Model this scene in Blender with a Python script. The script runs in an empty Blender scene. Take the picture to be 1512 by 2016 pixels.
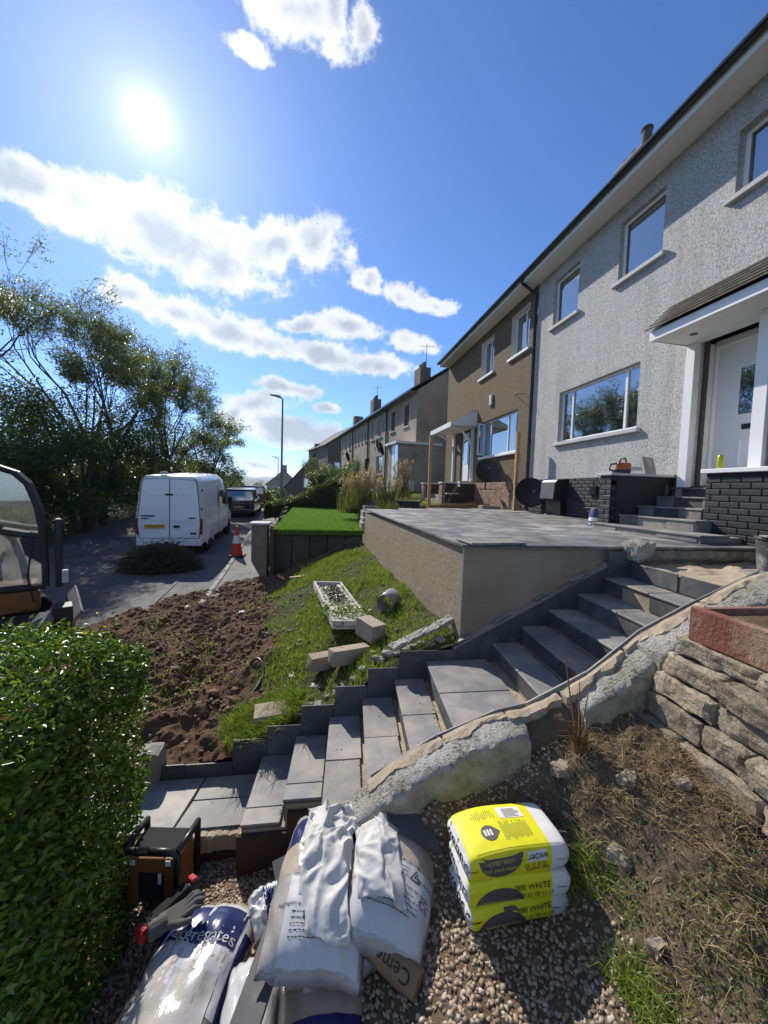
import bpy, bmesh, math, random
import numpy as np
from mathutils import Vector, Matrix, noise as mnoise
R_ = math.radians
scene = bpy.context.scene
COL = scene.collection

# ---------------------------------------------------------------- camera
cam_d = bpy.data.cameras.new('camera'); cam = bpy.data.objects.new('camera', cam_d); COL.objects.link(cam)
cam_d.sensor_fit = 'HORIZONTAL'; cam_d.sensor_width = 36; cam_d.lens = 36 * 760 / 1512
cam_d.clip_start = .05; cam_d.clip_end = 20000
_y, _p, _r = R_(8.1), R_(3.3), R_(1.8)
_fw = Vector((math.sin(_y) * math.cos(_p), math.cos(_y) * math.cos(_p), -math.sin(_p)))
_rt = Vector((math.cos(_y), -math.sin(_y), 0)); _up = _rt.cross(_fw)
_R = math.cos(_r) * _rt + math.sin(_r) * _up; _U = -math.sin(_r) * _rt + math.cos(_r) * _up
cam.matrix_world = Matrix(((_R.x, _U.x, -_fw.x, 0), (_R.y, _U.y, -_fw.y, 0), (_R.z, _U.z, -_fw.z, 0), (0, 0, 0, 1)))
scene.camera = cam

# ---------------------------------------------------------------- sun and sky
SUN_EL, SUN_AZ = R_(37.2), R_(-23.3)
sun_dir = Vector((math.sin(SUN_AZ) * math.cos(SUN_EL), math.cos(SUN_AZ) * math.cos(SUN_EL), math.sin(SUN_EL)))
sd = bpy.data.lights.new('sun', 'SUN'); sd.energy = 5.0; sd.angle = R_(.53); sd.color = (1, .94, .85)
so = bpy.data.objects.new('sun', sd); COL.objects.link(so)
so.rotation_euler = (-sun_dir).to_track_quat('-Z', 'Y').to_euler(); so.location = sun_dir * 50

# clouds: azimuth, elevation, two radii, tilt (radians on the sky)
CLOUDS = [(-0.592, 0.487, 0.075, 0.045, -0.069), (-0.526, 0.487, 0.102, 0.063, 0.007), (-0.408, 0.502, 0.151, 0.074, 0.052), (-0.279, 0.483, 0.178, 0.078, 0.062), (-0.145, 0.516, 0.107, 0.052, 0.277), (-0.043, 0.534, 0.092, 0.064, 0.104), (-0.444, 0.377, 0.067, 0.039, -0.108), (-0.36, 0.365, 0.121, 0.046, -0.177), (-0.212, 0.336, 0.165, 0.046, -0.121), (-0.006, 0.32, 0.15, 0.039, -0.053), (0.135, 0.305, 0.097, 0.03, -0.048), (0.03, 0.383, 0.107, 0.039, -0.008), (-0.082, 0.379, 0.074, 0.023, 0.252), (-0.636, 0.305, 0.05, 0.03, -0.134), (0.071, 0.482, 0.053, 0.027, 0.053), (0.18, 0.456, 0.068, 0.033, -0.337), (0.245, 0.431, 0.076, 0.022, -0.084), (-0.187, 0.189, 0.118, 0.039, 0.18), (-0.116, 0.237, 0.09, 0.02, -0.113), (-0.01, 0.197, 0.034, 0.017, -0.109), (-0.115, 0.141, 0.158, 0.047, -0.02), (-0.04, 0.121, 0.101, 0.038, -0.034), (-0.244, 0.16, 0.068, 0.034, 0.273), (-0.185, 0.051, 0.065, 0.011, 0.014), (-0.119, 0.837, 0.141, 0.038, -0.011), (-0.207, 0.783, 0.063, 0.019, 0.063), (-0.025, 0.849, 0.065, 0.054, -0.536), (0.061, 0.835, 0.048, 0.038, -0.059), (0.184, 0.362, 0.077, 0.024, -0.211)]

def build_world():
    w = bpy.data.worlds.new('World'); scene.world = w; w.use_nodes = True
    nt = w.node_tree; nt.nodes.clear(); N = nt.nodes.new; L = nt.links.new
    def math_(op, a, b=None, c=None, clamp=False):
        n = N('ShaderNodeMath'); n.operation = op; n.use_clamp = clamp
        for i, v in enumerate((a, b, c)):
            if v is None: continue
            if isinstance(v, (int, float)): n.inputs[i].default_value = v
            else: L(v, n.inputs[i])
        return n.outputs[0]
    out = N('ShaderNodeOutputWorld')
    sky = N('ShaderNodeTexSky'); sky.sky_type = 'NISHITA'; sky.sun_disc = False
    sky.sun_elevation = SUN_EL; sky.sun_rotation = SUN_AZ % (2 * math.pi); sky.altitude = 60
    sky.air_density = .75; sky.dust_density = .2; sky.ozone_density = 10.0
    bg = N('ShaderNodeBackground'); bg.inputs[1].default_value = .145; hs = N('ShaderNodeHueSaturation'); hs.inputs['Saturation'].default_value = 1.04; L(sky.outputs[0], hs.inputs['Color']); L(hs.outputs[0], bg.inputs[0])
    tc = N('ShaderNodeTexCoord'); D = tc.outputs['Generated']
    sep = N('ShaderNodeSeparateXYZ'); L(D, sep.inputs[0])
    az = math_('ARCTAN2', sep.outputs[0], sep.outputs[1]); el = math_('ARCSINE', sep.outputs[2])
    # uneven edges: bend the sky coordinates with noise
    n1 = N('ShaderNodeTexNoise'); n1.inputs['Scale'].default_value = 9; n1.inputs['Detail'].default_value = 6; n1.inputs['Roughness'].default_value = .6; L(D, n1.inputs['Vector'])
    s1 = N('ShaderNodeSeparateColor'); L(n1.outputs['Color'], s1.inputs[0])
    az2 = math_('MULTIPLY_ADD', math_('SUBTRACT', s1.outputs[0], .5), .15, az)
    el2 = math_('MULTIPLY_ADD', math_('SUBTRACT', s1.outputs[1], .5), .06, el)
    cmb = N('ShaderNodeCombineXYZ'); L(az2, cmb.inputs[0]); L(el2, cmb.inputs[1])
    acc = None
    for (a, e, ra, re, rot) in CLOUDS:
        mp = N('ShaderNodeMapping'); mp.vector_type = 'TEXTURE'; L(cmb.outputs[0], mp.inputs[0])
        mp.inputs[1].default_value = (a, e, 0); mp.inputs[2].default_value = (0, 0, rot); mp.inputs[3].default_value = (ra * .93, re * .88, 1)
        ln = N('ShaderNodeVectorMath'); ln.operation = 'LENGTH'; L(mp.outputs[0], ln.inputs[0])
        d = math_('SUBTRACT', 1.0, ln.outputs['Value'])
        if acc is None: acc = d
        else:
            acc = math_('SMOOTH_MAX', acc, d, .16)
    # the rest of the sky carries the same kind of clouds
    n3 = N('ShaderNodeTexNoise'); n3.inputs['Scale'].default_value = 2.2; n3.inputs['Detail'].default_value = 4; L(D, n3.inputs['Vector'])
    front = N('ShaderNodeVectorMath'); front.operation = 'DOT_PRODUCT'; L(D, front.inputs[0]); front.inputs[1].default_value = (.13, .9, .42)
    mr = N('ShaderNodeMapRange'); L(front.outputs['Value'], mr.inputs[0]); mr.inputs[1].default_value = .25; mr.inputs[2].default_value = .55; mr.inputs[3].default_value = 1.0; mr.inputs[4].default_value = 0.0
    gen = math_('SUBTRACT', math_('MULTIPLY', math_('SUBTRACT', n3.outputs[0], .55), 4.0), math_('SUBTRACT', 1.0, mr.outputs[0]))
    acc = math_('MAXIMUM', acc, gen)
    n2 = N('ShaderNodeTexNoise'); n2.inputs['Scale'].default_value = 16; n2.inputs['Detail'].default_value = 12; n2.inputs['Roughness'].default_value = .68; L(D, n2.inputs['Vector'])
    n4 = N('ShaderNodeTexNoise'); n4.inputs['Scale'].default_value = 7; n4.inputs['Detail'].default_value = 5; mp4 = N('ShaderNodeMapping'); mp4.inputs[1].default_value = (3.3, 1.7, .9); L(D, mp4.inputs[0]); L(mp4.outputs[0], n4.inputs['Vector'])
    f = math_('MULTIPLY_ADD', math_('SUBTRACT', n2.outputs[0], .5), 2.1, acc)
    den = N('ShaderNodeMapRange'); den.interpolation_type = 'SMOOTHSTEP'; L(f, den.inputs[0]); den.inputs[1].default_value = -.14; den.inputs[2].default_value = .36
    thick = N('ShaderNodeMapRange'); thick.interpolation_type = 'SMOOTHSTEP'; L(math_('MULTIPLY_ADD', math_('SUBTRACT', n4.outputs[0], .5), 3.0, math_('MULTIPLY_ADD', f, .5, math_('MULTIPLY', acc, .5))), thick.inputs[0]); thick.inputs[1].default_value = .20; thick.inputs[2].default_value = 1.05
    # sun glow through thin haze
    dt = N('ShaderNodeVectorMath'); dt.operation = 'DOT_PRODUCT'; L(D, dt.inputs[0]); dt.inputs[1].default_value = tuple(sun_dir)
    ang = math_('ARCCOSINE', math_('MINIMUM', dt.outputs['Value'], .999999))
    near = math_('POWER', 2.718, math_('MULTIPLY', math_('MULTIPLY', ang, ang), -1 / (.30 ** 2)))
    cm = N('ShaderNodeMix'); cm.data_type = 'RGBA'; L(thick.outputs[0], cm.inputs['Factor'])
    cm.inputs['A'].default_value = (.80, .82, .85, 1); cm.inputs['B'].default_value = (.42, .47, .54, 1)
    bc = N('ShaderNodeBackground'); L(cm.outputs['Result'], bc.inputs[0]); L(math_('MULTIPLY_ADD', near, .35, .9), bc.inputs[1])
    mix = N('ShaderNodeMixShader'); L(math_('MULTIPLY', den.outputs[0], .94), mix.inputs[0]); L(bg.outputs[0], mix.inputs[1]); L(bc.outputs[0], mix.inputs[2])
    a1 = math_('MULTIPLY', math_('POWER', 2.718, math_('MULTIPLY', ang, -1 / .017)), 1.7)
    a2 = math_('MULTIPLY', math_('POWER', 2.718, math_('MULTIPLY', ang, -1 / .10)), .22)
    a3 = math_('MULTIPLY', math_('POWER', 2.718, math_('MULTIPLY', ang, -1 / .40)), .0)
    gl = N('ShaderNodeBackground'); gl.inputs[0].default_value = (1, .98, .95, 1); L(math_('ADD', math_('ADD', a1, a2), a3), gl.inputs[1])
    ad = N('ShaderNodeAddShader'); L(mix.outputs[0], ad.inputs[0]); L(gl.outputs[0], ad.inputs[1]); L(ad.outputs[0], out.inputs[0])
build_world()
vs = scene.view_settings; vs.view_transform = 'Standard'; vs.look = 'None'; vs.exposure = .38; vs.gamma = 1; vs.use_curve_mapping = False
scene.cycles.use_denoising = True
scene.cycles.max_bounces = 6; scene.cycles.transparent_max_bounces = 8; scene.cycles.caustics_reflective = False; scene.cycles.caustics_refractive = False

# ---------------------------------------------------------------- small tools
rng = np.random.default_rng(7)
def vnoise(x, y, seed=0):
    x = np.asarray(x, float); y = np.asarray(y, float)
    xi = np.floor(x).astype(np.int64); yi = np.floor(y).astype(np.int64); fx = x - xi; fy = y - yi
    def h(a, b):
        n = (a * 374761393 + b * 668265263 + seed * 974711) & 0x7fffffff
        n = ((n ^ (n >> 13)) * 1274126177) & 0x7fffffff
        return ((n ^ (n >> 16)) & 0xffff) / 65535.0
    sx = fx * fx * (3 - 2 * fx); sy = fy * fy * (3 - 2 * fy)
    return (h(xi, yi) * (1 - sx) + h(xi + 1, yi) * sx) * (1 - sy) + (h(xi, yi + 1) * (1 - sx) + h(xi + 1, yi + 1) * sx) * sy - .5
def fbm(x, y, seed=0, oct=4, gain=.5):
    s = 0; a = 1; x = np.asarray(x, float); y = np.asarray(y, float)
    for k in range(oct): s = s + a * vnoise(x, y, seed + k * 17); x = x * 2.03 + 3.1; y = y * 2.03 + 1.7; a *= gain
    return s
def rbf(pts):
    P = np.array(pts, float); d = np.linalg.norm(P[:, None, :2] - P[None, :, :2], axis=2)
    n = len(P); A = np.zeros((n + 3, n + 3)); A[:n, :n] = d; A[:n, n] = 1; A[:n, n + 1:] = P[:, :2]; A[n, :n] = 1; A[n + 1:, :n] = P[:, :2].T
    w = np.linalg.solve(A, np.concatenate([P[:, 2], np.zeros(3)]))
    def f(x, y):
        x = np.asarray(x, float); y = np.asarray(y, float)
        s = w[n] + w[n + 1] * x + w[n + 2] * y
        for k in range(n): s = s + w[k] * np.hypot(x - P[k, 0], y - P[k, 1])
        return s
    return f

def fast_mesh(name, V, F):
    "V (n,3) array, F (m,k) array of equal-sided faces"
    me = bpy.data.meshes.new(name); V = np.asarray(V, np.float32); F = np.asarray(F, np.int32)
    m, k = F.shape
    me.vertices.add(len(V)); me.vertices.foreach_set('co', V.ravel())
    me.loops.add(m * k); me.loops.foreach_set('vertex_index', F.ravel())
    me.polygons.add(m); me.polygons.foreach_set('loop_start', np.arange(0, m * k, k, dtype=np.int32)); me.polygons.foreach_set('loop_total', np.full(m, k, np.int32))
    me.update(calc_edges=True); return me
def put(name, me, mat=None, parent=None, smooth=False, loc=None, rot=None, **props):
    o = bpy.data.objects.new(name, me); COL.objects.link(o)
    if mat is not None and me is not None and not len(me.materials):
        for m in (mat if isinstance(mat, (list, tuple)) else [mat]): me.materials.append(m)
    if parent is not None: o.parent = parent
    if loc is not None: o.location = loc
    if rot is not None: o.rotation_euler = rot
    if smooth and me is not None: me.polygons.foreach_set('use_smooth', np.ones(len(me.polygons), bool))
    for k, v in props.items(): o[k] = v
    return o
def tag(o, label, category, group=None):
    o['label'] = label; o['category'] = category
    if group: o['group'] = group
    return o
def empty(name, loc=(0, 0, 0), rz=0, label=None, category=None, group=None):
    o = bpy.data.objects.new(name, None); COL.objects.link(o); o.location = loc; o.rotation_euler = (0, 0, rz); o.empty_display_size = .1
    if label: tag(o, label, category, group)
    return o
def copy_tree(o, parent=None):
    c = o.copy(); COL.objects.link(c); c.parent = parent
    for ch in o.children: copy_tree(ch, c)
    return c

class MB:
    def __init__(s): s.v = []; s.f = []; s.mi = []; s.cur = 0
    def add(s, V, F):
        b = len(s.v); s.v += [tuple(p) for p in V]
        for f in F: s.f.append(tuple(b + i for i in f)); s.mi.append(s.cur)
        return s
    def box(s, x0, x1, y0, y1, z0, z1, b=0.0):
        cx, cy, cz = (x0 + x1) / 2, (y0 + y1) / 2, (z0 + z1) / 2
        return s.obox((cx, cy, cz), (abs(x1 - x0) / 2, abs(y1 - y0) / 2, abs(z1 - z0) / 2), None, b)
    def obox(s, c, h, M=None, b=0.0, jit=0, seed=0):
        V, F = chamfer(h, b)
        if jit:
            rr = random.Random(seed); V = [(x + rr.uniform(-jit, jit), y + rr.uniform(-jit, jit), z + rr.uniform(-jit, jit)) for x, y, z in V]
        if M is not None: V = [M @ Vector(p) for p in V]
        return s.add([(p[0] + c[0], p[1] + c[1], p[2] + c[2]) for p in V], F)
    def prism(s, poly, axis, a, b):
        "poly: 2-D points in the plane normal to axis (0: y,z  1: x,z  2: x,y)"
        n = len(poly); V = []
        for t in (a, b):
            for (p, q) in poly: V.append((t, p, q) if axis == 0 else (p, t, q) if axis == 1 else (p, q, t))
        F = [tuple(range(n - 1, -1, -1)), tuple(range(n, 2 * n))] + [(i, (i + 1) % n, n + (i + 1) % n, n + i) for i in range(n)]
        return s.add(V, F)
    def tube(s, pts, rad, n=8, caps=True):
        pts = [Vector(p) for p in pts]; rad = rad if isinstance(rad, (list, tuple)) else [rad] * len(pts)
        V = []; F = []; prev = None
        for i, p in enumerate(pts):
            t = (pts[min(i + 1, len(pts) - 1)] - pts[max(i - 1, 0)]).normalized()
            a = prev if prev is not None else (Vector((0, 0, 1)) if abs(t.z) < .9 else Vector((1, 0, 0)))
            u = (a - t * a.dot(t)).normalized(); prev = u; w = t.cross(u)
            for k in range(n):
                g = 2 * math.pi * k / n; V.append(p + (u * math.cos(g) + w * math.sin(g)) * rad[i])
        for i in range(len(pts) - 1):
            for k in range(n): F.append((i * n + k, i * n + (k + 1) % n, (i + 1) * n + (k + 1) % n, (i + 1) * n + k))
        if caps: F += [tuple(range(n - 1, -1, -1)), tuple(range((len(pts) - 1) * n, len(pts) * n))]
        return s.add(V, F)
    def lathe(s, prof, c=(0, 0, 0), n=20, M=None):
        "prof: (radius, z) pairs"
        V = []; F = []
        for r, z in prof:
            for k in range(n): g = 2 * math.pi * k / n; V.append((r * math.cos(g), r * math.sin(g), z))
        m = len(prof)
        for i in range(m - 1):
            for k in range(n): F.append((i * n + k, i * n + (k + 1) % n, (i + 1) * n + (k + 1) % n, (i + 1) * n + k))
        F += [tuple(range(n - 1, -1, -1)), tuple(range((m - 1) * n, m * n))]
        if M is not None: V = [M @ Vector(p) for p in V]
        return s.add([(p[0] + c[0], p[1] + c[1], p[2] + c[2]) for p in V], F)
    def loft(s, rings, caps=True):
        n = len(rings[0]); V = [p for r in rings for p in r]; F = []
        for i in range(len(rings) - 1):
            for k in range(n): F.append((i * n + k, i * n + (k + 1) % n, (i + 1) * n + (k + 1) % n, (i + 1) * n + k))
        if caps: F += [tuple(range(n - 1, -1, -1)), tuple(range((len(rings) - 1) * n, len(rings) * n))]
        return s.add(V, F)
    def mesh(s, name='m'):
        me = bpy.data.meshes.new(name); me.from_pydata(s.v, [], s.f); me.validate(); me.update()
        return me
    def build(s, name, mat, parent=None, smooth=False, bevel=0, seg=2, auto=None, **kw):
        me = s.mesh(name)
        bm = bmesh.new(); bm.from_mesh(me); bmesh.ops.recalc_face_normals(bm, faces=bm.faces); bm.to_mesh(me); bm.free()
        o = put(name, me, mat, parent, smooth, **kw)
        if isinstance(mat, (list, tuple)) and len(s.mi) == len(me.polygons): me.polygons.foreach_set('material_index', s.mi)
        if bevel:
            m = o.modifiers.new('Bevel', 'BEVEL'); m.width = bevel; m.segments = seg; m.limit_method = 'ANGLE'; m.angle_limit = R_(40)
        if auto: me.polygons.foreach_set('use_smooth', np.ones(len(me.polygons), bool)); me.set_sharp_from_angle(angle=R_(auto))
        return o
def chamfer(h, b):
    hx, hy, hz = h
    if b <= 0:
        V = [(x, y, z) for x in (-hx, hx) for y in (-hy, hy) for z in (-hz, hz)]
        return V, [(0, 1, 3, 2), (4, 6, 7, 5), (0, 4, 5, 1), (2, 3, 7, 6), (0, 2, 6, 4), (1, 5, 7, 3)]
    V = []; idx = {}
    for ax in range(3):
        for sx in (-1, 1):
            for sy in (-1, 1):
                for sz in (-1, 1):
                    p = [sx * (hx - b), sy * (hy - b), sz * (hz - b)]; p[ax] = (sx, sy, sz)[ax] * (hx, hy, hz)[ax]
                    idx[(ax, sx, sy, sz)] = len(V); V.append(tuple(p))
    F = []
    def quad(*k): F.append(tuple(idx[q] for q in k))
    for sgn in (-1, 1):
        quad((0, sgn, -1, -1), (0, sgn, 1, -1), (0, sgn, 1, 1), (0, sgn, -1, 1)); quad((1, -1, sgn, -1), (1, 1, sgn, -1), (1, 1, sgn, 1), (1, -1, sgn, 1)); quad((2, -1, -1, sgn), (2, 1, -1, sgn), (2, 1, 1, sgn), (2, -1, 1, sgn))
        for s2 in (-1, 1):
            quad((0, sgn, s2, -1), (0, sgn, s2, 1), (1, sgn, s2, 1), (1, sgn, s2, -1)); quad((0, sgn, -1, s2), (0, sgn, 1, s2), (2, sgn, 1, s2), (2, sgn, -1, s2)); quad((1, -1, sgn, s2), (1, 1, sgn, s2), (2, 1, sgn, s2), (2, -1, sgn, s2))
            for s3 in (-1, 1): F.append((idx[(0, sgn, s2, s3)], idx[(1, sgn, s2, s3)], idx[(2, sgn, s2, s3)]))
    return V, F
def cmesh(h, b=.004, jit=0, seed=0):
    m = MB(); m.obox((0, 0, 0), h, None, b, jit, seed); me = m.mesh('piece')
    bm = bmesh.new(); bm.from_mesh(me); bmesh.ops.recalc_face_normals(bm, faces=bm.faces); bm.to_mesh(me); bm.free(); return me
def rough_block(h, seed, amt=.012, n=3, rnd=.25):
    "a broken stone: subdivided box, rounded and pushed about"
    bm = bmesh.new(); bmesh.ops.create_cube(bm, size=2)
    bmesh.ops.subdivide_edges(bm, edges=bm.edges[:], cuts=n, use_grid_fill=True)
    rr = random.Random(seed); of = Vector((rr.uniform(0, 50), rr.uniform(0, 50), rr.uniform(0, 50))); k = .55 / max(min(h), .02)
    for v in bm.verts:
        p = v.co.copy(); l = p.length; q = p.lerp(p / max(l, 1e-6) * 1.25, rnd); ne = sum(abs(c) > .93 for c in p)
        q = Vector((q.x * h[0], q.y * h[1], q.z * h[2])); w = q * k + of
        d = mnoise.noise_vector(w) * amt * .9 + mnoise.noise_vector(w * 2.7) * amt * .5 + mnoise.noise_vector(w * 6.5) * amt * .28
        if ne >= 2: d -= q.normalized() * amt * (.35 + .9 * max(0, mnoise.noise(w * 1.9)))
        v.co = q + d
    me = bpy.data.meshes.new('stone'); bm.to_mesh(me); bm.free(); return me

# ---------------------------------------------------------------- materials
class NT:
    def __init__(s, name):
        s.m = bpy.data.materials.new(name); s.m.use_nodes = True; s.t = s.m.node_tree; s.t.nodes.clear()
        s.out = s.t.nodes.new('ShaderNodeOutputMaterial'); s.geo = None
    def n(s, t, **kw):
        x = s.t.nodes.new('ShaderNode' + t)
        for k, v in kw.items(): setattr(x, k, v)
        return x
    def l(s, a, b): s.t.links.new(a, b)
    def pos(s, obj=False):
        if obj: return s.n('TexCoord').outputs['Object']
        if s.geo is None: s.geo = s.n('NewGeometry')
        return s.geo.outputs['Position']
    def noise(s, scale, detail=4, rough=.55, vec=None, stretch=None):
        x = s.n('TexNoise'); x.inputs['Scale'].default_value = scale; x.inputs['Detail'].default_value = detail; x.inputs['Roughness'].default_value = rough
        v = vec if vec is not None else s.pos()
        if stretch: mp = s.n('Mapping'); mp.inputs[3].default_value = stretch; s.l(v, mp.inputs[0]); v = mp.outputs[0]
        s.l(v, x.inputs['Vector']); return x
    def ramp(s, fac, stops):
        r = s.n('ValToRGB'); e = r.color_ramp.elements
        while len(e) > 1: e.remove(e[-1])
        e[0].position = stops[0][0]; e[0].color = tuple(stops[0][1]) + (1,)
        for p, c in stops[1:]: q = e.new(p); q.color = tuple(c) + (1,)
        s.l(fac, r.inputs[0]); return r.outputs[0]
    def mix(s, fac, a, b, mode='MIX'):
        m = s.n('Mix', data_type='RGBA', blend_type=mode)
        for v, k in ((fac, 'Factor'), (a, 'A'), (b, 'B')):
            if isinstance(v, (int, float)): m.inputs[k].default_value = v
            elif isinstance(v, tuple): m.inputs[k].default_value = v if len(v) == 4 else v + (1,)
            else: s.l(v, m.inputs[k])
        return m.outputs['Result']
    def bump(s, h, strength=.5, dist=.01, prev=None):
        b = s.n('Bump'); b.inputs['Strength'].default_value = strength; b.inputs['Distance'].default_value = dist; s.l(h, b.inputs['Height'])
        if prev is not None: s.l(prev, b.inputs['Normal'])
        return b.outputs[0]
    def bsdf(s, col, rough=.8, normal=None, metal=0, spec=.5, **kw):
        p = s.n('BsdfPrincipled')
        if isinstance(col, tuple): p.inputs['Base Color'].default_value = col if len(col) == 4 else col + (1,)
        else: s.l(col, p.inputs['Base Color'])
        if isinstance(rough, (int, float)): p.inputs['Roughness'].default_value = rough
        else: s.l(rough, p.inputs['Roughness'])
        p.inputs['Metallic'].default_value = metal; p.inputs['Specular IOR Level'].default_value = spec
        for k, v in kw.items(): p.inputs[k.replace('_', ' ')].default_value = v
        if normal is not None: s.l(normal, p.inputs['Normal'])
        s.l(p.outputs[0], s.out.inputs[0]); return p
def sc(c, k): return tuple(min(1, v * k) for v in c)
def M(name, col, rough=.7, var=.25, scale=6, bump=.2, bscale=60, bdist=.004, metal=0, spec=.4, objvar=.0, obj=False, col2=None, c2=(.5, .65), **kw):
    "plain weathered surface: colour varied by two noises, fine relief"
    t = NT(name); v = t.pos(obj)
    n = t.noise(scale, 6, .6, v); c = t.ramp(n.outputs[0], [(.3, sc(col, 1 - var)), (.7, sc(col, 1 + var))])
    n2 = t.noise(scale * 9, 4, .6, v); c = t.mix(.35, c, t.ramp(n2.outputs[0], [(.3, sc(col, 1 - var)), (.7, sc(col, 1 + var))]))
    if col2:
        n3 = t.noise(scale * .7, 7, .65, v); k = t.ramp(n3.outputs[0], [(c2[0], (0, 0, 0)), (c2[1], (1, 1, 1))]); c = t.mix(k, c, col2)
    if objvar:
        oi = t.n('ObjectInfo'); mr = t.n('MapRange'); t.l(oi.outputs['Random'], mr.inputs[0]); mr.inputs[3].default_value = 1 - objvar; mr.inputs[4].default_value = 1 + objvar
        hs = t.n('HueSaturation'); t.l(mr.outputs[0], hs.inputs['Value']); t.l(c, hs.inputs['Color']); c = hs.outputs[0]
    nm = t.bump(t.noise(bscale, 5, .6, v).outputs[0], bump, bdist) if bump else None
    t.bsdf(c, rough, nm, metal, spec, **kw); return t.m
def leafmat(name, a, b, trans=.35, gloss=.25, rough=.35):
    t = NT(name); g = t.n('NewGeometry'); c = t.ramp(g.outputs['Random Per Island'], [(0, a), (1, b)])
    p = t.n('BsdfPrincipled'); t.l(c, p.inputs['Base Color']); p.inputs['Roughness'].default_value = rough; p.inputs['Specular IOR Level'].default_value = gloss
    tr = t.n('BsdfTranslucent'); t.l(t.mix(1.0, c, (1.5, 1.6, .6, 1), 'MULTIPLY'), tr.inputs[0])
    mx = t.n('MixShader'); mx.inputs[0].default_value = trans; t.l(p.outputs[0], mx.inputs[1]); t.l(tr.outputs[0], mx.inputs[2]); t.l(mx.outputs[0], t.out.inputs[0]); return t.m
ASPH = M('asphalt', (.075, .075, .078), .85, .3, 2.0, .5, 180, .004, col2=(.13, .125, .12), c2=(.5, .75))
PAVE = M('pavement_asphalt', (.15, .145, .135), .9, .3, 1.6, .5, 150, .004, col2=(.19, .16, .12), c2=(.48, .7))
KERB = M('kerb_concrete', (.22, .21, .19), .85, .2, 5, .3, 80, objvar=.15)
TAN = M('sand_mortar', (.36, .29, .205), .95, .25, 5, .8, 70, .008, col2=(.24, .185, .125), c2=(.52, .7))
CONC = M('concrete', (.27, .255, .225), .9, .25, 4, .6, 60, .006, col2=(.17, .155, .13))
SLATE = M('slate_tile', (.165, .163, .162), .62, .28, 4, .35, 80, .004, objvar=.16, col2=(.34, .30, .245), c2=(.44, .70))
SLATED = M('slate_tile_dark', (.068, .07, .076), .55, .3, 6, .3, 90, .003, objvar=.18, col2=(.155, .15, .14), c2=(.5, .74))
PATIO = M('patio_slate', (.115, .118, .125), .6, .55, 4.5, .8, 22, .012, objvar=.28, col2=(.31, .29, .26), c2=(.46, .64))
WHITE = M('white_upvc', (.78, .78, .77), .35, .04, 3, 0)
WPAINT = M('white_paint', (.72, .72, .70), .6, .08, 6, .15, 60)
BLACKP = M('black_plastic', (.018, .018, .02), .38, .2, 8, .1, 120)
DARKM = M('dark_metal', (.04, .042, .045), .4, .2, 8, .1, 90, metal=.5)
WOOD = M('fence_timber', (.36, .23, .10), .8, .3, 9, .4, 60, objvar=.1)
OLDWOOD = M('weathered_timber', (.075, .06, .045), .9, .35, 7, .6, 40, objvar=.2)
STONE = M('rough_stone', (.235, .19, .135), .9, .4, 9, .9, 45, .012, objvar=.28, col2=(.31, .27, .20), c2=(.52, .66))
BLOCK = M('concrete_block', (.36, .285, .215), .95, .22, 14, .9, 120, .008, objvar=.12)
GLOOM = None
RUBBER = M('tyre_rubber', (.02, .02, .02), .8, .2, 10, .3, 80)

def soil_mat():
    t = NT('earth'); at = t.n('Attribute', attribute_name='mask')
    n = t.noise(3, 8, .65); n2 = t.noise(30, 6, .7); n3 = t.noise(110, 4, .6)
    c = t.ramp(n.outputs[0], [(.3, (.075, .042, .025)), (.5, (.125, .072, .042)), (.72, (.185, .115, .07))])
    c = t.mix(.5, c, t.ramp(n2.outputs[0], [(.3, (.05, .028, .017)), (.62, (.17, .105, .065)), (.75, (.26, .18, .12))]))
    g = t.ramp(n2.outputs[0], [(.3, (.035, .04, .015)), (.6, (.07, .085, .025)), (.75, (.13, .11, .055))])
    c = t.mix(at.outputs['Fac'], c, g)
    t.bsdf(c, .95, t.bump(n3.outputs[0], .8, .012, t.bump(n2.outputs[0], .9, .03)), 0, .15); return t.m
SOIL = soil_mat()
def bank_mat():
    t = NT('garden_earth'); at = t.n('Attribute', attribute_name='mask')
    n = t.noise(5, 8, .65); n2 = t.noise(45, 6, .7); n3 = t.noise(140, 4, .6)
    c = t.ramp(n.outputs[0], [(.3, (.10, .066, .04)), (.5, (.18, .125, .078)), (.72, (.26, .19, .125))])
    c = t.mix(.5, c, t.ramp(n2.outputs[0], [(.3, (.05, .035, .022)), (.62, (.18, .135, .085)), (.75, (.32, .25, .17))]))
    c = t.mix(at.outputs['Fac'], c, t.ramp(n2.outputs[0], [(.3, (.06, .045, .03)), (.7, (.20, .155, .10))]))
    t.bsdf(c, .95, t.bump(n3.outputs[0], .8, .01, t.bump(n2.outputs[0], .9, .02)), 0, .15); return t.m
BANK = bank_mat()

def hfield(name, xs, ys, zf, mat, mask=None, **props):
    X, Y = np.meshgrid(xs, ys); Z = zf(X, Y); nx, ny = len(xs), len(ys)
    V = np.stack([X.ravel(), Y.ravel(), Z.ravel()], 1)
    i = np.arange((ny - 1) * nx).reshape(ny - 1, nx)[:, :-1].ravel()
    me = fast_mesh(name, V, np.stack([i, i + 1, i + 1 + nx, i + nx], 1))
    if mask is not None:
        a = me.attributes.new('mask', 'FLOAT', 'POINT'); a.data.foreach_set('value', np.clip(mask(X, Y), 0, 1).ravel().astype(np.float32))
    return put(name, me, mat, smooth=True, **props)

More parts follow.
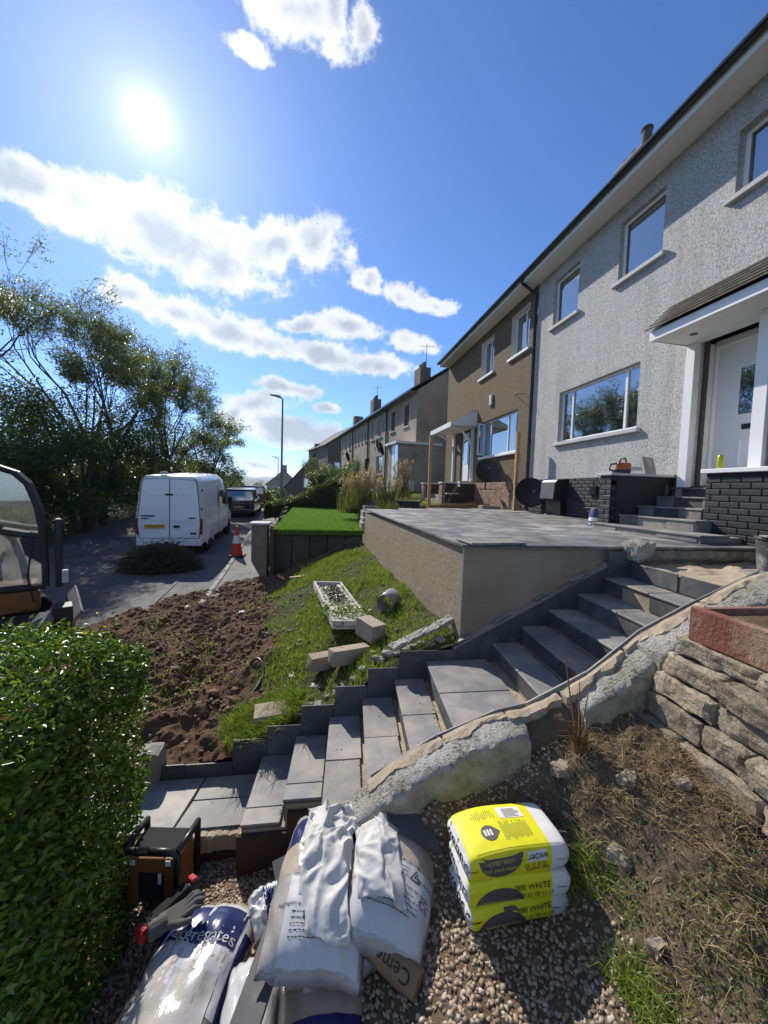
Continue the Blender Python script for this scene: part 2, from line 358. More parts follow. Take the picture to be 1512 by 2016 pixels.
def zr(Y): return np.interp(Y, [-60, 3, 6, 13.4, 16.6, 23, 29, 36, 48, 62, 90, 150, 400], [-4.5, -2.58, -2.5, -2.33, -2.16, -1.82, -1.52, -1.42, -2.3, -3.6, -6.5, -13, -40])
def kx(Y): return np.interp(Y, [-60, 3, 10, 16, 27, 40, 60, 100, 400], [-1.2, -2.05, -2.7, -3.3, -4.3, -6.0, -9.6, -17, -80])

# far land: one sheet to the horizon
def zland(X, Y):
    d = X - kx(Y)
    base = zr(np.minimum(Y, 400))
    right = np.clip((d - 2.0) / 7, 0, 1); z = base - .16 + right * np.clip((Y - 8) / 12, -.2, 1.4) * 1.15 - right * .25
    left = np.clip((-d - 6.6) / 2.5, 0, 1); z = z + left * .45
    far = np.clip((np.hypot(X, Y) - 120) / 500, 0, 1); z = z * (1 - far) + far * (-42 + 4 * fbm(X / 300, Y / 300, 3))
    return z
xs = np.unique(np.concatenate([np.linspace(-6000, -60, 30), np.linspace(-60, 60, 90), np.linspace(60, 6000, 30)]))
ys = np.unique(np.concatenate([np.linspace(-400, -40, 8), np.linspace(-40, 160, 120), np.linspace(160, 7000, 60)]))
GRNDM = M('grass_land', (.05, .075, .025), .95, .35, .05, .6, 3, .05, col2=(.10, .085, .05), c2=(.5, .7))
def zland_cut(X, Y):
    z = zland(X, Y)
    nearg = (X > -9.5) & (X < 6.5) & (Y > -6) & (Y < 24)      # the modelled gardens lie above
    return np.where(nearg, np.minimum(z, zr(Y) - .5), z)
hfield('ground', xs, ys, zland_cut, GRNDM, kind='structure')
# sea and hills on the horizon
SEA = M('sea_water', (.03, .06, .09), .15, .1, .01, .2, .2, .2)
me = fast_mesh('water', [(-9000, 900, -39.0), (9000, 900, -39.0), (9000, 12000, -39.0), (-9000, 12000, -39.0)], [(0, 1, 2, 3)]); put('water', me, SEA, kind='structure')
def hills(name, yc, x0, x1, hgt, seed, mat):
    xs = np.linspace(x0, x1, 160); ys = np.linspace(yc - 700, yc + 700, 20)
    def zf(X, Y):
        e = np.clip(1 - ((Y - yc) / 700) ** 2, 0, 1) * np.clip((X - x0) / 500, 0, 1) * np.clip((x1 - X) / 500, 0, 1)
        return -45 + e * (45 + hgt * (.75 + .9 * fbm(X / 700, Y / 700, seed, 5)))
    hfield(name, xs, ys, zf, mat, kind='structure')
HILLM = M('hill_woods', (.03, .045, .03), .95, .4, .01, .5, .1, .5)
hills('hills', 2600, -3800, 1800, 40, 5, HILLM); hills('hills', 5200, -7000, 3500, 105, 9, HILLM)

# road and pavement
ys = np.concatenate([np.linspace(-30, 70, 140), np.linspace(72, 200, 40)])
def strip(name, offs, zoff, mat, lo=-30, hi=200, bump=.0):
    yy = ys[(ys >= lo) & (ys <= hi)]; V = []; n = len(offs)
    for y in yy:
        for o in offs: V.append((float(kx(y)) + o, y, float(zr(y)) + zoff + (bump * float(fbm(o * 2, y * 1.3, 4)) if bump else 0)))
    F = [(i * n + k, i * n + k + 1, (i + 1) * n + k + 1, (i + 1) * n + k) for i in range(len(yy) - 1) for k in range(n - 1)]
    return put(name, fast_mesh(name, V, F), mat, smooth=True, kind='structure')
strip('road', list(np.linspace(-6.4, 0, 8)), 0, ASPH, bump=.03)
strip('pavement', [.12, .6, 1.0, 1.3], .10, PAVE, lo=6.9, bump=.012)
# a lighter patched seam line along the parked cars
strip('road_seam', [-.98, -.90], .022, M('seam_tar', (.115, .112, .108), .9, .3, 3), lo=6, hi=45)
kerb = empty('kerb'); kerb['kind'] = 'structure'
km = cmesh((.065, .44, .13), .02)
for i in range(43):
    y = 7.4 + i * .9; a = math.atan2(float(kx(y + .45) - kx(y - .45)), .9)
    put('kerb_stone', km, KERB, kerb, loc=(float(kx(y)) + .06, y, float(zr(y)) - .005 + .003 * (i % 3)), rot=(math.atan2(float(zr(y + .45) - zr(y - .45)), .9), 0, -a))

# earth slope between the new steps and the street
EPTS = [(1.25, 3.6, -1.45), (.7, 3.6, -1.66), (.1, 3.6, -2.0), (-.5, 3.6, -2.32), (-.8, 3.6, -2.45), (-1.2, 3.6, -2.54), (-1.7, 3.6, -2.57), (-2.4, 3.6, -2.56),
 (1.2, 5, -1.42), (1.05, 7, -1.38), (.9, 9, -1.3), (.5, 4.9, -1.62), (0, 4.9, -1.85), (-.5, 5, -2.12), (-1.2, 5, -2.42), (-2, 5, -2.38), (-2.6, 5, -2.36), (-3.6, 5, -2.40), (-4.6, 5, -2.54),
 (.2, 6.5, -1.65), (-.5, 6.5, -1.95), (-1.2, 6.5, -2.28), (-2, 6.5, -2.32), (-2.8, 6.5, -2.33), (-3.8, 6.5, -2.40), (.3, 8.5, -1.5), (-.5, 8.4, -1.8), (-1.1, 8.4, -2.1), (-1.8, 8.4, -2.2), (-2.4, 8.4, -2.29), (-3.4, 8.2, -2.44), (-4.5, 7.6, -2.56),
 (-3.4, 7.2, -2.36), (-4.2, 6.6, -2.44), (-1.6, 9.5, -2.22), (-.5, 9.5, -1.75), (.8, 9.5, -1.36), (-2.3, 9.5, -2.36), (-3, 9.5, -2.6), (-4.8, 3.6, -2.62)]
_ef = rbf(EPTS)
def grass_edge(Y): return np.interp(Y, [3.5, 4, 5, 6, 7.5, 8.3, 9.5], [-.62, -.85, -.8, -.95, -1.2, -.9, -.6])
def gmask(X, Y): return np.clip((X - grass_edge(Y) + .35 * fbm(X * 2.5, Y * 2.5, 21)) / .25, 0, 1)
def zearth(X, Y):
    g = gmask(X, Y); rough = .05 + .05 * (1 - g)
    z = _ef(X, Y) + rough * 1.3 * fbm(X * 2.2, Y * 2.2, 11) + (1 - g) * .075 * fbm(X * 7, Y * 7, 12, 4, .6) + .02 * fbm(X * 20, Y * 20, 13)
    # caterpillar tread marks pressed into the loose soil
    tr = np.exp(-((X + 1.9 + .12 * (Y - 6)) / .14) ** 2) * ((Y > 4.4) & (Y < 7.6)); z = z - tr * (.03 + .022 * np.sign(np.sin(Y * 2 * np.pi / .085)))
    return z
hfield('earth_slope', np.linspace(-4.9, 1.42, 330), np.linspace(3.52, 9.6, 300), zearth, SOIL, gmask, kind='structure')

# near garden: gravel yard and dry bank the photographer stands on
GPTS = [(-.6, 2.88, -2.83), (-1.2, 2.9, -2.85), (0, 2.88, -2.72), (.35, 2.3, -2.12), (.64, 2.08, -1.82), (.98, 2.08, -1.775), (1.2, 2.06, -1.68), (.75, 1.62, -2.075), (1.2, 1.62, -2.075), (.7, 1.9, -2.07), (1.2, 1.9, -2.05), (.95, 1.75, -2.08), (.45, 1.9, -2.14),
 (.6, 1.35, -2.08), (.9, 1.35, -2.08), (0, 2.0, -2.45), (0, 1.5, -2.42), (-.6, 2.3, -2.72), (-.6, 1.7, -2.7), (-1.3, 2.0, -2.85), (-2.6, 2, -2.9), (-1, 1, -2.75), (0, .6, -2.35), (.8, .6, -2.0),
 (1.33, 2.08, -1.58), (1.45, 1.9, -1.55), (1.6, 1.7, -1.56), (1.35, 1.75, -1.78), (1.9, 2.05, -1.36), (1.95, 1.7, -1.38), (1.96, 1.36, -1.46), (1.35, 1.4, -1.86), (1.22, 1.45, -2.0), (1.6, 1.1, -1.7), (2, .8, -1.5), (1.2, .6, -1.9), (2.15, .2, -1.5), (0, -1.5, -2.2), (1.5, -1.5, -1.6), (2.3, -1.5, -1.4), (-3.4, 2, -2.9), (-3.4, -1, -2.8), (1.7, 2.3, -1.4), (2.3, 2.2, -1.2)]
_gf = rbf(GPTS)
def bmask(X, Y): return np.clip((X - np.interp(Y, [0, 1.2, 1.6, 1.95, 2.2], [1.25, 1.15, 1.25, 1.28, 1.3]) + .12 * fbm(X * 5, Y * 5, 31)) / .12, 0, 1)
def zgard(X, Y):
    b = bmask(X, Y)
    return _gf(X, Y) - np.clip(Y - 2.12, 0, 1) * 2.5 * (X > .15) + b * (.055 * fbm(X * 4, Y * 4, 41) + .05 * fbm(X * 11, Y * 11, 42, 4, .6)) + .006 * fbm(X * 30, Y * 30, 43)
hfield('garden_ground', np.linspace(-3.5, 2.25, 300), np.linspace(-1.6, 2.97, 240), zgard, BANK, bmask, kind='structure')
# ================================================================ stairs
STEPS = [(-.546 + .298 * i, -2.454 + .167 * i) for i in range(6)] + [(1.604 + .2885 * i, -1.46 + .1615 * i) for i in range(6)]
YF, YN, YS = 3.50, 2.35, 2.915      # far edge, near edge, joint between the two tiles of a step
SH = .055                            # the nosings are not quite square to the wall
def shx(x, y): return x - SH * (YF - y)
def slab(poly, z0, z1, name, mat, parent, bev=.004, tilt=0, **kw):
    "a tile cut to the given plan outline"
    m = MB(); m.prism(poly, 2, z0, z1); return m.build(name, mat, parent, bevel=bev, seg=1, **kw)
stairs = empty('garden_steps', (0, 0, 0), label='long flight of dark slate tiled garden steps climbing past the rendered patio wall', category='steps')
rr = random.Random(3)
core = MB()
nx = [s[0] for s in STEPS] + [3.06]
core.box(-3.2, -.53, 2.93, YF + .02, -3.1, -2.645)
for i, (x, z) in enumerate(STEPS):
    x1 = nx[i + 1] + .02 if i < 11 else 5.0
    y0 = 2.75 if x < .0 else YN - .02
    core.prism([(x + .022, YF + .02), (x1, YF + .02), (x1 - SH * (YF - y0), y0), (x + .022 - SH * (YF - y0), y0)], 2, -3.2, z - .028 - .0007 * i)
core.build('step_core', TAN, stairs)
ef = MB(); ef.box(-2.3, -.55, 2.895, 2.925, -3.1, -2.77); ef.prism([(-.6, -3.1), (.3, -3.1), (.3, -2.2), (.05, -2.2), (.05, -2.35), (-.25, -2.35), (-.25, -2.50), (-.6, -2.50)], 1, 2.715, 2.745); ef.build('step_shade_panel', M('shade_brown_footing', (.05, .028, .018), .95, .35, 8, .8, 40, .015), stairs)  # panels added over kerb and lower step fronts, shade put into their brown
for i, (x, z) in enumerate(STEPS):
    if i == 11: break
    x1 = nx[i + 1]; w = (x1 - x - .018) if i != 5 else .60
    for (ya, yb) in ((YS + .003, YF - .003), ((YN + .01) if x > -.05 else 2.76, YS - .003)):
        dz = rr.uniform(-.002, .002); gap = .012 if i in (2, 3, 4) and ya < 2.9 else .0
        slab([(shx(x, ya), ya), (shx(x + w - gap, ya), ya), (shx(x + w - gap, yb), yb), (shx(x, yb), yb)], z - .02 + dz, z + dz, 'tread_tile', SLATE, stairs)
        zb = (STEPS[i - 1][1] if i else -2.62) + .004
        if not (i == 10 and ya > 2.9):
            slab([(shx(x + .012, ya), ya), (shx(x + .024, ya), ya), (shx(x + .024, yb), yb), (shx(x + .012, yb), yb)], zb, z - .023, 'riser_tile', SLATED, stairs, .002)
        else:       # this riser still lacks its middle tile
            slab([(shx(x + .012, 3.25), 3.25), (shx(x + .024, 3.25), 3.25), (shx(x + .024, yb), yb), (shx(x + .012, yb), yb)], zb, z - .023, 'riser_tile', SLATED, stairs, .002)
# second row of landing slabs and the sanded top landing still without slabs
x, z = STEPS[11]
for (ya, yb) in ((2.93, YF - .003), (2.38, 2.90)):
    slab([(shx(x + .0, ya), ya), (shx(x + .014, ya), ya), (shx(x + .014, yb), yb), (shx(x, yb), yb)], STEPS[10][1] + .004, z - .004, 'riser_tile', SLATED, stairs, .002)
slab([(3.75, 2.55), (4.35, 2.50), (4.45, 3.05), (3.85, 3.12)], z - .022, z + .004, 'loose_slab', SLATE, stairs)
# path slabs at the foot
for poly in ([(-.56, 3.237), (-.56, 3.495), (-1.03, 3.495), (-1.06, 3.237)], [(-.575, 2.955), (-.56, 3.230), (-1.06, 3.230), (-1.115, 2.955)], [(-1.125, 2.955), (-1.045, 3.495), (-1.62, 3.495), (-1.70, 2.955)], [(-1.71, 2.955), (-1.63, 3.495), (-2.2, 3.495), (-2.28, 2.955)]):
    slab(poly, -2.64, -2.62 + rr.uniform(-.002, .002), 'path_slab', SLATE, stairs)
core2 = MB()
for k in range(40): core2.obox((-2.2 + k * .055, 2.93 + rr.uniform(-.012, .008), -2.70), (.034, .035 + rr.uniform(0, .02), .062 + rr.uniform(-.006, .01)), None, .012, .006, k)
core2.build('broken_kerb_edge', TAN, stairs)
# stepped skirting on the far side
sk = [(-1.60, -.815, -2.50), (-.812, -.516, -2.30), (-.513, -.216, -2.187), (-.213, .090, -2.011), (.093, .393, -1.841), (.396, .687, -1.678), (.690, 1.25, -1.521)]
for (a, b, zt) in sk:
    if b - a > .5 and a < 0:
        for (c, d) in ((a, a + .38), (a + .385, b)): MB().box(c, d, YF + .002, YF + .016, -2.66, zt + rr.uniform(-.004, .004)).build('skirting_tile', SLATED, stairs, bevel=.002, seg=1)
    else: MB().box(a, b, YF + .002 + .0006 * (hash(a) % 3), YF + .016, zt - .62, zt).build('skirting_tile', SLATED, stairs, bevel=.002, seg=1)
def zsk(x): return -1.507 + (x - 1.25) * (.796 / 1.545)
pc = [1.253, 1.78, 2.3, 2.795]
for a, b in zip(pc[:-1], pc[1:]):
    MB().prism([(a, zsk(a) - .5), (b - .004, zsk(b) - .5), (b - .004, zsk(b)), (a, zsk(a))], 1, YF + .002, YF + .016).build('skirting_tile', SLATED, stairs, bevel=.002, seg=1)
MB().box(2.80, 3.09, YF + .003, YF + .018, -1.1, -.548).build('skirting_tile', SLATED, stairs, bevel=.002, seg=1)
# raked mortar ledge with tile offcuts, between skirting and patio wall
led = MB(); n = 34
for k in range(n):
    x0 = 1.22 + k * (1.60 / n); x1 = x0 + 1.60 / n + .004; zc = zsk((x0 + x1) / 2) + rr.uniform(-.012, .012)
    led.prism([(x0, zsk(x0) - .4), (x1, zsk(x1) - .4), (x1, zsk(x1) + .012 + rr.uniform(-.008, .012)), (x0, zsk(x0) + .012 + rr.uniform(-.008, .012))], 1, YF + .017, 3.615)
led.build('mortar_ledge', CONC, stairs)
for (xa, ln, o) in ((1.24, .17, 0), (1.62, .22, .02), (2.05, .16, .03), (2.42, .2, .01)):
    mm = Matrix.Rotation(-math.atan(.515), 3, 'Y') @ Matrix.Rotation(rr.uniform(-.2, .2), 3, 'Z')
    MB().obox((xa + ln / 2, 3.565, zsk(xa + ln / 2) + .032 + o * .2), (ln / 2, .035, .006), mm, .002).build('tile_offcut', SLATE, stairs)
# sand spread over the top landing
sand = hfield('sand_bed', np.linspace(3.03, 4.9, 60), np.linspace(2.42, 3.56, 40), lambda X, Y: -.672 + .05 * fbm(X * 4, Y * 4, 51) * (1 + np.clip(X - 3.4, 0, 1)) + .02 * fbm(X * 16, Y * 16, 52), TAN)
sand.parent = stairs
# rubble face under the patio edge behind the landing
for k in range(11):
    o = put('rubble_stone', rough_block((.085, .05, .055), 300 + k, .012), STONE, stairs, smooth=False, loc=(3.2 + k * .165, 3.60, -.595), rot=(0, 0, rr.uniform(-.2, .2)))
ws = put('whitewashed_stone', rough_block((.13, .10, .10), 77, .02, 5), None, stairs, loc=(3.14, 3.52, -.535), rot=(.1, 0, .3))

# ---------------------------------------------------------------- raised patio
RENDER = M('scratched_render', (.27, .215, .155), .95, .16, 3, .0)
def render_mat():
    t = NT('render_coat'); n = t.noise(3, 7, .6); n2 = t.noise(1, 6, .7, stretch=(4, 4, 34)); n3 = t.noise(120, 4, .6)
    n5 = t.noise(14, 5, .6); big = t.noise(1.1, 5, .6)
    c = t.ramp(n.outputs[0], [(.3, (.25, .192, .13)), (.52, (.30, .235, .162)), (.75, (.345, .275, .195))]); c = t.mix(.22, c, t.ramp(n2.outputs[0], [(.35, (.16, .125, .09)), (.6, (.33, .27, .20))])); c = t.mix(.3, c, t.ramp(big.outputs[0], [(.4, (.21, .165, .118)), (.65, (.34, .285, .215))]))
    t.bsdf(c, .95, t.bump(n3.outputs[0], .4, .005, t.bump(n2.outputs[0], .35, .012, t.bump(n5.outputs[0], .5, .02))), 0, .2); return t.m
RENDER = render_mat()
patio = empty('raised_patio', (1.3, 3.6, -1.5), label='raised patio of dark slate paving behind scratched brown render walls', category='patio')
def P_(o): o.matrix_parent_inverse = Matrix.Translation(-Vector(patio.location)); return o
def zp(Y): return -.505 + .0095 * (Y - 3.58)
def xl(Y): return 1.305 - .0866 * (Y - 3.6)
YB = 9.0
m = MB(); L0, L1 = (xl(3.6), 3.6), (xl(YB), YB)
m.prism([(xl(3.6), 3.6), (5.55, 3.6), (5.4, 10.15), (2.9, 10.1), (xl(YB), YB)], 2, -2.9, -.535)
P_(m.build('retaining_wall', RENDER, patio))
m = MB(); m.obox((xl(3.6) + .004, 3.597, -1.0), (.006, .006, .465), Matrix.Rotation(.04, 3, 'Z'), 0); P_(m.build('corner_bead', M('bead_metal', (.45, .44, .42), .4, .1, 5, 0, metal=.6), patio))
rows = []; y = 3.545; k = 0
while y < 10.1:
    y1 = min(y + .598, 10.12); xx = None; j = 0
    x = xl(y) - .035; off = (.3 if k % 2 else .6)
    xg = x + off
    xa = x
    while xa < 5.42:
        xb = min(xg + .6 * j, 5.45)
        lo = xa if xa > x + .001 else None
        pa = xl(y) - .035 if lo is None else xa; pb = xl(y1) - .035 if lo is None else xa
        if y1 > YB and xb < 1.0 + (y1 - YB) * 1.8: xa = xb; j += 1; continue
        g = .0025
        poly = [(pa + g, y + g), (xb - g, y + g), (xb - g, y1 - g), (pb + g, y1 - g)]
        dz = rr.uniform(-.0015, .0015)
        P_(MB().add([(p[0], p[1], zp(p[1]) - .024 + dz) for p in poly] + [(p[0], p[1], zp(p[1]) + dz) for p in poly], [(3, 2, 1, 0), (4, 5, 6, 7), (0, 1, 5, 4), (1, 2, 6, 5), (2, 3, 7, 6), (3, 0, 4, 7)]).build('paving_tile', PATIO, patio))
        xa = xb; j += 1
    y = y1; k += 1
# a loose slab overhanging the corner, and pale offcuts left lying on the paving
mm = Matrix.Rotation(.12, 3, 'Z'); o = tag(MB().obox((1.62, 3.68, -.487), (.30, .17, .010), mm, .003).build('loose_slab', SLATE), 'loose grey slab lying proud over the patio corner', 'slab')
for i, (x_, y_, l_, w_, a_) in enumerate(((4.72, 9.05, .35, .05, .5), (4.95, 8.3, .14, .02, .9), (4.35, 5.75, .34, .04, 1.2))):
    o = tag(MB().obox((x_, y_, zp(y_) + .009), (l_, w_, .006), Matrix.Rotation(a_, 3, 'Z'), .002).build('trim_offcut', WPAINT), ['broad white trim offcut lying on the patio by the satellite dish', 'thin white trim sliver on the patio beside the black cabinet', 'long pale trim strip on the patio in front of the blue bucket'][i], 'offcut')
# ---------------------------------------------------------------- white garden wall on the near side of the steps
def limewash():
    t = NT('flaking_limewash'); n = t.noise(9, 8, .7); n2 = t.noise(60, 5, .7)
    k = t.ramp(t.mix(.55, n.outputs[0], n2.outputs[0]), [(.40, (1, 1, 1)), (.50, (0, 0, 0))]); n4 = t.noise(2.2, 4, .6); wc = t.ramp(n4.outputs[0], [(.35, (.40, .37, .28)), (.6, (.60, .58, .52))])
    c = t.mix(k, wc, (.17, .14, .095)); t.bsdf(c, .9, t.bump(n2.outputs[0], 1.0, .03, t.bump(n.outputs[0], .8, .05)), 0, .2); return t.m
LIME = limewash(); ws.data.materials.append(LIME)
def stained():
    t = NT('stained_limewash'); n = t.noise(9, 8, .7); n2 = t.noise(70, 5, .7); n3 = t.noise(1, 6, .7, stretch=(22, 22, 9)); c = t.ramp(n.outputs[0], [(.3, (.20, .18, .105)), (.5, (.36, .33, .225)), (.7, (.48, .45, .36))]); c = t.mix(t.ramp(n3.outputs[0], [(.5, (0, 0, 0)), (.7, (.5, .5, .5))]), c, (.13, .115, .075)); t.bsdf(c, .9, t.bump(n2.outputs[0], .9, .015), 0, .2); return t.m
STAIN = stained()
gw = empty('garden_wall', (1, 2.2, -1.8), label='low curved limewashed wall edging the slate steps on the near side', category='wall')
wt = [(.20, -1.90), (.30, -1.83), (.42, -1.745), (.60, -1.645), (.81, -1.555), (.98, -1.485), (1.14, -1.44), (1.30, -1.42), (1.45, -1.36), (1.75, -1.215), (1.95, -1.07), (2.13, -.93), (2.5, -.75), (2.91, -.56), (3.1, -.50)]
def ztop(x): return float(np.interp(x, [p[0] for p in wt], [p[1] for p in wt]))
def wall_piece(xa, xb, ends, name, mat, y0=2.10, y1=2.315, drop=.0, dip=.06):
    rings = []; n = max(6, int((xb - xa) / .016))
    for k in range(n + 1):
        x = xa + (xb - xa) * k / n; zt = ztop(x) - drop
        e = min(k, n - k) / n
        zf = zt - dip
        if ends and k > n * .93: q = (k / n - .93) / .07; zf -= .035 * q * q; zt -= .01 * q * q
        w_ = lambda s_, f_, a_: a_ * float(fbm(x * f_, s_ * 3.7, 61, 4, .6))
        rings.append([(x, y0 - .005 + w_(1, 9, .02), -2.9), (x, y0 + .004 + w_(1.5, 16, .016), zf - .16), (x, y0 + w_(2, 18, .016), zf - .09 + w_(4, 9, .02)), (x, y0 + .004 + w_(2.4, 22, .014), zf - .03), (x, y0 + .012 + w_(3, 20, .012), zf + .012 + w_(5, 24, .014)), (x, y0 + .035 + w_(3.3, 20, .014), zf + .034 + w_(6, 26, .012)), (x, y0 + .075, zt - .018 + w_(7, 22, .014)), (x, y0 + .13, zt - .006 + w_(8, 18, .012)), (x, y1, zt), (x, y1 + .005, -2.9)])
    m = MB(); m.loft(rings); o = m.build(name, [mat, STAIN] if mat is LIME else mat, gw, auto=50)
    if mat is LIME:
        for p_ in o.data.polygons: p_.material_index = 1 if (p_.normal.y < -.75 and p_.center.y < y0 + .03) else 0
    o.matrix_parent_inverse = Matrix.Translation(-Vector(gw.location)); return o
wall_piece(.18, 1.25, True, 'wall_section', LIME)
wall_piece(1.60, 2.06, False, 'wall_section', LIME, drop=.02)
wall_piece(1.255, 1.60, False, 'earth_filled_gap', BANK, y0=2.13, drop=.03, dip=.1)
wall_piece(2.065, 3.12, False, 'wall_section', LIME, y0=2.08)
cap = MB()
for xa_, xb_ in ((.28, .74), (.755, 1.16), (1.17, 1.52), (1.55, 1.98), (2.0, 2.55), (2.57, 3.05)):
  cxs = np.linspace(xa_, xb_, 26); cap.loft([[(x, 2.245 + .05 * float(fbm(x * 9, 5, 66)), ztop(x) - .06), (x, 2.25 + .05 * float(fbm(x * 9, 5, 66)), ztop(x) + .002 + .02 * float(fbm(x * 19, 6, 66))), (x, 2.285, ztop(x) + .010 + .016 * float(fbm(x * 14, 7, 66))), (x, 2.326, ztop(x) + .008), (x, 2.326, ztop(x) - .06)] for x in cxs])
o = cap.build('sandy_cap', TAN, gw); o.matrix_parent_inverse = Matrix.Translation(-Vector(gw.location))
ex = [.30, .72, 1.12, 1.33, 1.76, 2.14, 2.5, 3.06]
for a, b in zip(ex[:-1], ex[1:]):
    o = MB().prism([(a, ztop(a) - .3), (b - .004, ztop(b) - .3), (b - .004, ztop(b) + .022), (a, ztop(a) + .022)], 1, 2.328, 2.342).build('edging_tile', SLATE, gw, bevel=.002, seg=1); o.matrix_parent_inverse = Matrix.Translation(-Vector(gw.location))
# ---------------------------------------------------------------- dry stone wall and trough on the near bank
sw = empty('stone_wall', (2.1, 1.6, -1.5), label='rough coursed stone wall holding up the bank beside the red trough', category='wall')
def into(root, o): o.matrix_parent_inverse = Matrix.Translation(-Vector(root.location)); return o
zc = [-1.41, -1.27, -1.13, -.99, -.87]; k = 0
for c in range(5):
    y = 2.13 - .03 * c; hz = [.074, .072, .072, .070, .056][c]
    while y > .25:
        w = rr.uniform(.16, .44) if c < 4 else rr.uniform(.26, .5); x0 = 1.965 + .026 * c + rr.uniform(-.035, .03)
        me = rough_block((.12, w / 2, hz * rr.uniform(.80, .95)), 400 + k, .017, 9, .015)
        into(sw, put('stone', me, STONE, sw, loc=(x0 + .10, y - w / 2, zc[c] + rr.uniform(-.012, .012)), rot=(rr.uniform(-.03, .03), rr.uniform(-.06, .02), rr.uniform(-.05, .05)))); k += 1; y -= w + .014
into(sw, MB().box(2.18, 3.2, .2, 2.08, -1.7, -.88).build('earth_fill', BANK, sw))
TERRA = M('faded_red_concrete', (.19, .068, .046), .95, .3, 6, .9, 45, .012, col2=(.27, .185, .12), c2=(.48, .64))
tr = empty('trough_planter', (2.4, 1.7, -.75), label='faded red concrete trough planter on top of the stone wall', category='planter')
ta = math.radians(0)
for nm, a in (('side_panel', (2.10, 2.15, .75, 1.95, -.82, -.62)), ('side_panel', (2.62, 2.67, .75, 1.95, -.82, -.62)), ('end_panel', (2.152, 2.618, 1.90, 1.948, -.788, -.628)), ('end_panel', (2.152, 2.618, .752, .80, -.788, -.628)), ('soil', (2.152, 2.618, .802, 1.898, -.785, -.66))):
    into(tr, MB().box(*a, b=.008).build(nm, TERRA if nm != 'soil' else BANK, tr))
# ================================================================ houses
def roughcast(name, cols, scale, strength=1.0, dist=.02):
    t = NT(name); v = t.pos(); nd = t.noise(scale * .6, 3, .6)
    mp = t.n('VectorMath', operation='MULTIPLY_ADD'); t.l(nd.outputs['Color'], mp.inputs[0]); mp.inputs[1].default_value = (.10, .10, .10); t.l(v, mp.inputs[2])
    vo = t.n('TexVoronoi', feature='F1'); vo.inputs['Scale'].default_value = scale; t.l(mp.outputs[0], vo.inputs['Vector'])
    n = t.noise(scale * .9, 4, .65, mp.outputs[0]); big = t.noise(.6, 5, .6)
    h = t.mix(.5, vo.outputs['Distance'], n.outputs[0])
    c = t.ramp(h, [(.34, cols[2]), (.50, cols[1]), (.60, cols[0])])
    c = t.mix(.18, c, t.ramp(big.outputs[0], [(.35, cols[0]), (.7, cols[1])])); st = t.noise(1, 5, .6, stretch=(3.5, 3.5, .35)); c = t.mix(t.ramp(st.outputs[0], [(.48, (0, 0, 0)), (.72, (.32, .32, .32))]), c, sc(cols[0], .75))
    t.bsdf(c, .9, t.bump(h, strength, dist), 0, .2); return t.m
RC_WHITE = roughcast('white_roughcast', ((.33, .325, .31), (.60, .59, .57), (.74, .73, .71)), 44, 1.0, .026)
RC_BROWN = roughcast('brown_roughcast', ((.125, .09, .052), (.20, .15, .092), (.28, .22, .145)), 36, 1.0, .03)
RC_GREY = M('grey_harling', (.36, .295, .225), .95, .16, 1.2, .7, 45, .01, col2=(.17, .15, .125), c2=(.5, .75))
RC_DARK = M('far_harling', (.16, .135, .11), .95, .16, 1.0, .5, 40, .01)
def glass_mat():
    t = NT('window_glass'); t.bsdf((.012, .016, .02), .02, None, 0, .9, IOR=2.5, Coat_Weight=.8, Coat_Roughness=.02); return t.m
GLASS = glass_mat()
BRICKB = M('black_painted_brick', (.026, .027, .03), .62, .25, 8, .5, 60, .006, objvar=.25)
BRICKP = M('pink_brick', (.27, .155, .105), .9, .25, 9, .6, 60, .006, objvar=.25, col2=(.36, .27, .2), c2=(.5, .7))
MORTB = M('black_mortar', (.012, .012, .013), .8, .2, 8, .3, 60)
MORTP = M('pale_mortar', (.30, .25, .2), .95, .2, 8, .3, 60)
GUTTER = M('black_gutter', (.016, .017, .02), .25, .15, 6, 0)
SILL = M('sill_concrete', (.46, .455, .44), .8, .12, 6, .2, 70)
ROOFM = M('roof_tiles', (.07, .06, .05), .9, .3, 2, .6, 20)
CURT = M('net_curtain', (.55, .55, .53), .9, .06, 3, 0)

def wall_holes(mb, y0, y1, z0, z1, holes, depth, x=0.0, s=1):
    "wall face in the plane x with reveals running back by depth"
    ys = sorted({y0, y1, *[v for h in holes for v in h[:2]]}); zs = sorted({z0, z1, *[v for h in holes for v in h[2:]]})
    for a, b in zip(ys[:-1], ys[1:]):
        for c, d in zip(zs[:-1], zs[1:]):
            cy, cz = (a + b) / 2, (c + d) / 2
            if any(h[0] < cy < h[1] and h[2] < cz < h[3] for h in holes): continue
            mb.add([(x, a, c), (x, b, c), (x, b, d), (x, a, d)], [(0, 1, 2, 3)])
    for (a, b, c, d) in holes:
        q = x + depth
        mb.add([(x, a, c), (x, a, d), (q, a, d), (q, a, c)], [(0, 1, 2, 3)]); mb.add([(x, b, c), (x, b, d), (q, b, d), (q, b, c)], [(3, 2, 1, 0)])
        mb.add([(x, a, d), (x, b, d), (q, b, d), (q, a, d)], [(0, 1, 2, 3)]); mb.add([(x, a, c), (x, b, c), (q, b, c), (q, a, c)], [(3, 2, 1, 0)])
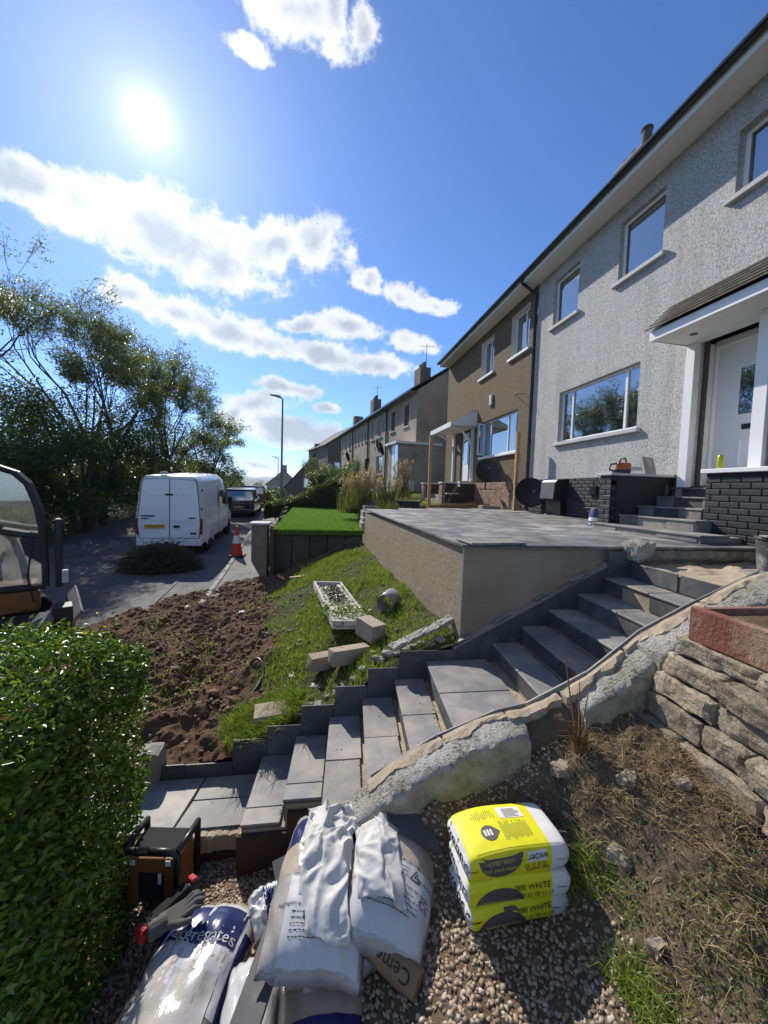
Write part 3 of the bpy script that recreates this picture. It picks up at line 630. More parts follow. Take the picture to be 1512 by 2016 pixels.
def window(root, h, mull=(), depth=.13, frame=WHITE, sill=True, trans=(), margin=None, sillm=None, fw=.055, opened=None, curtain=False):
    a, b, c, d = h; x = depth - .045
    w = empty('window'); w.parent = root
    f = MB()
    f.box(x, x + .05, a - .002, a + fw, c, d); f.box(x, x + .05, b - fw, b + .002, c, d); f.box(x + .001, x + .049, a + fw, b - fw, d - fw, d + .002); f.box(x + .001, x + .049, a + fw, b - fw, c - .002, c + fw)
    for q in mull: f.box(x - .004, x + .046, q - fw * .55, q + fw * .55, c + fw, d - fw)
    for (q0, q1, zz) in trans: f.box(x - .003, x + .045, q0, q1, zz - fw * .4, zz + fw * .4)
    f.build('frame', frame, w, bevel=.006, seg=1)
    st = [a + fw] + sorted(mull) + [b - fw]
    for i, (p, q) in enumerate(zip(st[:-1], st[1:])):
        MB().box(x + .022, x + .03, p + (.02 if i else 0), q - (.02 if i < len(st) - 2 else 0), c + fw, d - fw).build('pane', GLASS, w)
    if curtain: MB().box(x + .09, x + .1, a + fw, b - fw, c + .02, d).build('curtain', CURT, w)
    if sill: MB().box(-.075, depth - .04, a - .09, b + .09, c - .075, c + .002).build('sill', sillm or SILL, w, bevel=.008, seg=1)
    if margin: 
        mm = MB(); mm.box(-.012, .001, a - .1, a - .001, c, d + .1); mm.box(-.012, .001, b + .001, b + .1, c, d + .1); mm.box(-.012, .001, a - .001, b + .001, d + .001, d + .1); mm.build('surround', margin, w)
    return w
def brick_face(root, y0, y1, z0, z1, x, mat, mort, bl=.215, bh=.065, jt=.011, name='brick_base', axis=0, seed=1):
    base = MB().box(x + .008, x + .12, y0, y1, z0, z1) if axis == 0 else MB().box(y0, y1, x + .008, x + .1, z0, z1)
    base = base.build(name, mort, root)
    full = cmesh((.05, bl / 2, bh / 2), .005, .0015, seed) if axis == 0 else cmesh((bl / 2, .05, bh / 2), .005, .0015, seed)
    cache = {}; z = z0 + .002; r = 0; q = random.Random(seed)
    while z + bh <= z1 + .02:
        y = y0 - (bl / 2 + jt / 2 if r % 2 else 0)
        while y < y1 - .02:
            a, b = max(y, y0), min(y + bl, y1)
            if b - a > .03:
                l = round(b - a, 3)
                if abs(l - bl) < .002: me = full
                else:
                    if l not in cache: cache[l] = cmesh((.05, l / 2, bh / 2) if axis == 0 else (l / 2, .05, bh / 2), .005)
                    me = cache[l]
                dx = q.uniform(-.002, .003); cc = (a + b) / 2
                put('brick', me, mat, base, loc=(x + .05 + dx, cc, z + bh / 2) if axis == 0 else (cc, x + .05 + dx, z + bh / 2))
            y += bl + jt
        z += bh + jt; r += 1
    return base
def eaves(root, y0, y1, z, over=.42, tiles=True, rise=2.9, run=4.0, fascia=WPAINT):
    rf = MB(); rf.prism([(-over - .03, z + .20), (-over + .02, z + .12), (run, z + .12 + rise + .08), (run, z + .20 + rise + .08), ], 1, y0, y1); rf.prism([(run, z + .12 + rise + .08), (run, z + .20 + rise + .08), (2 * run + over, z + .2), (2 * run + over, z + .12)], 1, y0, y1)
    roof = rf.build('roof', ROOFM, root)
    MB().box(-over, .02, y0 + .01, y1 - .01, z, z + .03).build('soffit', fascia, roof)
    MB().box(-over - .024, -over - .001, y0 + .005, y1 - .005, z - .02, z + .16).build('fascia', fascia, roof)
    g = MB(); pr = [(-over - .145 + .06 * math.cos(t) + .06, z + .14 + .065 * math.sin(t)) for t in np.linspace(math.pi, 2 * math.pi, 9)]
    pr = pr + [(p[0] * 1.0 + (-.004 if i < 4 else .004) * 0 , p[1] + .004) for i, p in enumerate(pr[::-1])]
    g.prism([(-over - .026 - .06 + .06 * math.cos(t), z + .145 + .075 * math.sin(t)) for t in np.linspace(math.pi, 2 * math.pi, 10)], 1, y0, y1); g.build('gutter', GUTTER, roof, auto=60)
    return roof

HA = R_(1.43)
# ---- the white house
wh = empty('white_house', (5.5125, 0, 0), HA, 'white roughcast house with black painted brick base and tiled porch canopy', 'house')
Wh = [(6.24, 8.56, 1.23, 2.40), (8.09, 9.01, 4.06, 5.15), (5.95, 6.92, 4.06, 5.15), (3.72, 4.82, 4.14, 5.0), (4.05, 5.13, .20, 2.36)]
m = MB(); wall_holes(m, -2.0, 9.72, .375, 5.45, Wh[:4], .13); 
# the doorway runs right down to its own threshold, so its opening is cut separately
m = MB(); wall_holes(m, -2.0, 9.72, .20, 5.45, Wh, .13); m.add([(.9, -2, .2), (.9, 9.72, .2), (.9, 9.72, 5.45), (.9, -2, 5.45)], [(0, 1, 2, 3)])
m.build('wall', RC_WHITE, wh)
MB().box(.0, .9, -2.02, -2.0, -.6, 5.45).build('end_wall', RC_WHITE, wh)
window(wh, Wh[0], (6.62, 8.17)); window(wh, Wh[1]); window(wh, Wh[2]); window(wh, Wh[3], depth=.16, frame=WHITE)
brick_face(wh, 5.62, 9.66, -.52, .375, -.04, BRICKB, MORTB, seed=2)
eaves(wh, -2.2, 9.75, 5.45)
wing = brick_face(wh, 5.44, 5.68, -.5, .325, -1.10, BRICKB, MORTB, name='wing_wall', seed=3)
MB().box(-1.085, -.03, 5.445, 5.675, -.5, .33).build('wing_wall_core', BRICKB, wh)
MB().box(-1.13, .0, 5.40, 5.71, .332, .372).build('coping_slab', SILL, wh, bevel=.006, seg=1)
rb = brick_face(wh, 2.2, 4.30, -.62, .33, -.70, BRICKB, MORTB, name='porch_base_wall', seed=4)
MB().box(-.60, .5, 2.2, 4.296, -.62, .328).build('porch_base_core', BRICKB, wh)
MB().box(-.74, .5, 2.2, 4.35, .332, .385).build('window_board', WPAINT, wh, bevel=.006, seg=1)
MB().box(.002, .6, 4.302, 5.64, -.6, .196).build('plinth', BRICKB, wh); MB().box(-.004, .1, 5.262, 5.64, .15, .378).build('plinth', BRICKB, wh)
# front steps up to the door
fs = MB()
fst = [(-1.27, 3.82, 5.60, -.405), (-.94, 4.18, 5.44, -.262), (-.62, 4.38, 5.44, -.12), (-.30, 4.302, 5.44, .035), (-.03, 4.302, 5.44, .175)]
for i, (x, ya, yb, z) in enumerate(fst):
    MB().box(x + .025, .1, ya + .02, yb - .004 if i else yb, -.6 + i * .003, z - .024).build('step_core', SLATED if i not in (0, 1) else CONC, wh)
    n = 3 if i < 3 else 2
    for k in range(n):
        a = ya + (yb - ya) * k / n; b = ya + (yb - ya) * (k + 1) / n
        MB().box(x, x + .40, a + .002, b - .002, z - .022, z - .001 * k).build('step_tile', SLATE, wh, bevel=.003, seg=1)
    if i < 4:
        for (u0, u1) in ((.72, .97), (.03, .33)): MB().box(x + .014, x + .026, ya + (yb - ya) * u0, ya + (yb - ya) * u1, (fst[i - 1][3] if i else -.49) + .004, z - .026).build('riser_tile', SLATE, wh)
        MB().box(x + .03, .08, ya + .008, ya + .02, (fst[i - 1][3] if i else -.49) + .004, z - .026).build('riser_tile', SLATE, wh)
# porch: white cheeks, door and canopy
MB().box(-.10, .88, 5.132, 5.25, .18, 2.308).build('porch_cheek', WPAINT, wh, bevel=.004, seg=1)
MB().box(-.115, -.098, 5.125, 5.262, .18, 2.305).build('corner_trim', WHITE, wh)
MB().box(-.02, .012, 5.26, 5.36, -.35, .55).build('render_patch', M('grey_patch', (.42, .42, .41), .9, .15, 6, .4, 60), wh)
MB().box(-.29, .88, 4.0, 4.12, .386, 2.31).build('porch_cheek', WPAINT, wh, bevel=.004, seg=1)
MB().box(-.31, -.288, 3.99, 4.135, .386, 2.305).build('corner_trim', WHITE, wh)
MB().box(-.24, -.18, 2.2, 3.99, .386, 2.30).build('porch_side_window', GLASS, wh)
MB().box(.2, .9, 4.05, 5.13, .15, .196).build('threshold', CONC, wh)
df = MB(); df.box(.24, .33, 5.10, 5.131, .2, 2.34); df.box(.242, .328, 4.124, 4.24, .2, 2.34); df.box(.241, .329, 4.24, 5.10, 2.24, 2.34); df.build('door_frame', WHITE, wh, bevel=.005, seg=1)
MB().box(.05, .099, 5.08, 5.131, .2, 2.34).build('frame_seal', M('foam_gap', (.08, .07, .06), .95, .3, 9, .4), wh)
dr = empty('door_leaf'); dr.parent = wh; dr.location = (-.20, .05, 0); MB().box(.50, .545, 4.19, 5.048, .2, 2.238).build('front_door', WHITE, dr, bevel=.004, seg=1)
MB().box(.49, .506, 4.30, 4.72, 1.22, 1.86).build('door_pane', GLASS, dr); 
fr = MB(); fr.box(.484, .502, 4.24, 4.78, 1.87, 1.92); fr.box(.484, .502, 4.24, 4.78, 1.16, 1.21); fr.box(.4845, .5015, 4.725, 4.78, 1.21, 1.87); fr.box(.4845, .5015, 4.24, 4.295, 1.21, 1.87); fr.box(.488, .502, 4.24, 4.70, .36, .39); fr.box(.488, .502, 4.24, 4.70, .86, .89); fr.box(.4885, .5015, 4.67, 4.70, .39, .86); fr.build('door_moulding', WHITE, dr)
MB().box(.484, .506, 4.30, 4.66, 1.0, 1.07).build('letterbox', BLACKP, dr)
cn = empty('canopy'); cn.parent = wh
MB().box(-.735, .02, 1.6, 5.26, 2.31, 2.335).build('canopy_soffit', WPAINT, cn)
MB().box(-.76, -.736, 1.6, 5.265, 2.30, 2.43).build('canopy_fascia', WHITE, cn); MB().add([(-.75, 5.268, 2.31), (.0, 5.30, 2.31), (.0, 5.66, 3.02), (-.75, 5.268, 2.43)], [(0, 1, 2, 3)]).build('canopy_gable', WPAINT, cn)
MB().add([(-.74, 1.6, 2.425), (-.74, 5.26, 2.425), (.02, 5.66, 3.03), (.02, 1.6, 3.03)], [(0, 1, 2, 3)]).build('canopy_deck', DARKM, cn)
CANT = M('canopy_tiles', (.12, .105, .08), .9, .35, 12, .7, 70, .008, objvar=.2, col2=(.2, .19, .12), c2=(.55, .68))
for k in range(6):
    t0 = k / 6; xa = -.82 + t0 * .84; za = 2.42 + t0 * .66
    for j in range(13):
        y = 5.30 + .42 * t0 - j * .31
        MB().prism([(xa, za + .028), (xa, za + .052), (xa + .20, za + .152), (xa + .20, za + .128)], 1, y - .307, y).build('canopy_tile', CANT, cn)
MB().lathe([(.05, 0), (.05, .006), (.02, .008)], (-.40, 4.9, 2.303), 14).build('soffit_light', DARKM, cn)
# chimney and downpipe
ch = MB().box(2.4, 3.1, 9.33, 10.2, 6.2, 8.93).build('chimney', RC_WHITE, wh)
MB().box(2.36, 3.14, 9.29, 10.24, 8.93, 8.99).build('chimney_cap', CONC, ch)
for k, (yy, hh) in enumerate(((9.44, .46), (9.76, .14), (10.05, .13))): MB().lathe([(.13, 0), (.15, .05), (.13, .1), (.115, hh), (.14, hh + .02), (.14, hh + .06), (.08, hh + .06)], (2.62, yy, 8.99), 14).build('chimney_pot', M('clay_pot_%d' % k, (.10, .085, .07), .9, .3, 9), ch, smooth=False)
dp = MB(); dp.tube([(-.50, 9.74, 5.55), (-.46, 9.74, 5.44), (-.08, 9.74, 5.22), (-.05, 9.74, 5.1), (-.05, 9.74, -.4)], .038, 8); dp.build('downpipe', GUTTER, wh)
# air brick cover, cable and pipe on the black base
ab = MB(); ab.box(-.075, -.045, 7.05, 7.25, .03, .2)
for k in range(4): ab.box(-.09, -.074, 7.06, 7.24, .045 + k * .04, .065 + k * .04)
ab.build('air_vent', BLACKP, wh)
MB().tube([(-.08, 7.12, .22), (-.10, 7.12, .30), (-.06, 7.05, .31)], .012, 6).build('cable', BLACKP, wh)
MB().tube([(-.10, 7.35, -.25), (-.10, 6.2, -.24), (-.10, 6.05, -.33)], .022, 6).build('waste_pipe', BLACKP, wh)

# ---- the brown house
bh = empty('brown_house', (5.5125, 0, 0), HA, 'brown roughcast house with white windows and bracketed door canopy', 'house')
Bh = [(10.09, 11.12, 3.98, 5.2), (12.27, 13.3, 3.98, 5.2), (10.5, 12.94, 1.22, 2.42), (14.1, 14.95, .42, 2.3)]
m = MB(); wall_holes(m, 9.765, 16.8, .34, 5.452, Bh, .13); m.add([(.9, 9.765, .3), (.9, 16.8, .3), (.9, 16.8, 5.45), (.9, 9.765, 5.45)], [(0, 1, 2, 3)]); m.build('wall', RC_BROWN, bh)
MB().box(.0, 8, 16.80, 16.82, -.6, 5.45).build('end_wall', RC_BROWN, bh)
MARG = M('white_margin', (.66, .65, .62), .8, .08, 6, .2, 60)
window(bh, Bh[0], (10.55,), sillm=WPAINT, margin=None, depth=.2); window(bh, Bh[1], (12.8,), sillm=WPAINT, depth=.2); window(bh, Bh[2], (11.2, 12.4), sillm=WPAINT)
for wv in (Bh[0], Bh[1]):
    r_ = MB(); a, b, c, d = wv; r_.box(.002, .15, b - .004, b - .0015, c, d); r_.box(.002, .15, a + .002, b - .005, d - .005, d - .002); r_.build('white_reveal', MARG, bh)
# casements standing ajar
for (yy, za, zb, w) in ((12.9, 1.30, 2.38, .42),):
    cs = MB(); cs.box(-.16, .07, yy, yy + .035, za, za + .045); cs.box(-.16, .07, yy, yy + .035, zb - .045, zb); cs.box(-.16, -.115, yy + .001, yy + .034, za + .045, zb - .045); cs.box(.025, .07, yy + .001, yy + .034, za + .045, zb - .045)
    c_ = cs.build('open_casement', WHITE, bh); MB().box(-.115, .025, yy + .013, yy + .021, za + .045, zb - .045).build('casement_pane', GLASS, c_)
eaves(bh, 9.76, 16.85, 5.455)
brick_face(bh, 9.77, 13.95, -.5, .345, -.035, BRICKP, MORTP, seed=6); brick_face(bh, 14.98, 16.8, -.45, .345, -.035, BRICKP, MORTP, seed=7)
bd = MB().box(.06, .11, 14.14, 14.91, .44, 2.28).build('front_door', WHITE, bh, bevel=.004, seg=1); MB().box(.05, .066, 14.35, 14.7, 1.1, 2.0).build('door_pane', GLASS, bd)
bc = empty('door_canopy'); bc.parent = bh
MB().prism([(-.95, 2.46), (-.93, 2.40), (.0, 2.40), (.0, 2.93), (-.02, 2.97)], 1, 13.45, 15.9).build('canopy_roof', CANT, bc)
for (xa, xb, za, zb) in ((-.99, -.951, 2.32, 2.49),): MB().box(xa, xb, 13.40, 15.95, za, zb).build('canopy_fascia', WPAINT, bc)
MB().box(-.95, .0, 13.47, 15.88, 2.37, 2.398).build('canopy_soffit', WPAINT, bc); MB().prism([(-.97, 2.38), (0, 2.38), (0, 2.95), (-.97, 2.47)], 1, 13.41, 13.448).build('canopy_gable', WPAINT, bc)
for yy in (13.62, 15.6):
    MB().box(-.09, -.0, yy, yy + .1, .42, 2.36).build('bracket_post', WPAINT, bc); MB().tube([(-.05, yy + .05, 1.65), (-.18, yy + .05, 1.95), (-.5, yy + .05, 2.25), (-.8, yy + .05, 2.36)], .045, 6).build('bracket_brace', WPAINT, bc)
for yy in (13.3, 15.75):
    brick_face(bh, yy, yy + .35, -.5, .30, -1.25, BRICKP, MORTP, name='step_wall', seed=8); MB().box(-1.15, -.0, yy + .004, yy + .346, -.5, .30).build('step_wall_core', M('brown_step', (.085, .05, .035), .9, .2, 5), bh); MB().box(-1.28, -.0, yy - .03, yy + .38, .303, .345).build('step_coping', WPAINT, bh)
for k in range(4): MB().box(-1.2 + .27 * k, -.0, 13.66, 15.74, -.5, -.28 + .17 * k).build('door_step', CONC, bh)
al = MB().box(-.07, -.002, 12.15, 12.37, 2.86, 3.22).build('alarm_box', SILL, bh, bevel=.03, seg=2)
for (yc, zc, ht) in ((10.3, .9, .2),): pass
wb = MB(); wb.tube([(-.02, 10.15, 2.75), (-.28, 10.15, 2.72), (-.3, 10.15, 2.62)], .01, 5); wb.tube([(-.02, 10.15, 2.5), (-.26, 10.15, 2.71)], .008, 5); wb.build('hanging_bracket', DARKM, bh)

# ---- the long grey terrace farther down the street
ga = math.atan2(3.59, 21.0)
gt = empty('grey_terrace', (4.62, 20.95, .0), ga, 'long grey harled terrace of houses with satellite dishes farther down the street', 'houses')
G = [(1.2, 2.0, 3.75, 5.0), (3.6, 4.4, 3.75, 5.0), (6.4, 7.2, 3.75, 5.0), (8.3, 9.1, 3.75, 5.0), (10.6, 11.0, 3.9, 4.7), (11.8, 12.2, 3.9, 4.7), (13.0, 13.4, 3.9, 4.7), (14.2, 14.6, 3.9, 4.7), (16.2, 17.0, 3.75, 5.0), (18.0, 18.8, 3.75, 5.0), (19.8, 20.4, 3.75, 5.0),
     (2.2, 3.9, 1.1, 2.4), (6.1, 7.6, 1.1, 2.4), (9.4, 10.9, .3, 2.45), (12.3, 13.5, 1.1, 2.4), (15.5, 16.7, 1.1, 2.4), (18.0, 19.0, 1.1, 2.4)]
m = MB(); wall_holes(m, 0, 21.3, -1.2, 5.5, G, .16); m.add([(1, 0, -1), (1, 21.3, -1), (1, 21.3, 5.5), (1, 0, 5.5)], [(0, 1, 2, 3)]); m.build('wall', RC_GREY, gt)
m = MB(); gh = [(2.0, 2.75, 3.3, 4.9)]
def gable(mb, y, holes, rise, run, zt=5.5, dep=.12):
    zs_ = [-1.2, 3.3, 4.9, zt]; xs_ = [0, 2.0, 2.75, 2 * run]
    for a, b in zip(xs_[:-1], xs_[1:]):
        for c, d in zip(zs_[:-1], zs_[1:]):
            if any(h[0] <= a < h[1] and h[2] <= c < h[3] for h in holes): continue
            mb.add([(a, y, c), (b, y, c), (b, y, d), (a, y, d)], [(0, 1, 2, 3)])
    mb.add([(0, y, zt), (2 * run, y, zt), (run, y, zt + rise)], [(0, 1, 2)])
    for (a, b, c, d) in holes: mb.add([(a, y, c), (a, y, d), (a, y + dep, d), (a, y + dep, c), (b, y, c), (b, y, d), (b, y + dep, d), (b, y + dep, c)], [(0, 1, 2, 3), (7, 6, 5, 4), (0, 3, 7, 4), (1, 5, 6, 2)])
gable(m, 0.0, gh, 2.6, 3.8); m.build('gable_wall', RC_GREY, gt)
gwin = MB(); gwin.box(2.0, 2.07, .05, .1, 3.3, 4.9); gwin.box(2.68, 2.75, .05, .1, 3.3, 4.9); gwin.box(2.07, 2.68, .051, .099, 3.3, 3.37); gwin.box(2.07, 2.68, .051, .099, 4.83, 4.9); gwin.box(2.07, 2.68, .051, .099, 4.4, 4.46)
gw1 = gwin.build('gable_window', BLACKP, gt); MB().box(2.07, 2.68, .07, .08, 3.37, 4.83).build('pane', GLASS, gw1); MB().box(1.93, 2.82, -.06, .05, 3.23, 3.298).build('sill', SILL, gw1)
for i, h in enumerate(G):
    if i in (4, 5, 6, 7): window(gt, h, (), depth=.14, fw=.05)
    elif i == 13: MB().box(.12, .16, h[0], h[1], h[2], h[3]).build('passage_door', M('dark_passage', (.03, .03, .03), .8, .2, 5), gt)
    else: window(gt, h, ((h[0] + h[1]) / 2,), depth=.14, frame=WHITE if i not in (0, 1, 11) else BLACKP)
rf = MB(); rf.prism([(-.40, 5.52), (-.37, 5.45), (3.8, 8.13), (3.8, 8.22)], 1, -.12, 21.5); rf.prism([(3.8, 8.13), (3.8, 8.22), (8.0, 5.52), (7.97, 5.45)], 1, -.12, 21.5)
rf = rf.build('roof', ROOFM, gt); MB().box(-.44, -.39, -.1, 21.4, 5.40, 5.52).build('gutter', GUTTER, rf); MB().box(-.38, .01, -.05, 21.3, 5.39, 5.42).build('soffit', RC_DARK, rf)
for (yy, ht) in ((2.6, -.35), (13.0, -.1)):
    c_ = MB().box(1.2, 1.9, yy, yy + 1.0, 5.9, 8.0 + ht).build('chimney', RC_DARK, rf)
    for q in range(3): MB().lathe([(.12, 0), (.10, .3), (.12, .34), (.07, .34)], (1.55, yy + .18 + .32 * q, 8.0 + ht), 10).build('chimney_pot', RC_DARK, c_)
    ae = MB(); ax = yy - .4; ae.tube([(1.4, ax, 6.2), (1.4, ax, 8.9)], .018, 5); ae.tube([(1.0, ax, 8.7), (1.9, ax, 8.8)], .01, 4)
    for q in range(6): ae.tube([(1.05 + q * .15, ax - .18, 8.71 + q * .015), (1.05 + q * .15, ax + .18, 8.71 + q * .015)], .006, 4)
    ae.build('aerial', DARKM, c_)
for yy in (5.2, 9.9, 15.3, 20.9): MB().tube([(-.06, yy, 5.4), (-.06, yy, 0)], .05, 6).build('downpipe', GUTTER, gt)
def dish(root, c, r, yaw, tilt, name='satellite_dish', mat=None):
    d = empty(name); d.parent = root; d.location = c; d.rotation_euler = (tilt, 0, yaw)
    m = MB(); n = 22; prof = [(r * t, -.12 * r * (1 - t * t) * 2) for t in (0.02, .3, .55, .8, 1.0)] + [(r * 1.0, .012), (r * .8, -.24 * r * .36 + .012), (r * .3, -.2 * r + .01), (.01, -.24 * r + .012)]
    m.lathe(prof, (0, 0, 0), n, Matrix.Rotation(R_(90), 3, 'X')); m.build('reflector', mat or BLACKP, d, auto=40)
    a = MB(); a.tube([(0, .05, -r * .95), (0, -r * .8, -r * .55), (0, -r * 1.0, -.1)], .012, 6); a.build('feed_arm', DARKM, d); MB().obox((0, -r * 1.02, -.06), (.03, .05, .03), None, .01).build('receiver', DARKM, d)
    b = MB(); b.tube([(0, .24 * r, 0), (0, .24 * r + .16, 0), (0, .24 * r + .16, -.3)], .022, 6); b.build('mast', DARKM, d); return d
for (yy, zz) in ((5.3, 2.95), (4.6, 2.7), (14.9, 2.9)): dish(gt, (-.55, yy, zz), .48, R_(55), R_(-15))
# porch on the near corner
MB().box(-1.0, 1.5, .05, 1.9, -1.0, .55).build('porch_plinth', WPAINT, gt); pr = MB(); pr.box(-.98, 1.4, .08, .14, .552, 2.55); pr.box(-.98, -.92, 1.2, 1.85, .552, 2.55); pr.build('porch_panel', RC_GREY, gt)
MB().box(-.96, -.93, .14, .7, .6, 2.5).build('porch_pane', GLASS, gt); MB().box(-.97, -.94, .72, 1.18, .0, 2.5).build('porch_door', WHITE, gt); MB().box(-1.15, 1.6, -.05, 2.0, 2.552, 2.68).build('porch_roof', WPAINT, gt)
for k in range(9): MB().box(-1.025, -1.002, .08, 1.0, -.45 + .11 * k, -.36 + .11 * k).build('cladding_board', WPAINT, gt)

# ---- houses beyond
def small_house(name, loc, rz, L, W, ze, rise, zb, mat, label, wins=()):
    h = empty(name, loc, rz, label, 'house', None); m = MB()
    m.prism([(0, zb), (W, zb), (W, ze), (W / 2, ze + rise), (0, ze)], 1, 0, L); m.build('wall', mat, h)
    r = MB(); o = .25; k = rise / (W / 2)
    r.prism([(-o, ze - o * k + .02), (W / 2, ze + rise + .02), (W / 2, ze + rise + .14), (-o, ze - o * k + .14)], 1, -.12, L + .1); r.prism([(W / 2 + .002, ze + rise + .02), (W + o, ze - o * k + .02), (W + o, ze - o * k + .14), (W / 2 + .002, ze + rise + .14)], 1, -.12, L + .1); ro = r.build('roof', ROOFM, h)
    c = MB().box(W / 2 - .5, W / 2 + .5, .3, 1.0, ze + rise - .3, ze + rise + .9).build('chimney', mat, ro)
    for (x, z, w, ht) in wins:
        f = MB(); f.box(x, x + w, -.03, -.003, z, z + ht); f = f.build('window_frame', WHITE, h); MB().box(x + .12, x + w - .12, -.045, -.031, z + .12, z + ht - .12).build('pane', GLASS, f)
    return h
small_house('gabled_house', (-6.3, 50, 0), .05, 9, 9.6, -.9, 5.6, -4, RC_DARK, 'dark gabled house beyond the hedge with two small white windows', ((3.0, -.1, .65, 1.3), (6.6, 1.0, .65, 1.5)))
small_house('pale_house', (-10.0, 64, 0), .1, 8, 5.2, .3, 2.3, -6, M('pale_harling', (.34, .32, .28), .95, .12, 1, .3, 30), 'small pale house at the far end of the street below the hills', ((1.2, -1.6, .7, 1.0),))
small_house('end_gable_house', (-.3, 44.5, 0), ga + .1, 10, 7.5, 5.0, 2.6, -3, RC_DARK, 'dark house end just past the grey terrace', ((.8, 1.8, .8, 1.2),))
# ================================================================ vehicles and street things
def text_mesh(s, size=1.0, spacing=1.0):
    cu = bpy.data.curves.new('txt', 'FONT'); cu.body = s; cu.size = size; cu.align_x = 'CENTER'; cu.align_y = 'CENTER'; cu.space_character = spacing; cu.resolution_u = 3
    o = bpy.data.objects.new('txt', cu); COL.objects.link(o)
    dg = bpy.context.evaluated_depsgraph_get(); me = bpy.data.meshes.new_from_object(o.evaluated_get(dg)); bpy.data.objects.remove(o); bpy.data.curves.remove(cu)
    return me
def lettering(s, size, fmap, mat, parent, name='lettering', bold=0):
    me = text_mesh(s, size)
    for v in me.vertices: v.co = Vector(fmap(v.co.x, v.co.y))
    me.materials.clear(); return put(name, me, mat, parent)
VANW = M('van_white_paint', (.74, .75, .76), .35, .05, 1.5, .05, 30, spec=.5, Coat_Weight=.3, col2=(.60, .59, .56), c2=(.55, .8))
PLATE = M('yellow_plate', (.62, .38, .03), .5, .05, 3, 0); INK = M('black_ink', (.015, .015, .017), .6, .05, 3, 0)
REDL = M('red_lens', (.16, .018, .014), .2, .1, 6, 0, spec=.6); ORL = M('amber_lens', (.25, .07, .015), .2, .1, 6, 0)
RIM = M('steel_rim', (.18, .18, .18), .4, .2, 6, 0, metal=.6)
def wheel(root, c, r=.33, w=.2):
    t = MB(); M90 = Matrix.Rotation(R_(90), 3, 'Y'); t.lathe([(r * .62, -w / 2), (r * .9, -w / 2), (r, -w / 3), (r, w / 3), (r * .9, w / 2), (r * .62, w / 2)], c, 22, M90); ty = t.build('wheel', RUBBER, root, auto=40)
    q = MB(); q.lathe([(.03, -w * .42), (r * .6, -w * .45), (r * .63, -w * .5), (r * .63, w * .5), (r * .6, w * .45), (.05, w * .40)], c, 18, M90); q.build('rim', RIM, ty, auto=40)
def ring(y, hw, z0, z1, sy=0, taper=.82, zsh=1.35):
    h = z1 - z0; zs_ = min(zsh, z0 + h * .6)
    pts = [(hw * .9, z0), (hw * .985, z0 + .08), (hw, (z0 + zs_) / 2), (hw * .985, zs_), (hw * (taper + .05), z1 - .25), (hw * taper, z1 - .12), (hw * (taper - .1), z1 - .03), (hw * .4, z1)]
    P = pts + [(-x, z) for x, z in pts[::-1]]
    return [(x, y + sy * max(0, z - 1.0), z) for x, z in P]
van = empty('panel_van', (-5.0, 13.05, -2.345), R_(3.4), 'white high-roof panel van parked in the road with its rear doors towards us', 'van')
van.rotation_euler = (R_(3.0), 0, R_(3.4))
m = MB(); rk = .085
m.loft([ring(.03, .94, .40, 2.55, rk), ring(0.0, .965, .36, 2.57, rk), ring(.05, .98, .34, 2.59, rk), ring(.6, .985, .34, 2.6, rk * .5), ring(3.3, .985, .34, 2.6), ring(3.75, .98, .34, 2.5), ring(4.15, .97, .34, 2.15), ring(4.6, .95, .34, 1.5), ring(5.1, .92, .36, 1.2), ring(5.45, .85, .4, .95)])
m.build('body', VANW, van, auto=35)
def rear(poly, t0, t1):
    V = [(x, rk * max(0, z - 1.0) - t0, z) for x, z in poly] + [(x, rk * max(0, z - 1.0) - t1, z) for x, z in poly]; n = len(poly)
    return MB().add(V, [tuple(range(n)), tuple(range(2 * n - 1, n - 1, -1))] + [(i, (i + 1) % n, n + (i + 1) % n, n + i) for i in range(n)])
for s in (-1, 1):
    rear([(s * .001, .585), (s * .875, .585), (s * .915, 1.0), (s * .90, 1.36), (s * .805, 2.31), (s * .762, 2.455), (s * .001, 2.485)], -.01, .006).build('door_seal', BLACKP, van)
    d = rear([(s * .012, .60), (s * .86, .60), (s * .90, 1.0), (s * .885, 1.35), (s * .79, 2.30), (s * .75, 2.44), (s * .012, 2.47)], -.01, .016).build('rear_door', VANW, van, bevel=.008, seg=2)
    rear([(s * .06, 1.98), (s * .80, 1.98), (s * .80, 2.0), (s * .06, 2.0)], .010, .019).build('door_crease', VANW, d)
    rear([(s * .06, 1.15), (s * .86, 1.15), (s * .86, 1.18), (s * .06, 1.18)], .010, .020).build('door_crease', VANW, d)
    for z in (.8, 1.5, 2.1): rear([(s * .93, z), (s * .975, z), (s * .975, z + .07), (s * .93, z + .07)], .0, .03).build('hinge', BLACKP, d)
    l = rear([(s * .90, .72), (s * .975, .72), (s * .985, 1.02), (s * .975, 1.22), (s * .905, 1.22)], -.03, .028).build('tail_light', REDL, van)
    rear([(s * .905, .74), (s * .975, .74), (s * .98, .9), (s * .905, .9)], .0, .032).build('indicator', ORL, l)
rear([(-.12, 1.95), (.10, 1.95), (.10, 2.01), (-.12, 2.01)], .0, .034).build('upper_handle', BLACKP, van)
rear([(-.80, 1.28), (-.42, 1.28), (-.42, 1.32), (-.80, 1.32)], .0, .022).build('badge', DARKM, van); rear([(-.80, 1.20), (-.60, 1.20), (-.60, 1.23), (-.80, 1.23)], .0, .021).build('badge', DARKM, van); rear([(.55, 1.26), (.78, 1.26), (.74, 1.22), (.6, 1.22)], .0, .022).build('badge', DARKM, van)
rear([(.62, .72), (.80, .72), (.80, .78), (.62, .78)], .0, .021).build('badge', DARKM, van)
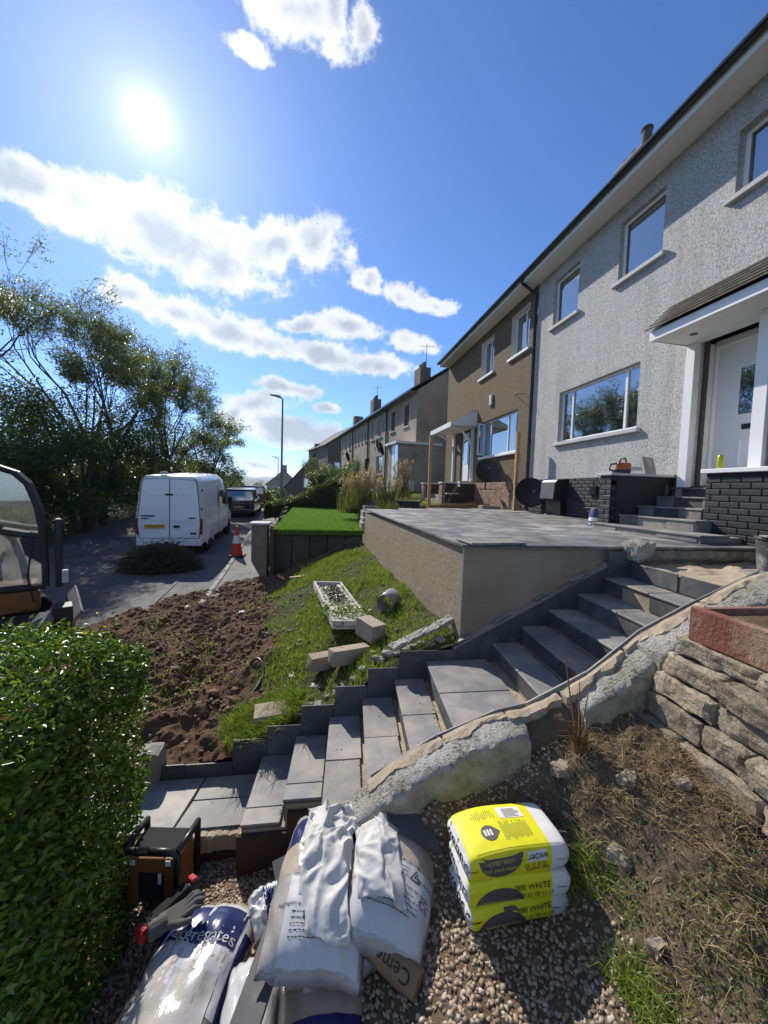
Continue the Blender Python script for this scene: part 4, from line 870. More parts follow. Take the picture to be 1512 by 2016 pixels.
rear([(.12, .93), (.30, .93), (.30, 1.01), (.12, 1.01)], .0, .024).build('lower_handle', BLACKP, van)
rear([(-.78, .90), (-.08, .90), (-.08, 1.10), (-.78, 1.10)], .0, .018).build('plate_recess', VANW, van); np_ = rear([(-.72, .91), (-.13, .91), (-.13, 1.035), (-.72, 1.035)], .01, .026).build('number_plate', PLATE, van)
lettering('YX60 OTF', .125, lambda x, y: (-.425 + x * .92, -.0285, .972 + y * .95), INK, np_)
rear([(-.95, .36), (.95, .36), (.95, .58), (-.95, .58)], -.06, .06).build('rear_bumper', VANW, van, bevel=.02, seg=2)
MB().box(-.9, .9, .1, .5, .22, .40).build('underbody', BLACKP, van)
MB().box(.977, .989, 2.45, 3.35, 1.35, 1.98).build('side_window', GLASS, van); MB().box(.955, .965, 3.5, 4.15, 1.3, 1.85).build('cab_window', GLASS, van)
for z in (2.2, 2.3, 2.4): MB().box(.84 - (z - 2.2) * .3, .865 - (z - 2.2) * .3, .35, 3.2, z, z + .02).build('roof_rib', VANW, van)
MB().box(.984, .992, .15, 4.2, 1.27, 1.29).build('side_crease', VANW, van); MB().box(.983, .9905, 2.36, 2.375, .5, 2.2).build('door_seam', DARKM, van)
MB().obox((1.1, 3.95, 1.5), (.09, .05, .16), None, .03).build('wing_mirror', BLACKP, van)
rear([(-.28, 2.60), (-.10, 2.60), (-.10, 2.70), (-.28, 2.70)], -.12, -.02).build('roof_beacon', SILL, van)
for x in (-.86, .86):
    for y in (.95, 4.45): wheel(van, (x, y, .33), .345, .21)
for s in (-1, 1): MB().tube([(s * .985, .95 + .42 * math.cos(t), .33 + .42 * math.sin(t)) for t in np.linspace(0, math.pi, 12)], .03, 6).build('wheel_arch', VANW, van)

def car(name, loc, rz, L, W, H, col, label, glassroof=False, plate='SN13 KXO', pitch=2.4):
    paint = M(name + '_paint', col, .25, .08, 2, 0, spec=.5, Coat_Weight=.7, Coat_Roughness=.08)
    c = empty(name, loc, rz, label, 'car', 'cars parked along the kerb'); c.rotation_euler = (R_(pitch), 0, rz); hw = W / 2
    def rg(y, w, z0, z1): return [(x, y, z) for x, z in [(w * .92, z0), (w, z0 + .12), (w, (z0 + z1) / 2), (w * .96, z1 - .05), (w * .85, z1), (-w * .85, z1), (-w * .96, z1 - .05), (-w, (z0 + z1) / 2), (-w, z0 + .12), (-w * .92, z0)]]
    zb = H * .62
    m = MB(); m.loft([rg(0, hw * .86, .32, zb - .08), rg(.08, hw * .96, .26, zb), rg(.5, hw, .22, zb), rg(L * .65, hw, .22, zb), rg(L * .75, hw * .98, .22, zb * .95), rg(L * .93, hw * .92, .24, zb * .75), rg(L, hw * .78, .3, zb * .6)]); m.build('body', paint, c, auto=35)
    def gh(y, w, z0, z1): return [(x, y, z) for x, z in [(w, z0), (w * .86, z1), (-w * .86, z1), (-w, z0)]]
    m = MB(); m.loft([gh(.06, hw * .9, zb - .04, zb), gh(.32, hw * .9, zb - .04, H - .06), gh(L * .45, hw * .93, zb - .04, H - .04), gh(L * .72, hw * .93, zb - .04, zb)]); m.build('windows', GLASS, c)
    m = MB(); m.loft([[(-hw * .78, .24, H - .08), (hw * .78, .24, H - .08), (hw * .74, .24, H - .02), (-hw * .74, .24, H - .02)], [(-hw * .82, .4, H - .07), (hw * .82, .4, H - .07), (hw * .76, .4, H), (-hw * .76, .4, H)], [(-hw * .82, L * .46, H - .07), (hw * .82, L * .46, H - .07), (hw * .76, L * .46, H - .01), (-hw * .76, L * .46, H - .01)]]); m.build('roof', paint, c)
    for s in (-1, 1):
        MB().tube([(s * hw * .93, .05, zb), (s * hw * .80, .30, H - .05)], .05, 6).build('rear_pillar', paint, c); MB().obox((s * hw * .84, .02, zb - .12), (.1, .06, .14), None, .02).build('tail_light', REDL, c)
        MB().obox((s * (hw + .08), L * .62, zb + .08), (.08, .05, .07), None, .02).build('wing_mirror', paint, c)
        for y in (.7, L - .8): wheel(c, (s * (hw - .1), y, .31), .31, .19)
    p = MB().obox((0, -.012, zb * .62), (.26, .01, .055), None, 0).build('number_plate', PLATE, c); lettering(plate, .10, lambda x, y: (x * .9, -.026, zb * .62 + y), INK, p)
    MB().obox((0, .0, .40), (hw * .9, .07, .10), None, .03).build('rear_bumper', paint, c); return c
car('dark_people_carrier', (-5.05, 22.6, -1.845), R_(4.0), 4.3, 1.78, 1.62, (.012, .016, .035), 'dark blue people carrier parked in front of the white van', pitch=2.8)
car('orange_hatchback', (-5.55, 29.6, -1.50), R_(6.5), 4.0, 1.70, 1.50, (.30, .075, .015), 'orange hatchback parked ahead of the dark people carrier', plate='SP09 LRK', pitch=.5)

# traffic cone on the kerb edge
cz = float(zr(12.6)) + .01
co = empty('traffic_cone', (-2.86, 12.6, cz + .10), 0, 'red and white traffic cone standing at the pavement edge', 'cone')
CRED = M('cone_red', (.55, .035, .015), .5, .1, 6, .1); CWH = M('cone_white', (.7, .68, .62), .4, .1, 6, .1)
MB().obox((0, 0, .025), (.25, .25, .025), None, .02).build('cone_base', M('cone_base_rubber', (.06, .04, .03), .8, .2, 6, .2), co)
for a, b, mt in ((.05, .42, CRED), (.421, .66, CWH), (.661, .95, CRED)): MB().lathe([(.19 - .15 * a / .95 * 1.0, a), (.19 - .15 * b / .95, b)], (0, 0, 0), 20).build('cone_band', mt, co, auto=40)
# lamp posts
LAMPM = M('galvanised_lamp', (.20, .20, .19), .5, .15, 3, .1, 60, metal=.4)
def lamp(loc, h, label):
    l = empty('street_lamp', loc, 0, label, 'street lamp', 'street lamps'); m = MB(); m.tube([(0, 0, 0), (0, 0, 1.2), (0, 0, 1.25), (0, 0, h)], [.11, .105, .075, .05], 10); m.build('pole', LAMPM, l)
    a = MB(); a.tube([(0, 0, h - .03), (-.12, 0, h + .06), (-.25, 0, h + .09)], .045, 8); a.build('arm', LAMPM, l)
    MB().loft([[(-.12, -.09, h + .02), (-.12, .09, h + .02), (-.12, .09, h + .17), (-.12, -.09, h + .17)], [(-.55, -.12, h + .12), (-.55, .12, h + .12), (-.55, .1, h + .22), (-.55, -.1, h + .22)], [(-.80, -.07, h + .17), (-.80, .07, h + .17), (-.80, .06, h + .22), (-.80, -.06, h + .22)]]).build('lantern', LAMPM, l); return l
lamp((-3.10, 25.7, -1.35), 6.95, 'tall grey street lamp rising above the dark hedge')
lamp((-6.65, 51.5, -2.5), 6.1, 'smaller distant street lamp in front of the far hills')

# ---------------------------------------------------------------- mini digger at the kerb
DIGO = M('digger_orange', (.20, .075, .018), .5, .25, 4, .1, 40, col2=(.14, .08, .04)); DIGK = M('digger_black', (.02, .02, .022), .5, .25, 6, .1); DIGG = M('digger_grey', (.16, .165, .17), .55, .3, 6, .2, 50, metal=.3)
def dusty_glass(name, dust, col=(.5, .5, .47)):
    t = NT(name); n = t.noise(7, 6, .7); f = t.ramp(n.outputs[0], [(.3, (dust * .6,) * 3), (.7, (min(1, dust * 1.3),) * 3)])
    tr = t.n('BsdfTransparent'); gl = t.n('BsdfGlossy'); gl.inputs['Roughness'].default_value = .03; df = t.n('BsdfDiffuse'); df.inputs[0].default_value = col + (1,); ts = t.n('BsdfTranslucent'); ts.inputs[0].default_value = col + (1,)
    a = t.n('MixShader'); a.inputs[0].default_value = .12; t.l(tr.outputs[0], a.inputs[1]); t.l(gl.outputs[0], a.inputs[2])
    d2 = t.n('MixShader'); d2.inputs[0].default_value = .6; t.l(df.outputs[0], d2.inputs[1]); t.l(ts.outputs[0], d2.inputs[2])
    b = t.n('MixShader'); t.l(f, b.inputs[0]); t.l(a.outputs[0], b.inputs[1]); t.l(d2.outputs[0], b.inputs[2]); t.l(b.outputs[0], t.out.inputs[0]); return t.m
DG1 = dusty_glass('dusty_cab_glass', .05, (.35, .36, .36)); DG2 = dusty_glass('scratched_cab_glass', .32, (.45, .45, .42))
dg = empty('mini_digger', (-4.34, 6.45, -2.5), 0, 'orange and black mini digger with glazed cab standing in the road behind the hedge', 'digger')
def D_(o): return into(dg, o)
Y0, Y1 = 6.45, 7.5
front = [(-4.86, .16), (-4.66, .08), (-4.52, -.08), (-4.42, -.40), (-4.36, -.80), (-4.34, -1.2), (-4.33, -1.66)]
for yy in (Y0, Y1): D_(MB().tube([(x, yy, z) for x, z in front], .045, 8).build('cab_front_post', DIGK, dg)); D_(MB().tube([(-5.02, yy, .14), (-5.02, yy, -1.66)], .055, 6).build('cab_middle_post', DIGK, dg)); D_(MB().tube([(-6.0, yy, .14), (-6.0, yy, -1.66)], .05, 6).build('cab_rear_post', DIGK, dg))
for yy in (Y0, Y1): D_(MB().tube([(-6.0, yy, -1.66), (-4.33, yy, -1.66)], .05, 6).build('cab_sill', DIGK, dg)); D_(MB().tube([(-5.02, yy, -.72), (-4.55, yy, -.84), (-4.36, yy, -.86)], .06, 6).build('cab_rail', DIGK, dg)); D_(MB().tube([(-6.0, yy, -.72), (-5.02, yy, -.72)], .05, 6).build('cab_rail', DIGK, dg))
D_(MB().prism([(-6.05, .14), (-4.84, .14), (-4.80, .19), (-4.95, .24), (-6.05, .24)], 1, Y0 - .06, Y1 + .06).build('cab_roof', DIGK, dg, bevel=.02)); D_(MB().box(-6.0, -4.98, Y0, Y1, .241, .262).build('roof_panel', SILL, dg))
up = [(-4.97, -.70), (-4.40, -.84), (-4.44, -.42), (-4.54, -.10), (-4.68, .05), (-4.88, .12), (-4.97, .12)]; lw = [(-4.97, -1.62), (-4.38, -1.62), (-4.38, -1.30), (-4.56, -1.15), (-4.62, -.90), (-4.97, -.78)]
for yy, g1, g2 in ((Y0, DG1, DG2), (Y1, DG1, DG1)):
    D_(MB().prism(up, 1, yy - .005, yy + .005).build('cab_window', g1, dg)); D_(MB().prism(lw, 1, yy - .005, yy + .005).build('door_pane', g2, dg)); D_(MB().prism([(-5.95, -.70), (-5.07, -.70), (-5.07, .12), (-5.95, .12)], 1, yy - .005, yy + .005).build('cab_window', g1, dg))
D_(MB().prism([(-4.38, -1.30), (-4.36, -.86), (-4.62, -.90), (-4.56, -1.15)], 1, Y0 - .02, Y0 + .02).build('door_panel', DIGK, dg))
D_(MB().box(-5.7, -5.2, 6.75, 7.2, -1.3, -1.15, b=.03).build('seat', DIGK, dg)); D_(MB().box(-5.75, -5.6, 6.75, 7.2, -1.15, -.45, b=.04).build('seat_back', DIGK, dg)); D_(MB().tube([(-4.75, 6.8, -1.6), (-4.78, 6.82, -1.0), (-4.72, 6.85, -.8)], .025, 6).build('control_lever', DIGK, dg))
D_(MB().box(-6.4, -4.40, Y0 - .02, Y1 + .05, -2.05, -1.70, b=.05).build('upper_body', DIGO, dg)); D_(MB().prism([(-5.0, -1.72), (-4.4, -1.72), (-4.6, -2.0), (-5.0, -2.05)], 1, Y0 - .03, Y0 - .021).build('body_panel', DIGO, dg))
for yy in (6.15, 7.45):
    n = 18; pth = [(-5.9, -2.38), (-4.45, -2.38), (-4.28, -2.30), (-4.25, -2.18), (-4.35, -2.06), (-5.9, -2.06), (-6.08, -2.14), (-6.08, -2.3)]
    D_(MB().prism(pth, 1, yy, yy + .28).build('track', RUBBER, dg, bevel=.03))
bl = MB(); bl.add([(-4.06, 5.75, -2.42), (-4.0, 5.75, -2.1), (-3.9, 5.75, -1.98), (-3.9, 7.6, -1.98), (-4.0, 7.6, -2.1), (-4.06, 7.6, -2.42), (-4.1, 5.75, -2.42), (-4.05, 5.75, -2.08), (-3.93, 5.75, -1.94), (-3.93, 7.6, -1.94), (-4.05, 7.6, -2.08), (-4.1, 7.6, -2.42)], [(0, 1, 4, 5), (1, 2, 3, 4), (6, 11, 10, 7), (7, 10, 9, 8), (0, 6, 7, 1), (1, 7, 8, 2), (5, 4, 10, 11), (4, 3, 9, 10), (2, 8, 9, 3), (0, 5, 11, 6)])
D_(bl.build('dozer_blade', DIGG, dg, bevel=.006)); 
D_(MB().prism([(-4.9, -2.36), (-4.25, -2.05), (-4.25, -1.98), (-4.95, -2.28)], 1, 5.7, 6.2).build('blade_arm', DIGG, dg, bevel=.01)); D_(MB().prism([(-4.27, -2.2), (-4.03, -2.2), (-4.03, -1.86), (-4.27, -1.86)], 1, 5.75, 6.05).build('blade_bracket', DIGK, dg, bevel=.01))
D_(MB().box(-4.22, -4.12, 6.4, 6.6, -1.7, -.62, b=.02).build('boom_post', DIGK, dg)); D_(MB().tube([(-4.15, 6.9, -1.6), (-3.95, 6.9, -.4), (-4.05, 6.9, .0)], .02, 6, ).build('hose', DIGK, dg)) if False else None
D_(MB().tube([(-4.48, 6.43, -.80), (-4.50, 6.42, -1.15), (-4.54, 6.42, -1.5), (-4.47, 6.42, -1.9)], .014, 6).build('hose', DIGK, dg)); D_(MB().box(-4.14, -4.06, 6.3, 6.42, -1.62, -1.42, b=.01).build('lamp_housing', SILL, dg))
dg.rotation_euler = (0, 0, R_(33)); dg.location = (-4.36, 6.62, -2.5)
# ================================================================ planting
def leaf_cards(C, size, aspect=.45, seed=1, up=.35, droop=0.0, fold=.25, N=None, lo=.6, hi=1.25):
    "leaf faces at centres C (n,3): two triangles folded along the midrib"
    r = np.random.default_rng(seed); n = len(C); sz = size * r.uniform(lo, hi, n)
    d = r.normal(size=(n, 3)); d[:, 2] = d[:, 2] * .6 - droop
    if N is not None: d = d * .8 + N * .7
    d /= np.linalg.norm(d, axis=1)[:, None] + 1e-9
    nm = r.normal(size=(n, 3)); nm[:, 2] = np.abs(nm[:, 2]) + up
    if N is not None: nm = nm * .6 + N * .6
    s = np.cross(d, nm); s /= np.linalg.norm(s, axis=1)[:, None] + 1e-9; nm = np.cross(s, d)
    L = d * sz[:, None]; W = s * (sz * aspect)[:, None]; f = nm * (sz * aspect * fold)[:, None]
    V = np.stack([C - L * .5, C + W * .5 + f, C + L * .5, C - W * .5 + f], 1).reshape(-1, 3)
    b = np.arange(n)[:, None] * 4; F = np.concatenate([b + np.array([0, 1, 2]), b + np.array([0, 2, 3])], 0)
    return V, F
def blob(r, centers, radii, n, shell=.75):
    k = r.integers(0, len(centers), n); w = np.array(radii) ** 2; k = r.choice(len(centers), n, p=w / w.sum())
    d = r.normal(size=(n, 3)); d /= np.linalg.norm(d, axis=1)[:, None]; t = 1 - (1 - shell) * r.random(n) ** .7 * 1.6
    return np.array(centers)[k] + d * (np.array(radii)[k] * t)[:, None] * np.array([1, 1, .85]), d
BARK = M('tree_bark', (.085, .07, .055), .95, .3, 6, .8, 30, .02)
LEAF_A = leafmat('leaf_ash', (.085, .11, .055), (.17, .19, .105), .5, .5, .28); LEAF_B = leafmat('leaf_hawthorn', (.035, .06, .02), (.10, .135, .042), .42, .4, .3); LEAF_C = leafmat('leaf_willow', (.05, .075, .035), (.12, .15, .07), .45, .4, .3)
LEAF_H = leafmat('leaf_privet', (.032, .075, .009), (.19, .28, .03), .22, .32, .32); LEAF_Y = leafmat('leaf_yellow', (.30, .26, .02), (.35, .30, .02), .3)
GRASSM = leafmat('grass_blade', (.10, .16, .02), (.27, .33, .06), .35, .25, .45); TURFM = leafmat('turf_blade', (.11, .22, .03), (.20, .33, .06), .25, .2, .5); DRYM = leafmat('dry_grass', (.22, .15, .08), (.42, .32, .19), .2, .1, .7)
REEDM = leafmat('reed_blade', (.07, .085, .03), (.17, .17, .075), .35, .25, .5)
def limbs(m, p, d, L, r, depth, rg, tips, spread=.55, gnarl=.25, up=.15, minr=.008, segs=3):
    pts = [p.copy()]; q = p.copy(); dd = d.copy(); rad = [r]
    for s in range(segs):
        dd = (dd + Vector((rg.gauss(0, gnarl), rg.gauss(0, gnarl), rg.gauss(0, gnarl) + up)) * .35).normalized(); q = q + dd * (L / segs); pts.append(q.copy()); rad.append(max(minr, r * (1 - .45 * (s + 1) / segs)))
        if depth <= 1: tips.append((q.copy(), dd.copy()))
    m.tube(pts, rad, 6 if r > .05 else 4, False)
    if depth <= 0: return
    for k in range(rg.choice((2, 3, 3)) if depth > 1 else 3):
        a = rg.uniform(0, 6.28); sp = spread * rg.uniform(.6, 1.3); u = dd.orthogonal().normalized(); w = dd.cross(u)
        nd = (dd * math.cos(sp) + (u * math.cos(a) + w * math.sin(a)) * math.sin(sp)).normalized(); st = pts[-1] if k < 2 else pts[-2]
        limbs(m, st, nd, L * rg.uniform(.62, .85), rad[-1] * .8, depth - 1, rg, tips, spread, gnarl, up, minr)
def ash_tree(loc, h, seed, label, leafn=26, size=.20):
    rg = random.Random(seed); t = empty('ash_tree', loc, 0, label, 'tree', 'trees along the far side of the road'); m = MB(); tips = []
    for k in range(3): limbs(m, Vector((rg.uniform(-.3, .3), rg.uniform(-.3, .3), 0)), Vector((rg.uniform(-.35, .35), rg.uniform(-.25, .25), 1)).normalized(), h * .30, h * .020, 5, rg, tips, .50, .22, .20)
    tr = m.build('trunk', BARK, t, smooth=True)
    r = np.random.default_rng(seed); cs = []
    for (p, d) in tips:
        if r.random() < .30: continue
        n = max(2, int(leafn * (1.5 - 1.25 * min(1, p.z / h)) * r.uniform(.3, 1.3))); base = np.array(p); dirv = np.array([r.uniform(.2, .9), r.normal() * .3, -r.uniform(.0, .35)])
        s_ = r.random((n, 1)); cs.append(base + dirv * s_ * .55 + r.normal(size=(n, 3)) * np.array([.14, .14, .09]))
    C = np.concatenate(cs); V, F = leaf_cards(C, size, .32, seed, .5, .35); put('crown', fast_mesh('crown', V, F), LEAF_A, t); return t
def bush(name, loc, blobs, n, size, mat, seed, label, cat='tree', group='trees along the far side of the road', aspect=.5):
    t = empty(name, loc, 0, label, cat, group); r = np.random.default_rng(seed)
    C, d = blob(r, [b[:3] for b in blobs], [b[3] for b in blobs], n, .62); C = C + r.normal(size=C.shape) * size * .9
    C += .35 * np.stack([fbm(C[:, 0] * .9, C[:, 2] * .9, seed), fbm(C[:, 1] * .9, C[:, 2] * .9, seed + 3), fbm(C[:, 0] * .9, C[:, 1] * .9, seed + 5)], 1)
    V, F = leaf_cards(C, size, aspect, seed, .4, .1); put('crown', fast_mesh('crown', V, F), mat, t)
    m = MB(); rg = random.Random(seed)
    for b in blobs[: min(6, len(blobs))]: m.tube([(rg.uniform(-.3, .3), rg.uniform(-.3, .3), -.3), ((b[0]) * .4, b[1] * .4, b[2] * .5), (b[0], b[1], b[2])], [.13, .08, .03], 6, False)
    m.build('trunk', BARK, t, smooth=True); return t
def cluster(seed, ext, n, rad, z0=0.8):
    r = random.Random(seed); return [(r.uniform(-ext[0], ext[0]), r.uniform(-ext[1], ext[1]), r.uniform(z0, ext[2]), r.uniform(*rad)) for _ in range(n)]
ash_tree((-11.2, 20.5, -1.9), 11.6, 5, 'tall thin-leaved ash tree with bare twigs behind the white van', 44, .15)
ash_tree((-15.2, 18.5, -1.9), 11.8, 12, 'tall sparse ash tree leaning over the digger at the picture edge', 40, .15)
ash_tree((-10.6, 26.0, -1.7), 9.8, 23, 'slimmer ash tree rising between the van and the willow', 42, .16)
bush('hawthorn_tree', (-10.9, 12.5, -2.0), cluster(3, (1.8, 2.4, 3.8), 20, (.8, 1.3)), 30000, .11, LEAF_B, 31, 'dense dark hawthorn hanging over the road beside the digger')
bush('hawthorn_tree', (-14.0, 16.0, -2.0), cluster(13, (2.6, 2.5, 5.4), 30, (.9, 1.5)), 34000, .12, LEAF_B, 37, 'tall dark hawthorn mass behind the digger cab')
bush('hawthorn_tree', (-10.2, 18.0, -1.9), cluster(4, (1.6, 2.4, 4.8), 24, (.8, 1.3)), 32000, .11, LEAF_B, 32, 'dark hawthorn thicket close behind the parked white van')
bush('hawthorn_tree', (-10.3, 24.0, -1.7), cluster(5, (1.9, 2.6, 5.4), 26, (.8, 1.4)), 32000, .12, LEAF_C, 33, 'mid green hawthorn between the white van and the willow')
bush('willow_tree', (-9.3, 31.0, -1.5), cluster(6, (1.7, 2.2, 5.4), 18, (.7, 1.2), 1.6), 22000, .13, LEAF_C, 34, 'round grey-green willow at the end of the tree line')
bush('roadside_shrub', (-9.6, 37.5, -1.5), cluster(7, (1.8, 2.6, 2.8), 12, (.6, 1.0)), 12000, .13, LEAF_B, 35, 'low dark shrub past the willow at the road bend')
bush('roadside_shrub', (-11.5, 7.5, -2.1), cluster(8, (1.6, 2.4, 3.2), 14, (.7, 1.1)), 16000, .11, LEAF_B, 36, 'leafy shrub beside the road at the picture edge behind the digger roof')
bush('far_tree', (-12.5, 66, -3.5), cluster(9, (2.5, 2.5, 4.5), 10, (.9, 1.5)), 6000, .25, LEAF_B, 38, 'small bright tree in front of the pale house', group='bushes in the far gardens')
bush('garden_bush', (.2, 33, -.4), cluster(10, (1.8, 1.5, 2.4), 12, (.6, 1.0)), 14000, .11, LEAF_C, 39, 'tall grey-green garden bush in front of the grey terrace', 'bush', 'bushes in the far gardens')
bush('garden_bush', (-.4, 27.5, -.6), cluster(11, (1.2, 1.0, 1.7), 10, (.45, .7)), 10000, .09, LEAF_B, 40, 'rounded green bush just behind the dark hedge', 'bush', 'bushes in the far gardens')
bush('garden_bush', (-4.3, 33, -1.3), cluster(12, (1.0, 2.5, 1.0), 10, (.4, .6), .3), 9000, .09, LEAF_H, 41, 'low bright bush along the pavement near the far lamp', 'bush', 'bushes in the far gardens')

r = np.random.default_rng(205); n = 110000; Y = r.uniform(3, 46, n); X = -9.9 - 8.5 * r.random(n) ** 1.6 + .6 * fbm(Y * .5, Y * .1, 206) - .035 * np.clip(Y - 20, 0, 30); top_ = 2.0 + 1.6 * fbm(X * .35, Y * .35, 207) + .25 * (-9.9 - X); C = np.stack([X, Y, zr(Y) + .3 + np.clip(top_, .3, 6) * r.random(n) ** .6], 1); C += .3 * np.stack([fbm(Y * 1.2, C[:, 2] * 1.2, 208), fbm(X * 1.2, C[:, 2] * 1.2, 209), fbm(X * 1.2, Y * 1.2, 210)], 1)
V, F = leaf_cards(C, .15, .5, 211, .4, .1); put('undergrowth', fast_mesh('ug', V, F), LEAF_B, kind='stuff', label='dark leafy undergrowth filling the roadside beneath the trees', category='undergrowth')
# ---- hedges as clipped boxes of leaves
def hedge(name, label, prof, y0, y1, n, size, mat, seed, top=None, rnd=.18, group=None, aspect=.5, face=(0, 0)):
    "prof: (x, z_bottom, z_top) along x"
    h = empty(name, (prof[0][0], y0, prof[0][1]), 0, label, 'hedge', group); r = np.random.default_rng(seed)
    xs_ = [p[0] for p in prof]; zb = [p[1] for p in prof]; zt = [p[2] for p in prof]
    a = abs(xs_[-1] - xs_[0]); hh = np.mean(zt) - np.mean(zb); dd = y1 - y0
    areas = np.array([a * hh, a * hh * .4, a * dd, dd * hh, dd * hh]); k = r.choice(5, n, p=areas / areas.sum())
    u, v, w = r.random(n), r.random(n), r.random(n) ** 2 * rnd
    x0_, x1_ = min(xs_), max(xs_)
    X = x0_ + (x1_ - x0_) * u; Y = y0 + dd * v; N_ = np.zeros((n, 3))
    sel = k == 0; Y[sel] = y0 + w[sel]; N_[sel, 1] = -1
    sel = k == 1; Y[sel] = y1 - w[sel]; N_[sel, 1] = 1
    sel = k == 3; X[sel] = x1_ - w[sel]; N_[sel, 0] = 1
    sel = k == 4; X[sel] = x0_ + w[sel]; N_[sel, 0] = -1
    o_ = np.argsort(xs_); ZB = np.interp(X, np.array(xs_)[o_], np.array(zb)[o_]); ZT = np.interp(X, np.array(xs_)[o_], np.array(zt)[o_]); Z = ZB + (ZT - ZB) * r.random(n)
    sel = k == 2; Z[sel] = ZT[sel] - w[sel]; N_[sel, 2] = 1
    # round the upper edges
    e = np.minimum(np.minimum(X - x0_, x1_ - X), np.minimum(Y - y0, y1 - Y)); cut = np.clip(1 - e / .22, 0, 1) ** 2 * .16; Z = np.where(Z > ZT - cut, ZT - cut - r.random(n) * .1, Z)
    C = np.stack([X, Y, Z], 1); C += .10 * np.stack([fbm(Y * 3, Z * 3, seed), fbm(X * 3, Z * 3, seed + 1), fbm(X * 3, Y * 3, seed + 2)], 1) * (size / .03) ** .5 + r.normal(size=(n, 3)) * size * .35
    V, F = leaf_cards(C, size, aspect, seed, .4, 0, .3, N_, .35, 1.6); V = V - np.array([prof[0][0], y0, prof[0][1]])
    put('foliage', fast_mesh('foliage', V, F), mat, h)
    m = MB(); rg = random.Random(seed); px, pz = prof[0][0], prof[0][1]
    for q in range(max(1, int((a - .9) / .35) + 1)):
        x = x0_ + .45 + q * .35 - px; y = dd * rg.uniform(.42, .58); zt_ = float(np.interp(x + px, np.array(xs_)[o_], np.array(zt)[o_])) - pz; zb_ = float(np.interp(x + px, np.array(xs_)[o_], np.array(zb)[o_])) - pz
        for w_ in range(3): m.tube([(x, y, zb_ - .2), (x + rg.uniform(-.15, .15), y + rg.uniform(-.08, .08), zb_ + (zt_ - zb_) * .5), (x + rg.uniform(-.12, .12), dd * rg.uniform(.4, .6), zt_ - .25)], [.022, .014, .005], 5, False)
    m.build('stems', BARK, h); 
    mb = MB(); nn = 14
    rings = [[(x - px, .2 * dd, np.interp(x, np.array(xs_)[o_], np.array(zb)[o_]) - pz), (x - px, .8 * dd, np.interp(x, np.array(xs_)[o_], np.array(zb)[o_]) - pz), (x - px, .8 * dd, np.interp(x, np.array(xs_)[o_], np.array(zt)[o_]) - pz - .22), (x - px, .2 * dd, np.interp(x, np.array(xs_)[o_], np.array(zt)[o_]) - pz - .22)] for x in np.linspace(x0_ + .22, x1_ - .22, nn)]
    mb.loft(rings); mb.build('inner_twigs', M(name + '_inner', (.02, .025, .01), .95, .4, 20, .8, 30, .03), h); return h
hd = hedge('privet_hedge', 'big bright green clipped hedge in front beside the bags', [(-1.22, -2.95, -.97), (-2.2, -2.95, -.90), (-3.6, -2.95, -.88)], 1.55, 2.78, 66000, .036, LEAF_H, 51, aspect=.48)
r = np.random.default_rng(5); C = np.stack([r.uniform(-2.6, -1.3, 60), r.uniform(2.0, 2.8, 60), -.93 + r.normal(size=60) * .03], 1) - np.array([-1.22, 1.55, -2.95]); V, F = leaf_cards(C, .03, .7, 6); put('yellow_leaves', fast_mesh('yl', V, F), LEAF_Y, hd, kind='stuff')
C = np.stack([r.uniform(-2.9, -1.24, 1500), r.uniform(1.52, 2.78, 1500), r.uniform(-2.6, -.95, 1500)], 1); C[:900, 1] = 1.55 + .05 * r.random(900); C[900:, 0] = -1.25 - .05 * r.random(600); C -= np.array([-1.22, 1.55, -2.95]); V, F = leaf_cards(C, .034, .5, 66, .3, .3); put('dead_leaves', fast_mesh('dl', V, F), leafmat('dead_hedge_leaf', (.07, .045, .02), (.17, .12, .05), .2), hd, kind='stuff')
sh = []   # young upright shoots above the clipped top
for k in range(90):
    x, y = r.uniform(-3.2, -1.3), r.uniform(1.8, 2.75); n = r.integers(5, 9); hgt = r.uniform(.06, .14)
    for j in range(n): sh.append((x + r.normal() * .012, y + r.normal() * .012, -.99 + hgt * j / n))
C = np.array(sh) - np.array([-1.22, 1.55, -2.95]); V, F = leaf_cards(C, .045, .4, 9, .2, -.5); put('young_shoots', fast_mesh('ys', V, F), LEAF_H, hd, kind='stuff')
hedge('dark_hedge', 'dark clipped hedge sloping down across the gardens beyond the lawn', [(-3.0, -1.5, -.75), (-2.1, -1.5, -.62), (-1.2, -1.5, -.30), (-.2, -1.5, .25), (.7, -1.5, .78), (1.35, -1.5, .80)], 18.6, 19.7, 26000, .06, LEAF_B, 52)

# ---- grass
def blades(P, h, w, mat, name, seed, lean=.5, **props):
    r = np.random.default_rng(seed); n = len(P); H = h * r.uniform(.45, 1.3, n); a = r.uniform(0, 6.283, n); W = w * r.uniform(.7, 1.3, n)
    sx = np.stack([np.cos(a), np.sin(a), np.zeros(n)], 1) * W[:, None] * .5; b = r.uniform(0, 6.283, n); ln = lean * r.uniform(.2, 1.3, n)
    dv = np.stack([np.cos(b) * ln, np.sin(b) * ln, np.ones(n)], 1); mid = P + dv * (H * .55)[:, None] * np.array([.55, .55, 1]); tip = P + dv * H[:, None] * np.array([1.25, 1.25, .9])
    V = np.stack([P - sx, P + sx, mid + sx * .8, mid - sx * .8, tip], 1).reshape(-1, 3); q = np.arange(n)[:, None] * 5
    F = np.concatenate([q + np.array([0, 1, 2]), q + np.array([0, 2, 3]), q + np.array([3, 2, 4])], 0)
    return put(name, fast_mesh(name, V, F), mat, **props)
